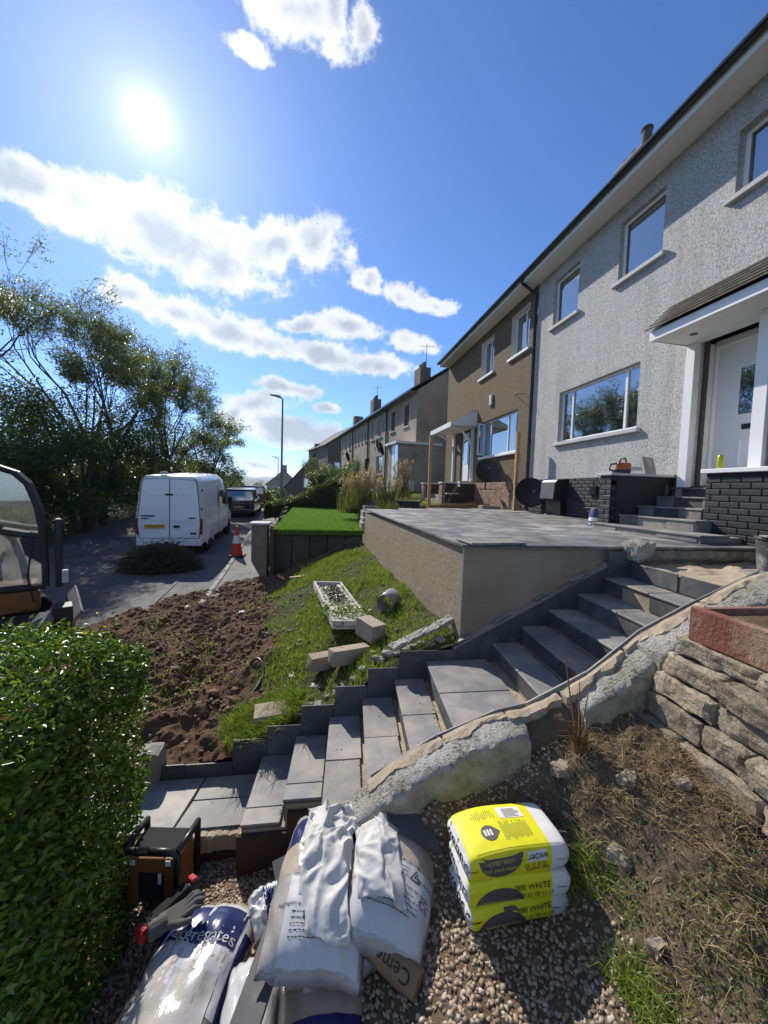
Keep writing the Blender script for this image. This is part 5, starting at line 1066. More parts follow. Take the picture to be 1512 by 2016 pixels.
def scatter(n, x0, x1, y0, y1, zf, dens, seed):
    r = np.random.default_rng(seed); X = r.uniform(x0, x1, n); Y = r.uniform(y0, y1, n); k = r.random(n) < dens(X, Y); X, Y = X[k], Y[k]; return np.stack([X, Y, zf(X, Y)], 1)
def gdens(X, Y): return np.clip(gmask(X, Y) * 1.1 - .1, 0, 1) * np.clip(.25 + 2.2 * (fbm(X * 1.6, Y * 1.6, 71) + .22), .06, 1) * np.where((X > .55) & (Y < 4.9), .55, 1) * (X < xl(Y) - .02) * np.where(Y > 8.7, .15, 1)
blades(scatter(46000, -1.5, 1.3, 3.55, 9.3, zearth, gdens, 72), .075, .006, GRASSM, 'bank_grass', 73, .8, kind='stuff', label='patchy green grass on the earth slope', category='grass')
def tuftd(X, Y): return (np.hypot((X + .72) / .55, (Y - 3.78) / .26) < 1) * np.clip((X - grass_edge(Y) + .25) * 4, .0, 1)
blades(scatter(9000, -1.3, -.2, 3.52, 4.1, zearth, tuftd, 74), .17, .007, GRASSM, 'long_grass', 75, .9, kind='stuff', label='long drooping grass tuft over the lower skirting tiles', category='grass')
# ================================================================ next-door gardens
G2 = rbf([(1.2, 9.2, -.85), (2, 9.3, -.64), (4, 9.6, -.55), (5.5, 9.6, -.55), (1.4, 14, -.62), (3, 14, -.5), (5.2, 14, -.5), (1.5, 19, -.55), (3, 19, -.3), (5.2, 19, -.1), (1.3, 25, -.5), (4, 25, .0)])
def g2m(X, Y): return np.clip(.5 + 2.2 * fbm(X * .9, Y * .9, 81) + (Y - 12) * .08, 0, 1)
def zg2(X, Y): return G2(X, Y) + .06 * fbm(X * 2, Y * 2, 82) + .02 * fbm(X * 9, Y * 9, 83)
hfield('next_garden_ground', np.linspace(1.05, 5.6, 90), np.linspace(10.05, 25, 150), zg2, SOIL, g2m, kind='structure')
blades(scatter(26000, 1.1, 5.4, 10.2, 21, zg2, lambda X, Y: np.clip(g2m(X, Y) - .35, 0, 1) * 1.2, 84), .11, .012, GRASSM, 'garden_grass', 85, .6, kind='stuff', label='rough grass in the gardens in front of the brown house', category='grass')
# artificial lawn on its raised bed
lw_ = empty('lawn_bed', (-.3, 9.4, -1.9), 0, 'bright green artificial lawn on a raised bed beyond the patio wall', 'lawn')
TURFB = M('turf_backing', (.09, .17, .03), .95, .25, 12, .5, 120)
def llx(Y): return np.interp(Y, [9.4, 18.5], [-1.32, -1.70])
def lrx(Y): return np.interp(Y, [9.4, 18.5], [.84, 1.25])
into(lw_, MB().add([(-1.32, 9.38, -1.03), (.84, 9.38, -1.03), (1.25, 18.5, -.97), (-1.7, 18.5, -.97), (-1.30, 9.42, -1.14), (.82, 9.42, -1.14), (1.25, 18.5, -1.14), (-1.7, 18.5, -1.14)], [(0, 1, 2, 3), (4, 7, 6, 5), (0, 4, 5, 1), (1, 5, 6, 2), (2, 6, 7, 3), (3, 7, 4, 0)]).build('turf_base', TURFB, lw_))
into(lw_, MB().add([(-1.25, 9.6, -1.2), (.8, 9.6, -1.2), (1.2, 18.5, -1.2), (-1.6, 18.5, -1.2), (-1.25, 9.6, -2.6), (.8, 9.6, -2.6), (1.2, 18.5, -2.6), (-1.6, 18.5, -2.6)], [(0, 1, 2, 3), (4, 7, 6, 5), (0, 4, 5, 1), (1, 5, 6, 2), (2, 6, 7, 3), (3, 7, 4, 0)]).build('earth_core', SOIL, lw_))
for k in range(5): into(lw_, MB().box(-1.30 + .43 * k, -1.30 + .43 * k + .415, 9.50, 9.56, -2.3, -1.142).build('sleeper', OLDWOOD, lw_, bevel=.008, seg=1))
r = np.random.default_rng(87); n = 30000; Y = 9.4 + 9 * r.random(n) ** 1.5; X = llx(Y) + (lrx(Y) - llx(Y)) * r.random(n); P = np.stack([X, Y, -1.03 + .06 * (Y - 9.4) / 9.1], 1); e = r.random(2500); P = np.concatenate([P, np.stack([-1.32 + 2.16 * e, np.full(2500, 9.385), -1.04 - .06 * r.random(2500)], 1)])
o = blades(P, .035, .014, TURFM, 'turf', 88, .7); o.parent = lw_; into(lw_, o); o['kind'] = 'stuff'
# timber end pier with pale coping, by the pavement
pier = empty('timber_pier', (-1.6, 9.3, -1.9), 0, 'dark timber-clad pier with a pale coping beside the pavement', 'pier')
into(pier, MB().prism([(-1.77, -.90), (-1.42, -.90), (-1.42, -2.25), (-1.50, -2.25), (-1.77, -1.75)], 1, 9.22, 9.62).build('pier_body', M('pier_boards', (.17, .14, .11), .9, .35, 6, .6, 40), pier, bevel=.01, seg=1)); into(pier, MB().box(-1.82, -1.37, 9.17, 9.67, -.898, -.855).build('pier_coping', SILL, pier, bevel=.006, seg=1)); into(pier, MB().box(-1.36, -1.27, 9.24, 9.36, -2.3, -1.0).build('pier_post', OLDWOOD, pier))
# picket fence along the pavement
fe = empty('picket_fence', (-1.9, 13, -2), 0, 'low dark picket fence running along the pavement beside the lawn', 'fence'); pk = cmesh((.012, .045, .42), .004)
for k in range(64):
    y = 9.75 + k * .14; x = float(np.interp(y, [9.7, 18.7], [-1.55, -2.05])); z = float(zr(y)) + .55 + .28 * ((y - 9.7) / 9)
    into(fe, put('picket', pk, OLDWOOD, fe, loc=(x + rr.uniform(-.01, .01), y, z + rr.uniform(-.03, .03)), rot=(rr.uniform(-.03, .03), 0, .05)))
for k in range(6): into(fe, MB().box(-1.52 - .083 * k, -1.46 - .083 * k, 9.8 + 1.5 * k, 11.3 + 1.5 * k, -1.5 + .1 * k, -1.42 + .1 * k).build('rail', OLDWOOD, fe))
# pale concrete step blocks and dark panel between lawn and upper garden
sb = empty('concrete_steps', (1.0, 10, -.9), 0, 'pale concrete block steps between the lawn and the upper garden', 'steps')
for (x, y, z, hx, hy, hz) in ((1.02, 10.3, -.86, .16, .45, .12), (1.10, 10.75, -.70, .2, .5, .10), (1.22, 11.4, -.60, .24, .5, .12), (.93, 9.95, -.98, .12, .35, .14), (1.35, 12.2, -.55, .22, .5, .13)): into(sb, MB().obox((x, y, z), (hx, hy, hz), None, .015, .004, int(x * 100)).build('step_block', KERB, sb))
into(sb, MB().box(.98, 1.03, 12.6, 14.6, -1.1, -.42).build('edging_panel', DARKM, sb))
# tall ornamental grasses
def orn(loc, h, n, seed, label, plumes=True):
    t = empty('ornamental_grass', loc, 0, label, 'plant', 'ornamental grasses'); r = np.random.default_rng(seed); P = np.stack([r.normal(size=n) * .22, r.normal(size=n) * .22, np.zeros(n)], 1); o = blades(P, h * .75, .013, REEDM, 'leaves', seed, .35); o.parent = t
    if plumes:
        st = MB(); C = []; rg = random.Random(seed)
        for k in range(44):
            a = rg.uniform(0, 6.28); q = rg.uniform(.1, .5); hh = h * rg.uniform(.75, 1.15); tip = Vector((math.cos(a) * q, math.sin(a) * q, hh)); st.tube([(tip.x * .3, tip.y * .3, 0), (tip.x * .6, tip.y * .6, hh * .6), tip], .006, 4, False)
            C += [(tip.x + rg.gauss(0, .022), tip.y + rg.gauss(0, .022), hh - .20 * rg.random()) for _ in range(26)]
        st.build('stalks', DRYM, t); V, F = leaf_cards(np.array(C), .07, .35, seed, .3, .3); put('plumes', fast_mesh('pl', V, F), leafmat('plume', (.30, .22, .17), (.46, .36, .29), .3), t)
    return t
orn((1.05, 11.9, -.6), 1.15, 420, 91, 'tallest clump of plumed ornamental grass above the concrete steps'); orn((1.75, 11.6, -.6), .95, 380, 92, 'plumed ornamental grass just behind the blue tub'); orn((.75, 12.8, -.8), 1.1, 380, 93, 'plumed grass clump nearest the dark hedge'); orn((3.3, 17.5, -.3), 1.5, 300, 94, 'slim plumed grass by the corner of the grey terrace')
orn((1.75, 10.25, -.66), .55, 350, 95, 'small leafy grass tuft beside the blue tub', False)
# blue tub, planks, block, chair
TUB = M('navy_tub', (.012, .02, .055), .5, .2, 5, .1)
tb = empty('rubber_tub', (2.12, 10.25, -.62), 0, 'dark blue rubber tub standing at the patio edge', 'tub'); MB().lathe([(.22, 0), (.25, .02), (.31, .30), (.33, .31), (.33, .335), (.30, .335), (.29, .30), (.24, .05), (.02, .05)], (0, 0, 0), 24).build('tub_body', TUB, tb, auto=40)
for s in (-1, 1): MB().tube([(s * .31, -.07, .30), (s * .36, -.05, .36), (s * .36, .05, .36), (s * .31, .07, .30)], .014, 6).build('handle', TUB, tb)
for i, (a, b, lb) in enumerate((((2.2, 10.35, -.48), (5.0, 11.6, -.42), 'long reddish timber edging board behind the patio'), ((3.3, 11.3, -.45), (5.1, 12.6, -.40), 'second timber edging board nearer the brown house'))):
    d = Vector(b) - Vector(a); o = MB().obox((0, 0, 0), (d.length / 2, .025, .07), None, .004).build('edging_board', M('edging_timber_%d' % i, (.26, .145, .07), .85, .25, 6, .3, 50)); o.location = (Vector(a) + Vector(b)) / 2; o.rotation_euler = (0, -math.asin(d.z / d.length), math.atan2(d.y, d.x)); tag(o, lb, 'board')
tag(MB().obox((4.45, 10.32, -.43), (.28, .13, .075), Matrix.Rotation(.1, 3, 'Z'), .012, .004, 3).build('concrete_block', KERB), 'grey concrete block at the back edge of the patio', 'block')
tag(MB().box(2.62, 2.70, 10.12, 10.20, -.75, 1.50).build('timber_post', WOOD, bevel=.005, seg=1), 'timber post standing alone at the back edge of the patio', 'post', 'timber posts')
tag(MB().box(4.83, 4.92, 9.62, 9.71, -.47, 1.63).build('timber_post', WOOD, bevel=.005, seg=1), 'timber post upright in front of the satellite dishes', 'post', 'timber posts')
ch_ = empty('folding_chair', (4.0, 12.3, -.5), R_(-100), 'grey folding chair in front of the brown doorstep wall', 'chair')
MB().box(-.2, .2, -.2, .18, .43, .46).build('seat', SILL, ch_); MB().box(-.2, .2, .20, .22, .68, .86).build('backrest', SILL, ch_)
for s in (-1, 1): MB().tube([(s * .2, .24, .88), (s * .2, -.2, 0)], .014, 6).build('leg', DARKM, ch_); MB().tube([(s * .18, -.18, .44), (s * .18, .25, 0)], .014, 6).build('leg', DARKM, ch_)
# dishes standing by the houses
DISHM = dusty_glass('dark_mesh_dish', .0)
def free_dish(loc, r_, rz, tilt, label, stand):
    d = empty('satellite_dish', loc, rz, label, 'satellite dish', None); d.rotation_euler = (0, 0, rz); g = dish(d, (0, 0, stand), r_, 0, tilt, 'dish_head')
    for c in list(g.children): c.parent = d; c.location = (0, 0, stand); c.rotation_euler = (tilt, 0, 0)
    bpy.data.objects.remove(g)
    if stand > .4: MB().tube([(0, .2, stand), (0, .22, .02)], .022, 6).build('stand_pole', DARKM, d); MB().box(-.2, .2, .1, .34, 0, .03).build('stand_foot', DARKM, d)
    return d
free_dish((4.78, 11.35, .10), .36, R_(-12), R_(-14), 'round black satellite dish fixed low on the brown house wall', .58)
free_dish((5.02, 9.15, -.47), .38, R_(-14), R_(-10), 'dark satellite dish standing on the patio in front of the downpipe', .52)
# black meter cabinet by the wall
cb = empty('meter_cabinet', (5.25, 8.3, -.45), HA, 'black meter cabinet with a grey sloping door against the white house', 'cabinet')
MB().prism([(-.30, .35), (-.27, .74), (-.22, .80), (.02, .82), (.02, .0), (-.12, .0), (-.14, .30)], 1, -.28, .28).build('cabinet_body', BLACKP, cb, bevel=.012); MB().add([(-.312, -.26, .37), (-.312, .26, .37), (-.283, .26, .73), (-.283, -.26, .73), (-.302, -.26, .37), (-.302, .26, .37), (-.273, .26, .73), (-.273, -.26, .73)], [(0, 1, 2, 3), (7, 6, 5, 4), (0, 4, 5, 1), (1, 5, 6, 2), (2, 6, 7, 3), (3, 7, 4, 0)]).build('cabinet_door', M('cabinet_grey', (.10, .105, .11), .5, .15, 5, .1), cb)
# blue bucket upside down
bk = empty('blue_bucket', (4.42, 5.85, zp(5.85)), 0, 'upturned blue bucket with a white band on the patio', 'bucket'); BLUE = M('blue_plastic', (.035, .065, .16), .45, .15, 6, .1)
MB().lathe([(.145, 0), (.15, .02), (.135, .04), (.132, .075)], (0, 0, 0), 22).build('bucket_rim', BLUE, bk, auto=40); MB().lathe([(.1325, .076), (.125, .135)], (0, 0, 0), 22).build('bucket_band', CWH, bk, auto=40); MB().lathe([(.124, .136), (.108, .27), (.10, .285), (.02, .285)], (0, 0, 0), 22).build('bucket_body', BLUE, bk, auto=40)
# rubber bucket of mortar on the top landing
mb_ = empty('mortar_bucket', (4.22, 3.02, -.655), 0, 'black mortar bucket smeared with cement on the sandy top landing', 'bucket')
BKM = M('cement_smeared_rubber', (.045, .047, .05), .7, .3, 9, .3, 60, col2=(.30, .29, .27), c2=(.52, .7))
MB().lathe([(.165, 0), (.18, .01), (.205, .30), (.22, .305), (.22, .325), (.195, .325), (.19, .28), (.02, .27)], (0, 0, 0), 26).build('bucket_body', BKM, mb_, auto=40); MB().obox((.02, -.05, .335), (.26, .045, .008), Matrix.Rotation(-.25, 3, 'Z'), .002).build('mixing_board', TAN, mb_)
# things on the porch ledges
sw_ = empty('chainsaw', (4.52, 5.47, .372), R_(-25), 'orange and black chainsaw on the wing wall coping', 'chainsaw'); ORN = M('saw_orange', (.38, .10, .02), .5, .2, 6, .1)
MB().obox((0, 0, .09), (.10, .07, .075), None, .025).build('engine_housing', ORN, sw_, bevel=.01); MB().obox((-.02, 0, .03), (.11, .075, .03), None, .01).build('engine_base', BLACKP, sw_); MB().tube([(-.08, -.06, .12), (-.06, -.07, .21), (.02, 0, .235), (.05, .06, .20), (.05, .08, .1)], .012, 6).build('front_handle', BLACKP, sw_); MB().tube([(-.09, 0, .15), (-.17, 0, .14), (-.19, 0, .06), (-.10, 0, .02)], .014, 6).build('rear_handle', BLACKP, sw_); MB().box(.10, .24, -.05, -.042, .045, .10).build('guide_bar', SILL, sw_, bevel=.003)
sl = MB().obox((0, 0, .14), (.16, .006, .15), None, .002).build('slate_offcut', SLATE, loc=(5.06, 5.52, .372), rot=(R_(-14), .0, R_(22))); tag(sl, 'grey slate offcut leaning on the coping beside the porch', 'slate')
cn_ = empty('drink_can', (4.80, 4.20, .386), 0, 'lime green drink can on the white porch window board', 'can'); MB().lathe([(.026, 0), (.033, .012), (.033, .155), (.026, .168), (.024, .168)], (0, 0, 0), 18).build('can_body', M('lime_print', (.42, .45, .02), .3, .15, 20, 0, metal=.2), cn_, auto=40); MB().lathe([(.027, .1685), (.025, .172), (.01, .170)], (0, 0, 0), 18).build('can_lid', RIM, cn_, auto=40)
bt = empty('dark_bottle', (5.12, 5.28, .036), 0, 'small dark bottle on the front step against the wing wall', 'bottle'); MB().lathe([(.035, 0), (.037, .01), (.037, .10), (.014, .14), (.014, .17), (.008, .17)], (0, 0, 0), 14).build('bottle_body', BLACKP, bt, auto=40)

# ================================================================ things lying on the earth slope
def gz(x, y): return float(zearth(np.array(x), np.array(y)))
ty = empty('concrete_trough', (.12, 5.35, 0), 0, 'pale shallow concrete trough lying tilted on the grass slope', 'trough'); TRM = M('cream_concrete', (.44, .40, .34), .9, .18, 7, .5, 80, col2=(.28, .25, .2), c2=(.55, .7))
A, B = Vector((.30, 4.45, -1.60)), Vector((.0, 6.45, -1.61)); ty.location = (A + B) / 2; dv = B - A; ty.rotation_euler = (math.asin(dv.z / dv.length), R_(4), math.atan2(-dv.x, dv.y)); hl = dv.length / 2
for nm, bx in (('trough_floor', (-.20, .20, -hl, hl, -.03, .0)), ('trough_rim', (-.235, -.20, -hl, hl, -.05, .05)), ('trough_rim', (.20, .235, -hl, hl, -.05, .05)), ('trough_rim', (-.199, .199, -hl, -hl + .05, -.05, .05)), ('trough_rim', (-.199, .199, hl - .05, hl, -.05, .05)), ('trough_lip', (.14, .199, -hl + .052, hl - .052, .0005, .02))): MB().box(*bx, b=.006).build(nm, TRM, ty)
r = np.random.default_rng(61); n = 520; C = np.stack([r.normal(size=n) * .10, r.uniform(-.2, .75, n), .02 + .03 * r.random(n)], 1); V, F = leaf_cards(C, .055, .4, 62, .6, .2); put('fallen_leaves', fast_mesh('fl', V, F), leafmat('dark_fallen_leaf', (.03, .035, .02), (.08, .085, .05), .2), ty, kind='stuff')
n = 420; C = np.stack([r.uniform(-.38, .28, n), -.62 + .18 * r.normal(size=n), .03 + .06 * r.random(n)], 1); V, F = leaf_cards(C, .06, .35, 63, .5, .1); t_ = put('cut_sprig', fast_mesh('sp', V, F), LEAF_H, None, loc=ty.location, rot=ty.rotation_euler); t_['kind'] = 'stuff'; tag(t_, 'leafy cut sprig lying across the concrete trough', 'sprig')
for i, (x, y, hx, hy, hz, rz, rx, lb) in enumerate(((.02, 4.22, .215, .07, .075, .42, .05, 'concrete block lying flattest at the left under the trough end'), (.25, 4.06, .22, .07, .08, .40, -.04, 'concrete block lying lowest in front of the trough end'), (.50, 4.32, .10, .16, .10, .55, .08, 'concrete block standing nearest the patio wall by the trough'), (-.50, 3.79, .175, .11, .085, .10, .10, 'single concrete block half sunk in long grass above the skirting'))):
    me = rough_block((hx, hy, hz), 700 + i, .006, 6, .03); o = put('concrete_block', me, BLOCK, None, loc=(x, y, gz(x, y) + hz * (.75 if i != 2 else .9)), rot=(rx, .05 - .12 * (i == 3), rz)); tag(o, lb, 'block', 'concrete blocks on the slope')
dm = empty('drain_pipe', (.80, 4.95, 0), R_(-28), 'short grey plastic pipe offcut lying on the grass by the patio wall', 'pipe'); dm.location.z = gz(.8, 4.95) + .11
MB().tube([(0, -.15, 0), (0, .15, .02)], .115, 24, False).build('pipe_wall', M('grey_pvc', (.22, .22, .215), .35, .15, 6, .1), dm, smooth=True).modifiers.new('Solidify', 'SOLIDIFY').thickness = .008
def curve(p, n=6):
    p = [Vector(q) for q in p]; p = [p[0]] + p + [p[-1]]; out = []
    for i in range(1, len(p) - 2):
        for k in range(n):
            t = k / n; a, b, c, d = p[i - 1:i + 3]; out.append(.5 * ((2 * b) + (c - a) * t + (2 * a - 5 * b + 4 * c - d) * t * t + (3 * b - a - 3 * c + d) * t ** 3))
    return out + [p[-2]]
# poles, rags and small litter
tag(MB().tube([(-.75, 8.6, gz(-.75, 8.6) + .03), (.62, 9.3, -1.20)], .028, 8).build('timber_pole', OLDWOOD), 'dark timber pole propped under the artificial lawn', 'pole'); tag(MB().obox((-.5, 8.0, gz(-.5, 8.0) + .03), (.28, .05, .012), Matrix.Rotation(.5, 3, 'Z'), .003).build('board_offcut', WOOD), 'short board offcut lying below the dark pole', 'board')
tag(MB().tube(curve([(-.98, 4.95, gz(-.98, 4.95) - .03), (-.90, 4.93, gz(-.90, 4.93) + .07), (-.80, 4.84, gz(-.80, 4.84) + .09), (-.74, 4.66, gz(-.74, 4.66) + .03), (-.80, 4.45, gz(-.8, 4.45) + .015), (-.90, 4.3, gz(-.9, 4.3) - .01)]), .018, 8).build('hose_end', M('green_hose', (.03, .05, .04), .4, .2, 8, .1), smooth=True), 'loop of dark green hose sticking out of the soil', 'hose')
def rag(x, y, s, seed, label):
    bm = bmesh.new(); bmesh.ops.create_grid(bm, x_segments=8, y_segments=8, size=1); rg = random.Random(seed); ph = [rg.uniform(0, 6) for _ in range(4)]
    for v in bm.verts: a, b = v.co.x, v.co.y; v.co = Vector((a * s * (1 + .25 * math.sin(3 * b + ph[0])), b * s * .7 * (1 + .25 * math.sin(3 * a + ph[1])), s * (.22 * math.sin(4 * a + ph[2]) * math.cos(5 * b + ph[3]) + .28)))
    me = bpy.data.meshes.new('rag'); bm.to_mesh(me); bm.free(); o = put('litter_scrap', me, M('pale_plastic', (.55, .54, .52), .5, .1, 9, 0) if 'pale_plastic' not in bpy.data.materials else bpy.data.materials['pale_plastic'], None, True, loc=(x, y, gz(x, y)), rot=(0, 0, seed)); tag(o, label, 'litter', 'scraps of litter on the slope'); o.modifiers.new('Solidify', 'SOLIDIFY').thickness = .004
for i, (x, y, s_) in enumerate(((-.35, 4.35, .05), (.28, 5.9, .05), (-1.7, 4.7, .045), (-1.45, 6.9, .07), (.55, 4.95, .04), (-.1, 3.95, .05), (-2.6, 7.6, .08))): rag(x, y, s_, i + 1, ['crumpled pale scrap in the grass left of the concrete blocks', 'pale scrap on the grass between the trough and the patio wall', 'torn pale scrap on the bare soil', 'flat pale scrap on the churned soil near the pavement', 'tiny pale scrap beside the grey pipe', 'pale scrap at the edge of the steps under the blocks', 'grey plastic scrap on the soil near the brush pile'][i])
# loose stones along the broken edge of the slope
for k in range(16):
    x = -.15 + k * .085; y = 3.62 + rr.uniform(0, .12); s_ = rr.uniform(.03, .075); o = put('edge_stone', rough_block((s_, s_ * .7, s_ * .4), 800 + k, .012, 3), CONC if k % 2 else LIME, None, loc=(x, y, gz(x, y) + s_ * .25), rot=(0, 0, rr.uniform(0, 3))); tag(o, '%s loose broken stone along the skirting edge, counted up from the long grass' % 'first second third fourth fifth sixth seventh eighth ninth tenth eleventh twelfth thirteenth fourteenth fifteenth sixteenth'.split()[k], 'stone', 'loose stones above the skirting')
for k in range(4): o = into(stairs, put('edge_slab', rough_block((.11, .06, .018), 830 + k, .014, 6, .05), CONC if k % 2 else LIME, stairs, loc=(.72 + k * .17, 3.64 + .05 * k, -1.50 + .055 * k), rot=(0, -.25, .35)))
stairs_end = tag(put('end_stone', rough_block((.10, .09, .14), 850, .012, 4), CONC, None, loc=(-1.52, 3.56, -2.50)), 'rounded concrete stone ending the skirting beside the hedge', 'stone')
# clods and tufts on the bare soil
def clods(n, x0, x1, y0, y1, zf, dens, smin, smax, mat, name, seed, sub=1, flat=.7, **props):
    P = scatter(n, x0, x1, y0, y1, zf, dens, seed); r = np.random.default_rng(seed); bm = bmesh.new(); bmesh.ops.create_icosphere(bm, subdivisions=sub, radius=1); bv = np.array([v.co[:] for v in bm.verts]); bf = np.array([[v.index for v in f.verts] for f in bm.faces]); bm.free()
    m = len(P); S = r.uniform(smin, smax, m) ** 1.0; ax = r.normal(size=(m, 3)); ax /= np.linalg.norm(ax, axis=1)[:, None]; q = r.uniform(0, 6.28, m)
    V = np.repeat(bv[None], m, 0) * (1 + .28 * r.normal(size=(m, len(bv), 1))) * np.stack([np.ones(m), r.uniform(.6, 1, m), r.uniform(.45, flat, m)], 1)[:, None, :]
    c_, s_ = np.cos(q)[:, None], np.sin(q)[:, None]; x_, y_ = V[..., 0] * c_ - V[..., 1] * s_, V[..., 0] * s_ + V[..., 1] * c_; tl = r.normal(size=(m, 1)) * .35; z_ = V[..., 2] * np.cos(tl) + x_ * np.sin(tl)
    V = np.stack([x_, y_, z_], 2) * S[:, None, None] + P[:, None, :] + np.array([0, 0, 1]) * (S * .25)[:, None, None]
    F = (bf[None] + (np.arange(m) * len(bv))[:, None, None]).reshape(-1, 3); return put(name, fast_mesh(name, V.reshape(-1, 3), F), mat, **props)
def islandmat(name, stops, rough=.9, spec=.2):
    t = NT(name); g = t.n('NewGeometry'); c = t.ramp(g.outputs['Random Per Island'], stops); n = t.noise(60, 4, .6); c = t.mix(.35, c, t.ramp(n.outputs[0], [(.3, sc(stops[0][1], .7)), (.7, sc(stops[-1][1], 1.1))])); t.bsdf(c, rough, t.bump(n.outputs[0], .4, .005), 0, spec); return t.m
CLOD = islandmat('soil_clod', [(0, (.06, .034, .02)), (.6, (.13, .078, .046)), (1, (.22, .145, .09))])
clods(9000, -3.4, .9, 3.6, 9.3, zearth, lambda X, Y: np.clip(1.15 - gmask(X, Y), .08, 1) * np.clip(.5 + fbm(X * 3, Y * 3, 15) * 1.6, .05, 1), .008, .032, CLOD, 'soil_clods', 16, kind='stuff', label='loose brown clods over the dug soil', category='soil')
clods(190, -3.6, -.4, 3.7, 9.2, zearth, lambda X, Y: np.clip(1.1 - gmask(X, Y), .1, 1), .022, .06, CLOD, 'large_clods', 116, sub=2, kind='stuff', label='bigger dark clods lumped across the dug soil', category='soil')
clods(260, -3.4, .6, 3.7, 9.2, zearth, lambda X, Y: np.full(np.shape(X), 1.0), .012, .032, islandmat('soil_stone', [(0, (.16, .13, .10)), (1, (.34, .30, .25))]), 'soil_stones', 117, sub=2, kind='stuff', label='pale stones scattered in the soil and grass', category='stones')
blades(scatter(2600, -3.0, -.8, 3.7, 8.8, zearth, lambda X, Y: (fbm(X * 1.8, Y * 1.8, 18) > .30) * 1.0, 19), .09, .012, GRASSM, 'soil_weeds', 20, 1.0, kind='stuff', label='small green weed tufts on the dug soil', category='weeds')
r = np.random.default_rng(77); tw = MB()
for k in range(130):
    x, y = r.uniform(-4.6, -1.2), r.uniform(4.2, 10.8); a = r.uniform(0, 6.28); l = r.uniform(.05, .22); z = (gz(x, y) if y < 9.3 else float(zr(y)) + .02) ; z = max(z, float(zr(y)) + (.02 if x < kx(y) else .12)); tw.tube([(x, y, z + .01), (x + math.cos(a) * l * .5, y + math.sin(a) * l * .5, z + .025), (x + math.cos(a + .3) * l, y + math.sin(a + .3) * l, z + .015)], [.005, .004, .002], 4, False)
put('twig_litter', tw.mesh('twigs'), M('pale_twig', (.2, .15, .1), .9, .3, 20), None, kind='stuff', label='twigs and straw scattered over soil and pavement', category='twigs')
# heap of cut branches behind the van
br = empty('brush_pile', (-4.55, 11.3, float(zr(11))), 0, 'dark heap of cut branches dumped in the road behind the van', 'brush pile'); r = np.random.default_rng(64); n = 9000
a = r.uniform(0, 6.28, n); q = np.sqrt(r.random(n)); X = np.cos(a) * q * .98; Y = np.sin(a) * q * .7; Zt = .66 * np.clip(1 - q ** 2, 0, 1) + .04; C = np.stack([X, Y, Zt * (1 - .5 * r.random(n) ** 2)], 1) + .1 * r.normal(size=(n, 3)) * np.array([1, 1, .5]); C[:, 2] = np.maximum(C[:, 2], .02)
V, F = leaf_cards(C, .085, .4, 65, .3, .1); put('cut_foliage', fast_mesh('cf', V, F), leafmat('wilted_leaf', (.03, .035, .016), (.085, .08, .04), .25), br); tw = MB()
for k in range(260):
    p = C[r.integers(0, n)]; a = r.uniform(0, 6.28); l = r.uniform(.2, .6); d = Vector((math.cos(a) * l, math.sin(a) * l, r.uniform(-.1, .25))); tw.tube([p, Vector(p) + d * .5 + Vector((0, 0, .04)), Vector(p) + d], [.009, .006, .003], 4, False)
tw.build('branches', BARK, br)

MORT = islandmat('mortar_crumb', [(0, (.22, .17, .115)), (1, (.42, .35, .26))])
def zst(X, Y):
    z = np.full(np.shape(X), -2.62)
    for (x_, z_) in STEPS[:11]: z = np.where(X > x_ - SH * (YF - Y) + .004, z_, z)
    return z
def dst(X, Y):
    d = np.full(np.shape(X), .03)
    for i_, (x_, z_) in enumerate(STEPS[:12]): d = np.maximum(d, np.exp(-((x_ - SH * (YF - Y) - .02 - X) / .03) ** 2) * (X < x_ - SH * (YF - Y)))
    return d * (.35 + .65 * (fbm(X * 6, Y * 6, 141) > .05)) * ((X > .02) | (Y > 2.8)) * ((X > -.56) | (Y > 2.98))
clods(5200, -1.4, 3.0, 2.40, 3.48, zst, dst, .002, .0075, MORT, 'mortar_crumbs', 142, kind='stuff', label='sandy mortar crumbs left in the corners of the steps', category='mortar')
# ================================================================ foreground: bags, tools, gravel, bank plants
def gg(x, y): return float(zgard(np.array(x), np.array(y)))
NAVY = M('navy_print', (.022, .028, .10), .22, .15, 3, 0, spec=.5); PRINTW = M('white_print', (.47, .47, .46), .3, .08, 4, 0)
def plastic(name, col, rough=.16, coat=.5, col2=None):
    t = NT(name); n = t.noise(4, 6, .6); n2 = t.noise(120, 4, .6); w = t.noise(9, 5, .6, stretch=(1, .25, 1)); c = t.ramp(n.outputs[0], [(.32, sc(col, .72)), (.55, col), (.75, col2 or sc(col, 1.2))])
    c = t.mix(.25, c, t.ramp(n2.outputs[0], [(.3, sc(col, .6)), (.7, sc(col, 1.3))])); t.bsdf(c, rough, t.bump(w.outputs[0], .5, .02), 0, .5, Coat_Weight=coat, Coat_Roughness=.06); return t.m
PALEBAG = plastic('pale_bag_plastic', (.36, .34, .315), .24, .5, (.43, .42, .40)); SANDBAG = plastic('sand_in_clear_plastic', (.40, .33, .26), .22, .6, (.50, .44, .37)); WHITEBAG = plastic('white_sack_plastic', (.52, .52, .52), .2, .5); GREYBAG = plastic('grey_sack_plastic', (.30, .29, .29), .25, .5)
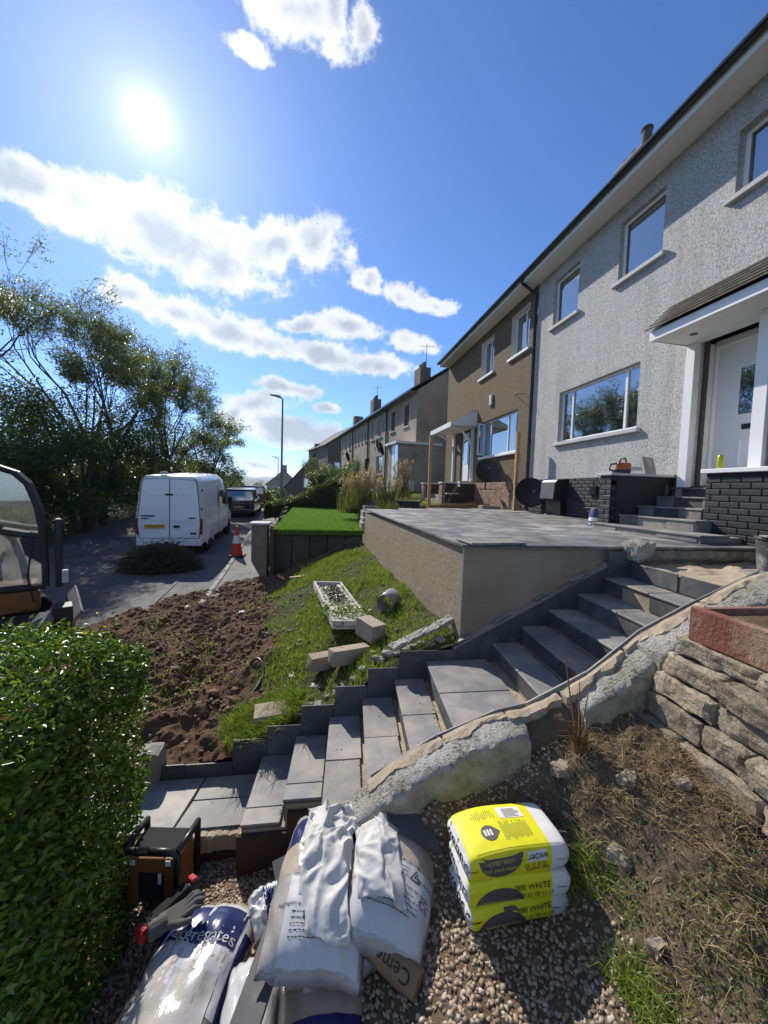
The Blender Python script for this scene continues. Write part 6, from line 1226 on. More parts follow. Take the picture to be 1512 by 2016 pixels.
class Bag:
    def __init__(s, name, c, W, L, T, yaw, pitch, roll, seed, mat, label, group='building material bags', puff=3.0, wr=.010):
        s.W, s.L, s.T, s.seed, s.puff, s.wr = W, L, T, seed, puff, wr
        s.root = empty(name, c, 0, label, 'bag', group); s.root.rotation_euler = (pitch, roll, yaw)
        n = 40; u = np.linspace(-1, 1, n); U_, V_ = np.meshgrid(u, u); top = s.f(U_, V_); bot = s.f(U_, V_, -1)
        V = np.concatenate([top.reshape(-1, 3), bot.reshape(-1, 3)]); i = np.arange((n - 1) * n).reshape(n - 1, n)[:, :-1].ravel(); F = np.stack([i, i + 1, i + 1 + n, i + n], 1); F2 = np.stack([i, i + n, i + 1 + n, i + 1], 1) + n * n
        s.me = fast_mesh('bag', V, np.concatenate([F, F2])); bm = bmesh.new(); bm.from_mesh(s.me); bmesh.ops.remove_doubles(bm, verts=bm.verts, dist=.0006); bm.to_mesh(s.me); bm.free()
        s.body = put('bag_body', s.me, mat, s.root, True)
    def f(s, u, v, side=1, off=0.0):
        u = np.asarray(u, float); v = np.asarray(v, float); h = lambda t, p: np.clip(1 - np.abs(t) ** p, 0, 1) ** .6
        hh = h(u, s.puff) * h(v, s.puff * 1.3); x = u * s.W / 2 * (1 - .05 * (1 - np.abs(v)) * 0 - .04 * np.cos(v * 3.1 + s.seed)); y = v * s.L / 2 * (1 + .02 * np.sin(u * 4 + s.seed))
        wr = s.wr * (fbm(u * 3 + s.seed, v * 3, 5) + .8 * np.abs(fbm(u * 7, v * 2.2 + s.seed, 6))) * hh ** .4
        edge = (1 - hh) * .010 * np.sin(u * 17 + v * 13 + s.seed)
        z = (s.T * hh + wr + edge + off) if side > 0 else (-.12 * s.T * hh + edge)
        return np.stack([x, y, z + 0 * u], -1)
    def patch(s, u0, u1, v0, v1, mat, name='printed_panel', off=.0022, n=22, rounded=0):
        u = np.linspace(u0, u1, n); v = np.linspace(v0, v1, n); U_, V_ = np.meshgrid(u, v); P = s.f(U_, V_, 1, off).reshape(-1, 3); i = np.arange((n - 1) * n).reshape(n - 1, n)[:, :-1].ravel()
        return put(name, fast_mesh(name, P, np.stack([i, i + 1, i + 1 + n, i + n], 1)), mat, s.root, True)
    def text(s, txt, u, v, size, mat, rot=0, off=.0045):
        me = text_mesh(txt, size); cs, sn = math.cos(rot), math.sin(rot)
        bm = bmesh.new(); bm.from_mesh(me); bmesh.ops.subdivide_edges(bm, edges=[e for e in bm.edges if e.calc_length() > .02], cuts=2); bm.to_mesh(me); bm.free()
        for q in me.vertices: x, y = q.co.x * cs - q.co.y * sn, q.co.x * sn + q.co.y * cs; q.co = Vector(s.f(u + x / (s.W / 2), v + y / (s.L / 2), 1, off))
        me.materials.clear(); return put('lettering', me, mat, s.root)
    def lines(s, u0, u1, v, n, dv, mat, seed=0, h=.0035, off=.0042):
        "rows of small print too fine to read"
        r = random.Random(seed); m = MB()
        for k in range(n):
            u = u0; vv = v - dv * k; end = u1 - r.uniform(0, .25) * (u1 - u0)
            while u < end:
                w = r.uniform(.03, .09); a, b = u, min(u + w, end); q = h / s.L
                m.add([s.f(a, vv - q, 1, off), s.f(b, vv - q, 1, off), s.f(b, vv + q, 1, off), s.f(a, vv + q, 1, off)], [(0, 1, 2, 3)]); u += w + .018
        o = put('small_print', m.mesh('sp'), mat, s.root); o['kind'] = 'stuff'; return o
def warn(bag, u, v, s_, mat):
    m = MB(); f = lambda x, y: bag.f(u + x / (bag.W / 2), v + y / (bag.L / 2), 1, .0045)
    o_ = [(-s_, -s_ * .8), (s_, -s_ * .8), (0, s_)]; i_ = [(x * .68, y * .68 - s_ * .03) for x, y in o_]
    m.add([f(*p) for p in o_] + [f(*p) for p in i_], [(0, 1, 4, 3), (1, 2, 5, 4), (2, 0, 3, 5)]); m.add([f(x, y) for x, y in ((-.08 * s_, -.2 * s_), (.08 * s_, -.2 * s_), (.1 * s_, .35 * s_), (-.1 * s_, .35 * s_))], [(0, 1, 2, 3)]); put('warning_triangle', m.mesh('w'), mat, bag.root)
# supporting bags, then the two on top
b0 = Bag('aggregate_bag', (.06, 1.60, -2.44), .50, .80, .15, R_(-4), 0, 0, 1, SANDBAG, 'bottom aggregate bag with navy print at the front of the pile')
b0.patch(-.80, .80, -.75, -.1, NAVY); b0.text('aggregates', 0, -.55, .085, PRINTW)
b1 = Bag('aggregate_bag', (.12, 2.02, -2.30), .50, .72, .16, R_(8), R_(2), 0, 2, SANDBAG, 'hidden middle aggregate bag supporting the two draped ones')
bL = Bag('aggregate_bag', (.02, 1.95, -2.135), .50, .74, .15, R_(-11), R_(9), R_(2), 3, PALEBAG, 'aggregate bag under the white cloth with its safety print facing us')
bL.patch(-.62, .90, -.93, -.12, PRINTW, 'white_panel'); bL.patch(-.93, -.66, .35, .80, NAVY); bL.patch(-.45, .9, .42, .80, NAVY)
bL.patch(-.9, .9, -.08, .38, SANDBAG, 'clear_window', .0012); bL.lines(-.1, .25, -.18, 3, .045, INK, 1); bL.text('Aggregates quality product from the Aggregate range', .12, -.42, .021, INK); bL.lines(-.48, .80, -.50, 5, .055, INK, 2); warn(bL, .42, -.24, .03, INK); bL.text('WARNING DUST', .70, -.20, .018, INK); bL.text('See safety data', .70, -.27, .016, INK); bL.text('CE', .72, -.42, .05, INK)
bR = Bag('aggregate_bag', (.395, 1.955, -2.095), .44, .74, .16, R_(-21), R_(8), R_(15), 4, PALEBAG, 'aggregate bag on the pile with a navy lettered band beside the pebbles')
bR.patch(-.92, .92, .42, .80, NAVY); bR.text('aggregates', .30, .60, .075, PRINTW); bR.patch(-.85, .88, -.90, -.10, PRINTW, 'white_panel')
bR.patch(-.9, .9, -.06, .38, SANDBAG, 'clear_window', .0012); bR.lines(-.05, .3, -.15, 3, .045, INK, 4); bR.text('Aggregates quality product from the range', .0, -.36, .02, INK); bR.lines(-.5, .65, -.43, 5, .055, INK, 5); warn(bR, .42, -.20, .028, INK); bR.text('WARNING DUST', .68, -.22, .017, INK); bR.text('CE', .70, -.45, .045, INK)
bS = Bag('silver_bag', (-.70, 1.94, -2.69), .56, .92, .17, R_(-12), R_(3), R_(-3), 6, SANDBAG, 'shiny clear aggregate bag with navy print lying by the hedge', wr=.022)
bS.patch(-.95, .90, -.2, .86, WHITEBAG, 'white_panel', .0015); bS.patch(-.92, .78, .36, .80, NAVY, off=.003); bS.text('aggregates', .12, .44, .085, PRINTW, 0, .006); bS.patch(-.86, .70, -.9, .12, plastic('glary_clear_plastic', (.46, .43, .39), .10, .9), 'clear_window', .0032); bS.patch(.84, .965, -.9, .6, NAVY, 'side_band', .003)
bW = Bag('white_sack', (-.31, 1.66, -2.56), .30, .66, .15, R_(-3), R_(3), R_(-8), 7, WHITEBAG, 'narrow white plastic sack wedged between the silver bag and the slab')
bF = Bag('folded_sack', (-.30, 2.25, -2.56), .22, .24, .10, R_(20), R_(10), 0, 8, WHITEBAG, 'crumpled white and navy sack end behind the grey slab', wr=.03); bF.patch(-.3, .2, -.7, .6, NAVY)
# upright tile leaning along the pile
tag(MB().obox((0, 0, 0), (.006, .30, .085), None, .002).build('leaning_tile', SLATED, loc=(-.235, 1.78, -2.24), rot=(R_(6), R_(62), R_(-10))), 'long grey slate tile leaning along the bag pile', 'tile')
tag(MB().obox((0, 0, 0), (.15, .15, .008), None, .002).build('square_tile', SLATED, loc=(-.14, 2.45, -2.56), rot=(R_(18), R_(-12), R_(15))), 'dark square tile offcut leaning at the path edge behind the pile', 'tile')
tag(MB().prism([(-.13, -.02), (.14, -.17), (.13, -.03), (.05, .06), (-.13, .05)], 2, -.006, .006).build('slate_piece', SLATED, loc=(.50, 2.06, -1.90), rot=(R_(12), R_(6), R_(0))), 'broken dark slate lying on pebbles below the limewashed wall', 'slate')
# rolled paper cement sack
cr = empty('cement_roll', (.315, 1.635, -2.16), R_(-43), 'rolled tan paper cement sack under the aggregate bags', 'sack'); PAPER = M('tan_paper', (.22, .14, .07), .8, .2, 8, .3, 40)
MB().tube([(-.16, 0, 0), (-.05, .004, .002), (.08, -.003, 0), (.17, 0, 0)], [.056, .060, .058, .055], 20).build('paper_roll', PAPER, cr, auto=40)
def rollmap(x, y): a = y / .06 + .55; return (x, -.0615 * math.cos(a + .3), .0615 * math.sin(a + .3))
lettering('Cement', .075, lambda x, y: rollmap(.02 - x, -y), INK, cr)
# white cloth draped over the bags
from mathutils.bvhtree import BVHTree
bpy.context.view_layer.update()
vv, ff = [], []
for b in (bL, bR, b1):
    mw = b.root.matrix_world; k0 = len(vv); vv += [mw @ v.co for v in b.me.vertices]; ff += [[k0 + i for i in p.vertices] for p in b.me.polygons]
bvh = BVHTree.FromPolygons(vv, ff)
def top(x, y):
    h = bvh.ray_cast(Vector((x, y, -1.0)), Vector((0, 0, -1))); return h[0].z if h[0] is not None else -2.2
poly = [(-.075, 2.29), (-.01, 2.40), (.09, 2.44), (.24, 2.42), (.36, 2.34), (.42, 2.18), (.475, 2.06), (.47, 1.96), (.40, 1.90), (.355, 1.80), (.315, 1.66), (.285, 1.60), (.25, 1.70), (.225, 1.78), (.195, 1.84), (.17, 1.92), (.145, 1.97), (.125, 1.90), (.115, 1.80), (.10, 1.70), (.065, 1.56), (.035, 1.60), (.0, 1.64), (-.02, 1.75), (-.055, 1.87), (-.07, 2.0), (-.075, 2.15)]
def inside(x, y):
    c = False; j = len(poly) - 1
    for i in range(len(poly)):
        if (poly[i][1] > y) != (poly[j][1] > y) and x < (poly[j][0] - poly[i][0]) * (y - poly[i][1]) / (poly[j][1] - poly[i][1]) + poly[i][0]: c = not c
        j = i
    return c
def edge_d(x, y):
    p = Vector((x, y)); d = 9
    for i in range(len(poly)):
        a, b = Vector(poly[i - 1]), Vector(poly[i]); t = max(0, min(1, (p - a).dot(b - a) / (b - a).length_squared)); d = min(d, (p - a - (b - a) * t).length)
    return d
# a flat trouser pattern, bunched up, dropped on the bags and left to settle
sp_ = .0095; gx = np.arange(-.34, .341, sp_); gy = np.arange(-.50, .421, sp_); X, Y = np.meshgrid(gx, gy)
lg = np.clip((.12 - Y) / .6, 0, 1); ins = (np.abs(X) < .29 - .05 * np.abs(Y - .1) - .22 * np.clip(-Y - .22, 0, 1) + .02 * np.sin(Y * 9)) & ((np.abs(X) > .012 + .05 * lg) | (Y > .02)) & (Y > -.42 + .06 * (X > 0) + .04 * np.sin(X * 20))
Z0 = .034 * np.sin(X * 40 + 2.5 * np.sin(Y * 5)) + .034 * np.sin(Y * 30 + 7 * X + 2 * np.sin(X * 14)) * np.clip((Y - .04) * 6, 0, 1) + .06 * fbm(X * 4, Y * 3, 91, 2)
XX = .175 + (X * .95 + .02 * fbm(X * 4, Y * 7, 92)) * (1 - .12 * np.clip(Y, 0, 1)) + .04 * (Y < 0) * np.sign(X) * 0; YY = 2.03 + np.where(Y > .05, .05 + (Y - .05) * .82, Y) * .98 + .03 * fbm(X * 5, Y * 5, 93); ZZ = -1.86 + Z0 + .02 * (Y > .1) - .12 * np.clip(-Y - .1, 0, 1)
idx = -np.ones(ins.shape, int); idx[ins] = np.arange(ins.sum()); V = np.stack([XX[ins], YY[ins], ZZ[ins]], 1); q = ins[:-1, :-1] & ins[1:, :-1] & ins[:-1, 1:] & ins[1:, 1:]
F = np.stack([idx[:-1, :-1][q], idx[:-1, 1:][q], idx[1:, 1:][q], idx[1:, :-1][q]], 1)
cm_ = fast_mesh('cloth', V, F); bm = bmesh.new(); bm.from_mesh(cm_); bmesh.ops.delete(bm, geom=[v for v in bm.verts if not v.link_faces], context='VERTS'); bm.to_mesh(cm_); bm.free()
sim = put('white_cloth', cm_, None, None, True)
colls = []
for b_ in (bL, bR, b1, b0):
    b_.body.modifiers.new('Collision', 'COLLISION'); b_.body.collision.thickness_outer = .006; b_.body.collision.cloth_friction = 18; colls.append(b_.body)
cm2 = sim.modifiers.new('Cloth', 'CLOTH'); cs_ = cm2.settings; cs_.quality = 6; cs_.mass = .12; cs_.tension_stiffness = 12; cs_.compression_stiffness = 8; cs_.shear_stiffness = 3; cs_.bending_stiffness = .7; cs_.air_damping = 2.5
cm2.collision_settings.distance_min = .004; cm2.collision_settings.collision_quality = 3; cm2.collision_settings.use_self_collision = False
scene.frame_start = 1; scene.frame_end = 40; cm2.point_cache.frame_start = 1; cm2.point_cache.frame_end = 40
for fr_ in range(1, 27): scene.frame_set(fr_)
dg_ = bpy.context.evaluated_depsgraph_get(); cme = bpy.data.meshes.new_from_object(sim.evaluated_get(dg_)); bpy.data.objects.remove(sim)
for c_ in colls: c_.modifiers.clear()
scene.frame_set(1)
keep = np.zeros(ins.sum(), bool); keep[np.unique(F)] = True; PX, PY = X[ins][keep], Y[ins][keep]; rgf = random.Random(12); dz_ = np.zeros(len(PX)); slope_ = np.zeros(len(PX))
for k in range(64):
    waist = k % 3 == 0; cx_, cy_ = (rgf.uniform(-.25, .25), rgf.uniform(.12, .38)) if waist else (rgf.choice((-1, 1)) * rgf.uniform(.05, .24), rgf.uniform(-.35, .15))
    an = rgf.gauss(0, .9) if waist else math.pi / 2 + rgf.gauss(0, .38) + (.35 if cx_ > 0 else -.35) * .5; ca, sa = math.cos(an), math.sin(an); u_ = (PX - cx_) * ca + (PY - cy_) * sa; v_ = -(PX - cx_) * sa + (PY - cy_) * ca + .018 * np.sin(u_ * 22 + k)
    ln = rgf.uniform(.07, .22); w_ = rgf.uniform(.010, .024); am = rgf.uniform(.018, .042) * (1.4 if waist else 1); dz_ = np.maximum(dz_, am * np.exp(-np.abs(v_) / w_) * np.clip(1.3 - (u_ / ln) ** 2, 0, 1)) + am * .12 * np.exp(-(v_ / w_ / 2) ** 2) * np.clip(1 - (u_ / ln) ** 2, 0, 1)
co_ = np.empty(len(cme.vertices) * 3, np.float32); cme.vertices.foreach_get('co', co_); co_ = co_.reshape(-1, 3)
if len(co_) == len(dz_): co_[:, 2] += dz_ + .004; co_[:, 0] += .35 * dz_ * np.sin(PX * 50); cme.vertices.foreach_set('co', co_.ravel()); cme.update()
cme.materials.clear(); cl = put('white_cloth', cme, None, None, True); tag(cl, 'crumpled white work trousers draped over the aggregate bags', 'clothing')
def cloth_mat():
    t = NT('white_cotton'); n = t.noise(30, 5, .6); w = t.noise(600, 2, .5); d = t.n('BsdfPrincipled'); t.l(t.ramp(n.outputs[0], [(.3, (.56, .55, .52)), (.7, (.70, .69, .66))]), d.inputs['Base Color']); d.inputs['Roughness'].default_value = .95; d.inputs['Specular IOR Level'].default_value = .15; t.l(t.bump(w.outputs[0], .2, .001), d.inputs['Normal'])
    tr = t.n('BsdfTranslucent'); tr.inputs[0].default_value = (.55, .54, .51, 1); m = t.n('MixShader'); m.inputs[0].default_value = .22; t.l(d.outputs[0], m.inputs[1]); t.l(tr.outputs[0], m.inputs[2]); t.l(m.outputs[0], t.out.inputs[0]); return t.m
cl.data.materials.append(cloth_mat()); md = cl.modifiers.new('Smooth', 'SMOOTH'); md.factor = .5; md.iterations = 1; md = cl.modifiers.new('Solidify', 'SOLIDIFY'); md.thickness = .004; md = cl.modifiers.new('Subdivision', 'SUBSURF'); md.levels = 1; md.render_levels = 1

# ---------------------------------------------------------------- three yellow render bags
def yellow_mat(w, split=.255):
    t = NT('yellow_paper_sack'); tc = t.n('TexCoord'); sp = t.n('SeparateXYZ'); t.l(tc.outputs['Object'], sp.inputs[0])
    a = t.n('Math', operation='GREATER_THAN'); t.l(sp.outputs[0], a.inputs[0]); a.inputs[1].default_value = w / 2 * .62; b = t.n('Math', operation='LESS_THAN'); t.l(sp.outputs[0], b.inputs[0]); b.inputs[1].default_value = -w / 2 * .975; c = t.n('Math', operation='MAXIMUM'); t.l(a.outputs[0], c.inputs[0]); t.l(b.outputs[0], c.inputs[1])
    n = t.noise(8, 5, .6); col = t.mix(c.outputs[0], t.ramp(n.outputs[0], [(.3, (.60, .57, .010)), (.7, (.72, .68, .02))]), t.ramp(n.outputs[0], [(.3, (.60, .58, .56)), (.7, (.70, .69, .67))])); n2 = t.noise(30, 5, .7); t.bsdf(col, .55, t.bump(n2.outputs[0], .25, .006), 0, .35); return t.m
YW, YD, YH = .525, .285, .130
YEL = yellow_mat(YW); WGREY = M('sack_dark_grey', (.095, .085, .075), .6, .12, 6, 0); LIMETX = M('sack_lime_text', (.45, .43, .10), .6, .05, 6, 0); WSTK = M('sack_white_sticker', (.66, .65, .63), .5, .06, 6, 0); FINE = M('sack_fine_print', (.12, .115, .03), .6, .05, 5, 0)
def sack_mesh(seed):
    bm = bmesh.new(); bmesh.ops.create_cube(bm, size=2); bmesh.ops.subdivide_edges(bm, edges=bm.edges[:], cuts=17, use_grid_fill=True); rg = np.random.default_rng(seed)
    for v in bm.verts:
        p = v.co.copy(); n = (abs(p.x) ** 13 + abs(p.y) ** 13 + abs(p.z) ** 8) ** (1 / 13); p = p / max(n, 1e-6)
        bl_ = 1 + .045 * (1 - p.z ** 2) - .02 * (p.z > .5); x, y, z = p.x * YW / 2 * bl_, p.y * YD / 2 * (bl_ - .01), p.z * YH / 2
        z -= (.010 + .006 * math.sin(seed * 2.1)) * abs(p.x) ** 3 * (p.z > 0) + .012 * abs(p.x * p.y) ** 2 * (p.z > 0)
        z += .004 * math.sin(x * 14 + seed) * (abs(p.z)) + .0035 * float(fbm(x * 18, y * 18, seed)) + .006 * (1 - p.x ** 2) * (1 - p.y ** 2) * p.z; x += .004 * float(fbm(y * 20, z * 20, seed + 3)); v.co = Vector((x, y, z))
    me = bpy.data.meshes.new('sack'); bm.to_mesh(me); bm.free(); return me
ys_ = [(.962, 1.778, 0, R_(3.5)), (.950, 1.770, 1, R_(.5)), (.942, 1.776, 2, R_(3.2))]; names = ['bottom yellow and white render sack standing on the pebbles', 'middle yellow and white render sack of the three', 'top yellow and white render sack with its printed face upwards']
zb = -2.085
for (x, y, k, rz) in ys_:
    s = empty('render_sack', (x, y, zb + YH * (k + .5) - .003 * k), rz, names[k], 'sack', 'render sacks stacked on the pebbles'); body = put('sack_body', sack_mesh(k + 1), YEL, s, True)
    sm_ = body.data; sbvh = BVHTree.FromPolygons([v.co for v in sm_.vertices], [p.vertices[:] for p in sm_.polygons])
    def fr(px, pz, o=.0012):
        h = sbvh.ray_cast(Vector((px, -.6, pz)), Vector((0, 1, 0))); return (px, (h[0].y if h[0] else -YD / 2) - o, pz)
    def tp(px, py, o=.0012):
        h = sbvh.ray_cast(Vector((px, py, .6)), Vector((0, 0, -1))); return (px, py, (h[0].z if h[0] else YH / 2) + o)
    def sd_(py, pz, o=.0012):
        h = sbvh.ray_cast(Vector((-.8, py, pz)), Vector((1, 0, 0))); return ((h[0].x if h[0] else -YW / 2) - o, py, pz)
    def grid(f, x0, x1, y0, y1, n=9):
        u = np.linspace(0, 1, n); m_ = MB(); m_.add([f(x0 + (x1 - x0) * a_, y0 + (y1 - y0) * b_) for b_ in u for a_ in u], [(i * n + j, i * n + j + 1, (i + 1) * n + j + 1, (i + 1) * n + j) for i in range(n - 1) for j in range(n - 1)]); return m_
    def disc(f, cx, cy, outline, n=6):
        m_ = MB(); k_ = len(outline); V_ = [f(cx, cy)] + [f(cx + (p[0] - cx) * t_ / n, cy + (p[1] - cy) * t_ / n) for t_ in range(1, n + 1) for p in outline]
        m_.add(V_, [(0, 1 + i, 1 + (i + 1) % k_) for i in range(k_)] + [(1 + t_ * k_ + i, 1 + t_ * k_ + (i + 1) % k_, 1 + (t_ + 1) * k_ + (i + 1) % k_, 1 + (t_ + 1) * k_ + i) for t_ in range(n - 1) for i in range(k_)]); return m_
    def half(cx, base, rad, up, sx=1.0, h=1.0):
        pts = [(cx + rad * sx * math.cos(t), base + up * rad * h * math.sin(t)) for t in np.linspace(0, math.pi, 18)]; return disc(fr, cx, base + up * rad * h * .4, pts)
    def flip(cx, cz): return lambda a, b: fr(cx - a, cz - b, .0042)
    def flat(cx, cz): return lambda a, b: fr(cx + a, cz + b, .0042)
    if k == 2:
        put('grey_roundel', half(-.105, .054, .115, -1, 1.0, .90).mesh('h'), WGREY, s); lettering('weberend one', .032, flip(-.105, -.008), LIMETX, s); lettering('coat dash', .034, flip(-.105, .026), LIMETX, s)
        put('logo_sticker', grid(fr, .03, .135, .004, .050).mesh('q'), WSTK, s); lettering('weber', .043, flip(.085, .026), INK, s); lettering('000 WHITE', .026, flip(.085, -.028), INK, s); lettering('12 03 21 TE', .024, flip(.075, -.008), INK, s)
        zt = YH / 2 + .0105; tm = lambda cx, cy: (lambda a, b: (cx + a, cy + b, zt))
        put('data_panel', grid(tp, -.02, .115, .035, .105).mesh('q'), WSTK, s)
        pts = [(-.115 + .042 * math.cos(t), -.035 + .042 * math.sin(t)) for t in np.linspace(.7, 5.58, 20)] + [(-.058, -.035)]; rd = put('droplet_mark', disc(tp, -.115, -.035, pts).mesh('d'), WGREY, s)
        for q in range(3): put('bucket_bar', grid(lambda a, b: tp(a, b, .0022), -.142 + .016 * q, -.132 + .016 * q, -.052, -.018, 4).mesh('q'), WSTK, rd)
        m = MB(); rg = random.Random(4)
        for (x0, x1, y0, y1, n) in ((-.045, .11, -.09, .025, 19), (-.17, -.04, .035, .10, 12)):
            for q in range(n):
                xx = x0 + (x1 - x0) * q / n; ya_, yb_ = y0 + rg.uniform(0, .02), y1 - rg.uniform(0, .03); g_ = grid(tp, xx, xx + .0032, ya_, yb_, 6); m.add(g_.v, g_.f)
        for q in range(8): yy = .042 + .007 * q; g_ = grid(lambda a, b: tp(a, b, .0022), .01, .105 - rg.uniform(0, .03), yy, yy + .002, 6); m.add(g_.v, g_.f)
        o = put('small_print', m.mesh('sp'), FINE, s); o['kind'] = 'stuff'; put('seam_line', grid(tp, -.22, .23, -.122, -.1203, 16).mesh('l'), INK, s)
    else:
        put('grey_roundel', half(-.10, -.057, .115, 1, 1.05, .72).mesh('h'), WGREY, s); lettering('weberend one', .032, flat(-.10, -.038), LIMETX, s); lettering('000 WHITE', .038, flat(.058, .016), INK, s); lettering('12 03 21 TE 11 17', .028, flat(.065, -.026), INK, s)
        if k == 0: put('grey_corner_mark', disc(fr, -.07, .035, [(-.10, .018), (-.02, .025), (-.045, .045), (-.10, .045)]).mesh('q'), WGREY, s)
    fx = -YW / 2 - .014; lettering('weber', .105, (lambda a, b: sd_(-a * .95, b * .8 + .002, .002)), INK, s); put('green_tick', grid(sd_, .09, .105, .018, .035, 4).mesh('q'), M('tick_green', (.25, .45, .02), .6, .05, 4, 0), s)

# ---------------------------------------------------------------- site lamp case, power tool and glove
cs = empty('site_radio', (-1.07, 2.66, -2.79), R_(-8), 'orange and black caged site radio against the hedge', 'radio'); ORC = M('case_orange', (.20, .085, .022), .5, .2, 6, .1)
MB().box(-.155, .155, -.11, .11, .03, .38, b=.02).build('radio_body', M('matt_black_plastic', (.02, .02, .02), .85, .2, 8, .2, 90, spec=.2), cs); f = MB(); f.box(-.15, -.085, -.132, -.112, .05, .37); f.box(.085, .15, -.132, -.112, .05, .37); f.box(-.084, .084, -.131, -.113, .27, .37); f.build('front_frame', ORC, cs, bevel=.01)
for s in (-1, 1): MB().box(s * .158, s * .172, -.08, .08, .06, .36).build('side_panel', ORC, cs, bevel=.006); MB().tube([(s * .175, -.13, .02), (s * .18, -.14, .40), (s * .14, -.14, .43), (0, -.145, .435)], .022, 8).build('roll_bar', BLACKP, cs, smooth=True); MB().tube([(s * .175, .13, .02), (s * .18, .13, .40), (s * .175, -.13, .42)], .022, 8).build('roll_bar', BLACKP, cs, smooth=True)
for s in (-1, 1): MB().obox((s * .115, -.136, .345), (.018, .004, .018), None, .003).build('lamp_lens', CWH, cs)
MB().box(.05, .07, -.136, -.128, .20, .27).build('white_tag', CWH, cs)
pt = empty('power_tool', (-.885, 2.31, -2.53), R_(54), 'black power tool with red ends half hidden under the glove', 'power tool'); REDP = M('tool_red', (.40, .025, .02), .7, .15, 6, .1)
MB().obox((-.01, 0, .0), (.135, .042, .05), None, .016).build('motor_housing', M('matt_tool_black', (.02, .02, .021), .85, .2, 8, .3, 60, spec=.15), pt, bevel=.006); MB().tube([(.12, 0, 0), (.17, 0, 0), (.19, 0, 0)], [.034, .034, .022], 12).build('gear_nose', DARKM, pt, auto=40); MB().obox((.155, .012, .036), (.022, .028, .012), Matrix.Rotation(.3, 3, 'Y'), .006).build('red_guard', REDP, pt); MB().obox((-.165, 0, .012), (.030, .038, .034), Matrix.Rotation(.25, 3, 'Y'), .012).build('red_grip', REDP, pt, bevel=.004); MB().obox((-.175, .0, .04), (.012, .014, .012), None, .004).build('red_switch', REDP, pt)
MB().obox((-.02, 0, -.07), (.06, .045, .06), None, .015).build('battery_pack', BLACKP, pt)
gl = empty('work_glove', (-.80, 2.20, -2.455), R_(-62), 'grey knitted work glove lying on the silver bag', 'glove')
g = MB()
def sausage(pts, rad): g.tube(pts, rad, 10)
sausage([(0, -.15, .005), (0, -.10, .0), (0, -.05, .005)], [.050, .046, .040])
for (x, y0, y1, bend, rd) in ((-.036, .05, .125, .012, .0135), (-.012, .055, .145, .018, .014), (.014, .055, .140, .015, .014), (.038, .045, .115, .010, .0125)):
    sausage([(x * .9, y0 - .05, .008), (x, y0, .014), (x * 1.08, (y0 + y1) / 2, .018 + bend), (x * 1.15, y1, .010 + bend * .3)], [rd * 1.15, rd * 1.1, rd, rd * .75])
sausage([(.035, -.04, .006), (.062, -.005, .012), (.078, .035, .014), (.082, .06, .010)], [.022, .019, .016, .012])
for yy in np.linspace(-.07, .05, 5): g.obox((0, yy, .008), (.050, .024, .018), None, .008)
GLV = M('grey_knit', (.085, .08, .075), .95, .25, 40, .6, 300, .002); go = g.build('glove_body', GLV, gl, smooth=True); md = go.modifiers.new('Remesh', 'REMESH'); md.mode = 'VOXEL'; md.voxel_size = .0045; md.use_smooth_shade = True; md = go.modifiers.new('Smooth', 'SMOOTH'); md.iterations = 4; gl.rotation_euler = (R_(6), R_(4), R_(-62))

# ---------------------------------------------------------------- pebbles and the plants of the bank
PEB = islandmat('pebble', [(0, (.08, .05, .028)), (.3, (.20, .128, .07)), (.6, (.31, .21, .12)), (.85, (.38, .29, .19)), (1, (.46, .41, .34))], .6, .4)
clods(16500, -1.4, 1.36, .95, 2.92, zgard, lambda X, Y: np.clip(1.05 - bmask(X, Y) * 1.1, 0, 1) * (~((X > .70) & (X < 1.19) & (Y > 1.66) & (Y < 1.88))), .0075, .0155, PEB, 'gravel_pebbles', 101, kind='stuff', label='tan rounded pebbles covering the yard', category='gravel')
blades(scatter(12000, 1.0, 2.0, .7, 2.12, zgard, lambda X, Y: bmask(X, Y) * np.clip(.35 + fbm(X * 4, Y * 4, 44) * 1.5, .05, 1), 45), .05, .0035, DRYM, 'dry_bank_grass', 46, 2.2, kind='stuff', label='dry straw matted over the earth bank', category='grass')
def wd(X, Y): return bmask(X, Y) * (fbm(X * 3.2, Y * 3.2, 47) > .18) + np.exp(-((X - 1.27) / .07) ** 2) * (Y < 2.05) * .8 * (fbm(X * 5, Y * 5, 49) > -.05)
P = scatter(8500, 1.05, 2.0, .7, 2.12, zgard, wd, 48); V, F = leaf_cards(P + np.array([0, 0, .016]) + np.random.default_rng(1).normal(size=P.shape) * .014, .021, .45, 49, .6); put('bank_weeds', fast_mesh('bw', V, F), leafmat('weed_leaf', (.045, .07, .018), (.13, .17, .05), .3), kind='stuff', label='small green weeds creeping over the dry bank', category='weeds')
blades(scatter(6500, 1.02, 1.42, 1.1, 2.05, zgard, lambda X, Y: np.exp(-((X - 1.27 - .05 * np.sin(Y * 9)) / .06) ** 2) * (fbm(X * 4, Y * 4, 50) > -.1), 51), .075, .0045, GRASSM, 'stringy_weeds', 52, 1.2, kind='stuff', label='stringy green weeds beside the yellow sacks', category='weeds')
clods(900, 1.2, 2.0, .7, 2.12, zgard, bmask, .003, .012, islandmat('bank_stone', [(0, (.08, .06, .04)), (1, (.24, .19, .14))]), 'bank_crumbs', 53, kind='stuff', label='crumbs of earth and stone on the bank', category='soil')
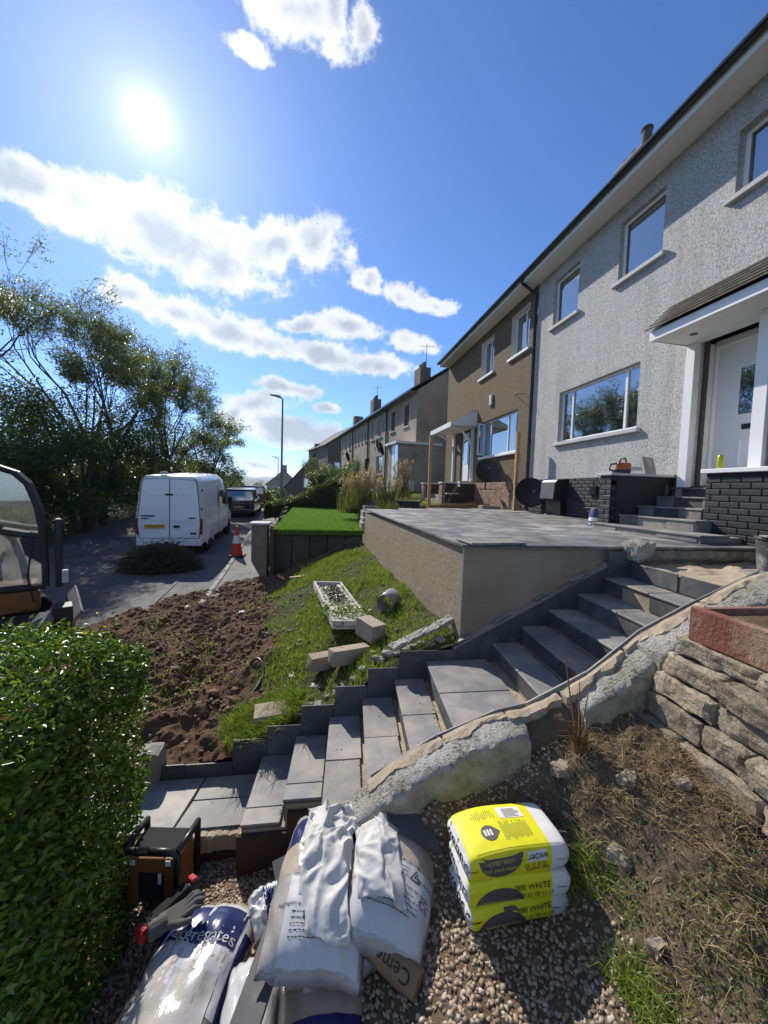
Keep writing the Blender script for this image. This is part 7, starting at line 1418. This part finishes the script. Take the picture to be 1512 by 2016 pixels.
for i, (x, y, s_, lb) in enumerate(((1.40, 2.02, .07, 'pale upright rock at the top of the bank by the limewashed wall'), (1.46, 1.62, .055, 'long grey rock showing through the middle of the bank'), (1.62, 1.78, .05, 'flat tan rock lying beside the stone wall'), (1.38, 1.30, .04, 'dark rock low on the bank near the sack shadow'), (1.80, 1.64, .04, 'small tan rock at the foot of the stone wall'))):
    o = put('bank_rock', rough_block((s_, s_ * .75, s_ * .55), 900 + i, .02, 5, .2), STONE, None, loc=(x, y, gg(x, y) - s_ * .1), rot=(rr.uniform(-.3, .3), rr.uniform(-.3, .3), rr.uniform(0, 3))); tag(o, lb, 'rock', 'rocks in the bank')
dw = empty('dry_weed', (1.50, 2.02, gg(1.50, 2.02)), 0, 'dry brown weed with tall bare stalks growing at the wall', 'plant'); m = MB(); rg = random.Random(8)
for (dx, dy, h, ) in ((-.11, .02, .58), (-.02, .0, .42), (.05, .01, .36)): m.tube([(0, 0, 0), (dx * .5, dy, h * .5), (dx, dy, h)], [.006, .005, .003], 5, False)
for k in range(60): a = rg.uniform(0, 6.28); h = rg.uniform(.05, .17); q = rg.uniform(.03, .10); m.tube([(rg.uniform(-.03, .03), rg.uniform(-.03, .03), 0), (math.cos(a) * q * .6, math.sin(a) * q * .6, h * .7), (math.cos(a) * q, math.sin(a) * q, h)], [.004, .003, .0015], 4, False)
m.build('stalks', M('dry_stalk', (.20, .105, .05), .9, .3, 20), dw)
for k in range(5): 
    x, y = 1.85 + rg.uniform(-.12, .08), 1.02 + rg.uniform(-.1, .12)
    m = MB(); z = gg(x, y); fl = empty('purple_flower', (x, y, z), 0, 'small purple flowers growing low on the bank', 'flower', 'purple flowers on the bank'); MB().tube([(0, 0, 0), (.01, 0, .06)], .002, 4).build('stem', GRASSM, fl)
    for q in range(5): a = q * 1.256; MB().add([(.01, 0, .06), (.01 + .016 * math.cos(a - .4), .016 * math.sin(a - .4), .068), (.01 + .022 * math.cos(a), .022 * math.sin(a), .064), (.01 + .016 * math.cos(a + .4), .016 * math.sin(a + .4), .068)], [(0, 1, 2, 3)]).build('petal', M('violet_petal', (.20, .16, .45), .6, .1, 6, 0) if 'violet_petal' not in bpy.data.materials else bpy.data.materials['violet_petal'], fl)
tag(MB().tube([(1.10, 1.99, gg(1.10, 1.99) + .0), (1.13, 1.97, gg(1.13, 1.97) + .09), (1.18, 1.92, gg(1.18, 1.92) + .10), (1.22, 1.88, gg(1.22, 1.88) + .02)], .005, 6).build('bent_root', M('pale_root', (.34, .27, .18), .9, .2, 20), smooth=True), 'pale bent root arching out of the bank by the sacks', 'root')
print('OBJECTS', len(scene.objects), 'TRIS', sum(len(m.polygons) for m in bpy.data.meshes))
# ---------------------------------------------------------------- thin sea haze over the far land
hz = MB().box(-6500, 6500, -420, 7500, -90, 160).build('haze', None); hz['kind'] = 'stuff'
t = NT('haze_air'); pv = t.n('VolumePrincipled'); pv.inputs['Color'].default_value = (.80, .88, 1, 1); pv.inputs['Density'].default_value = .00014; pv.inputs['Anisotropy'].default_value = .35
t.l(pv.outputs[0], t.out.inputs['Volume']); hz.data.materials.append(t.m)
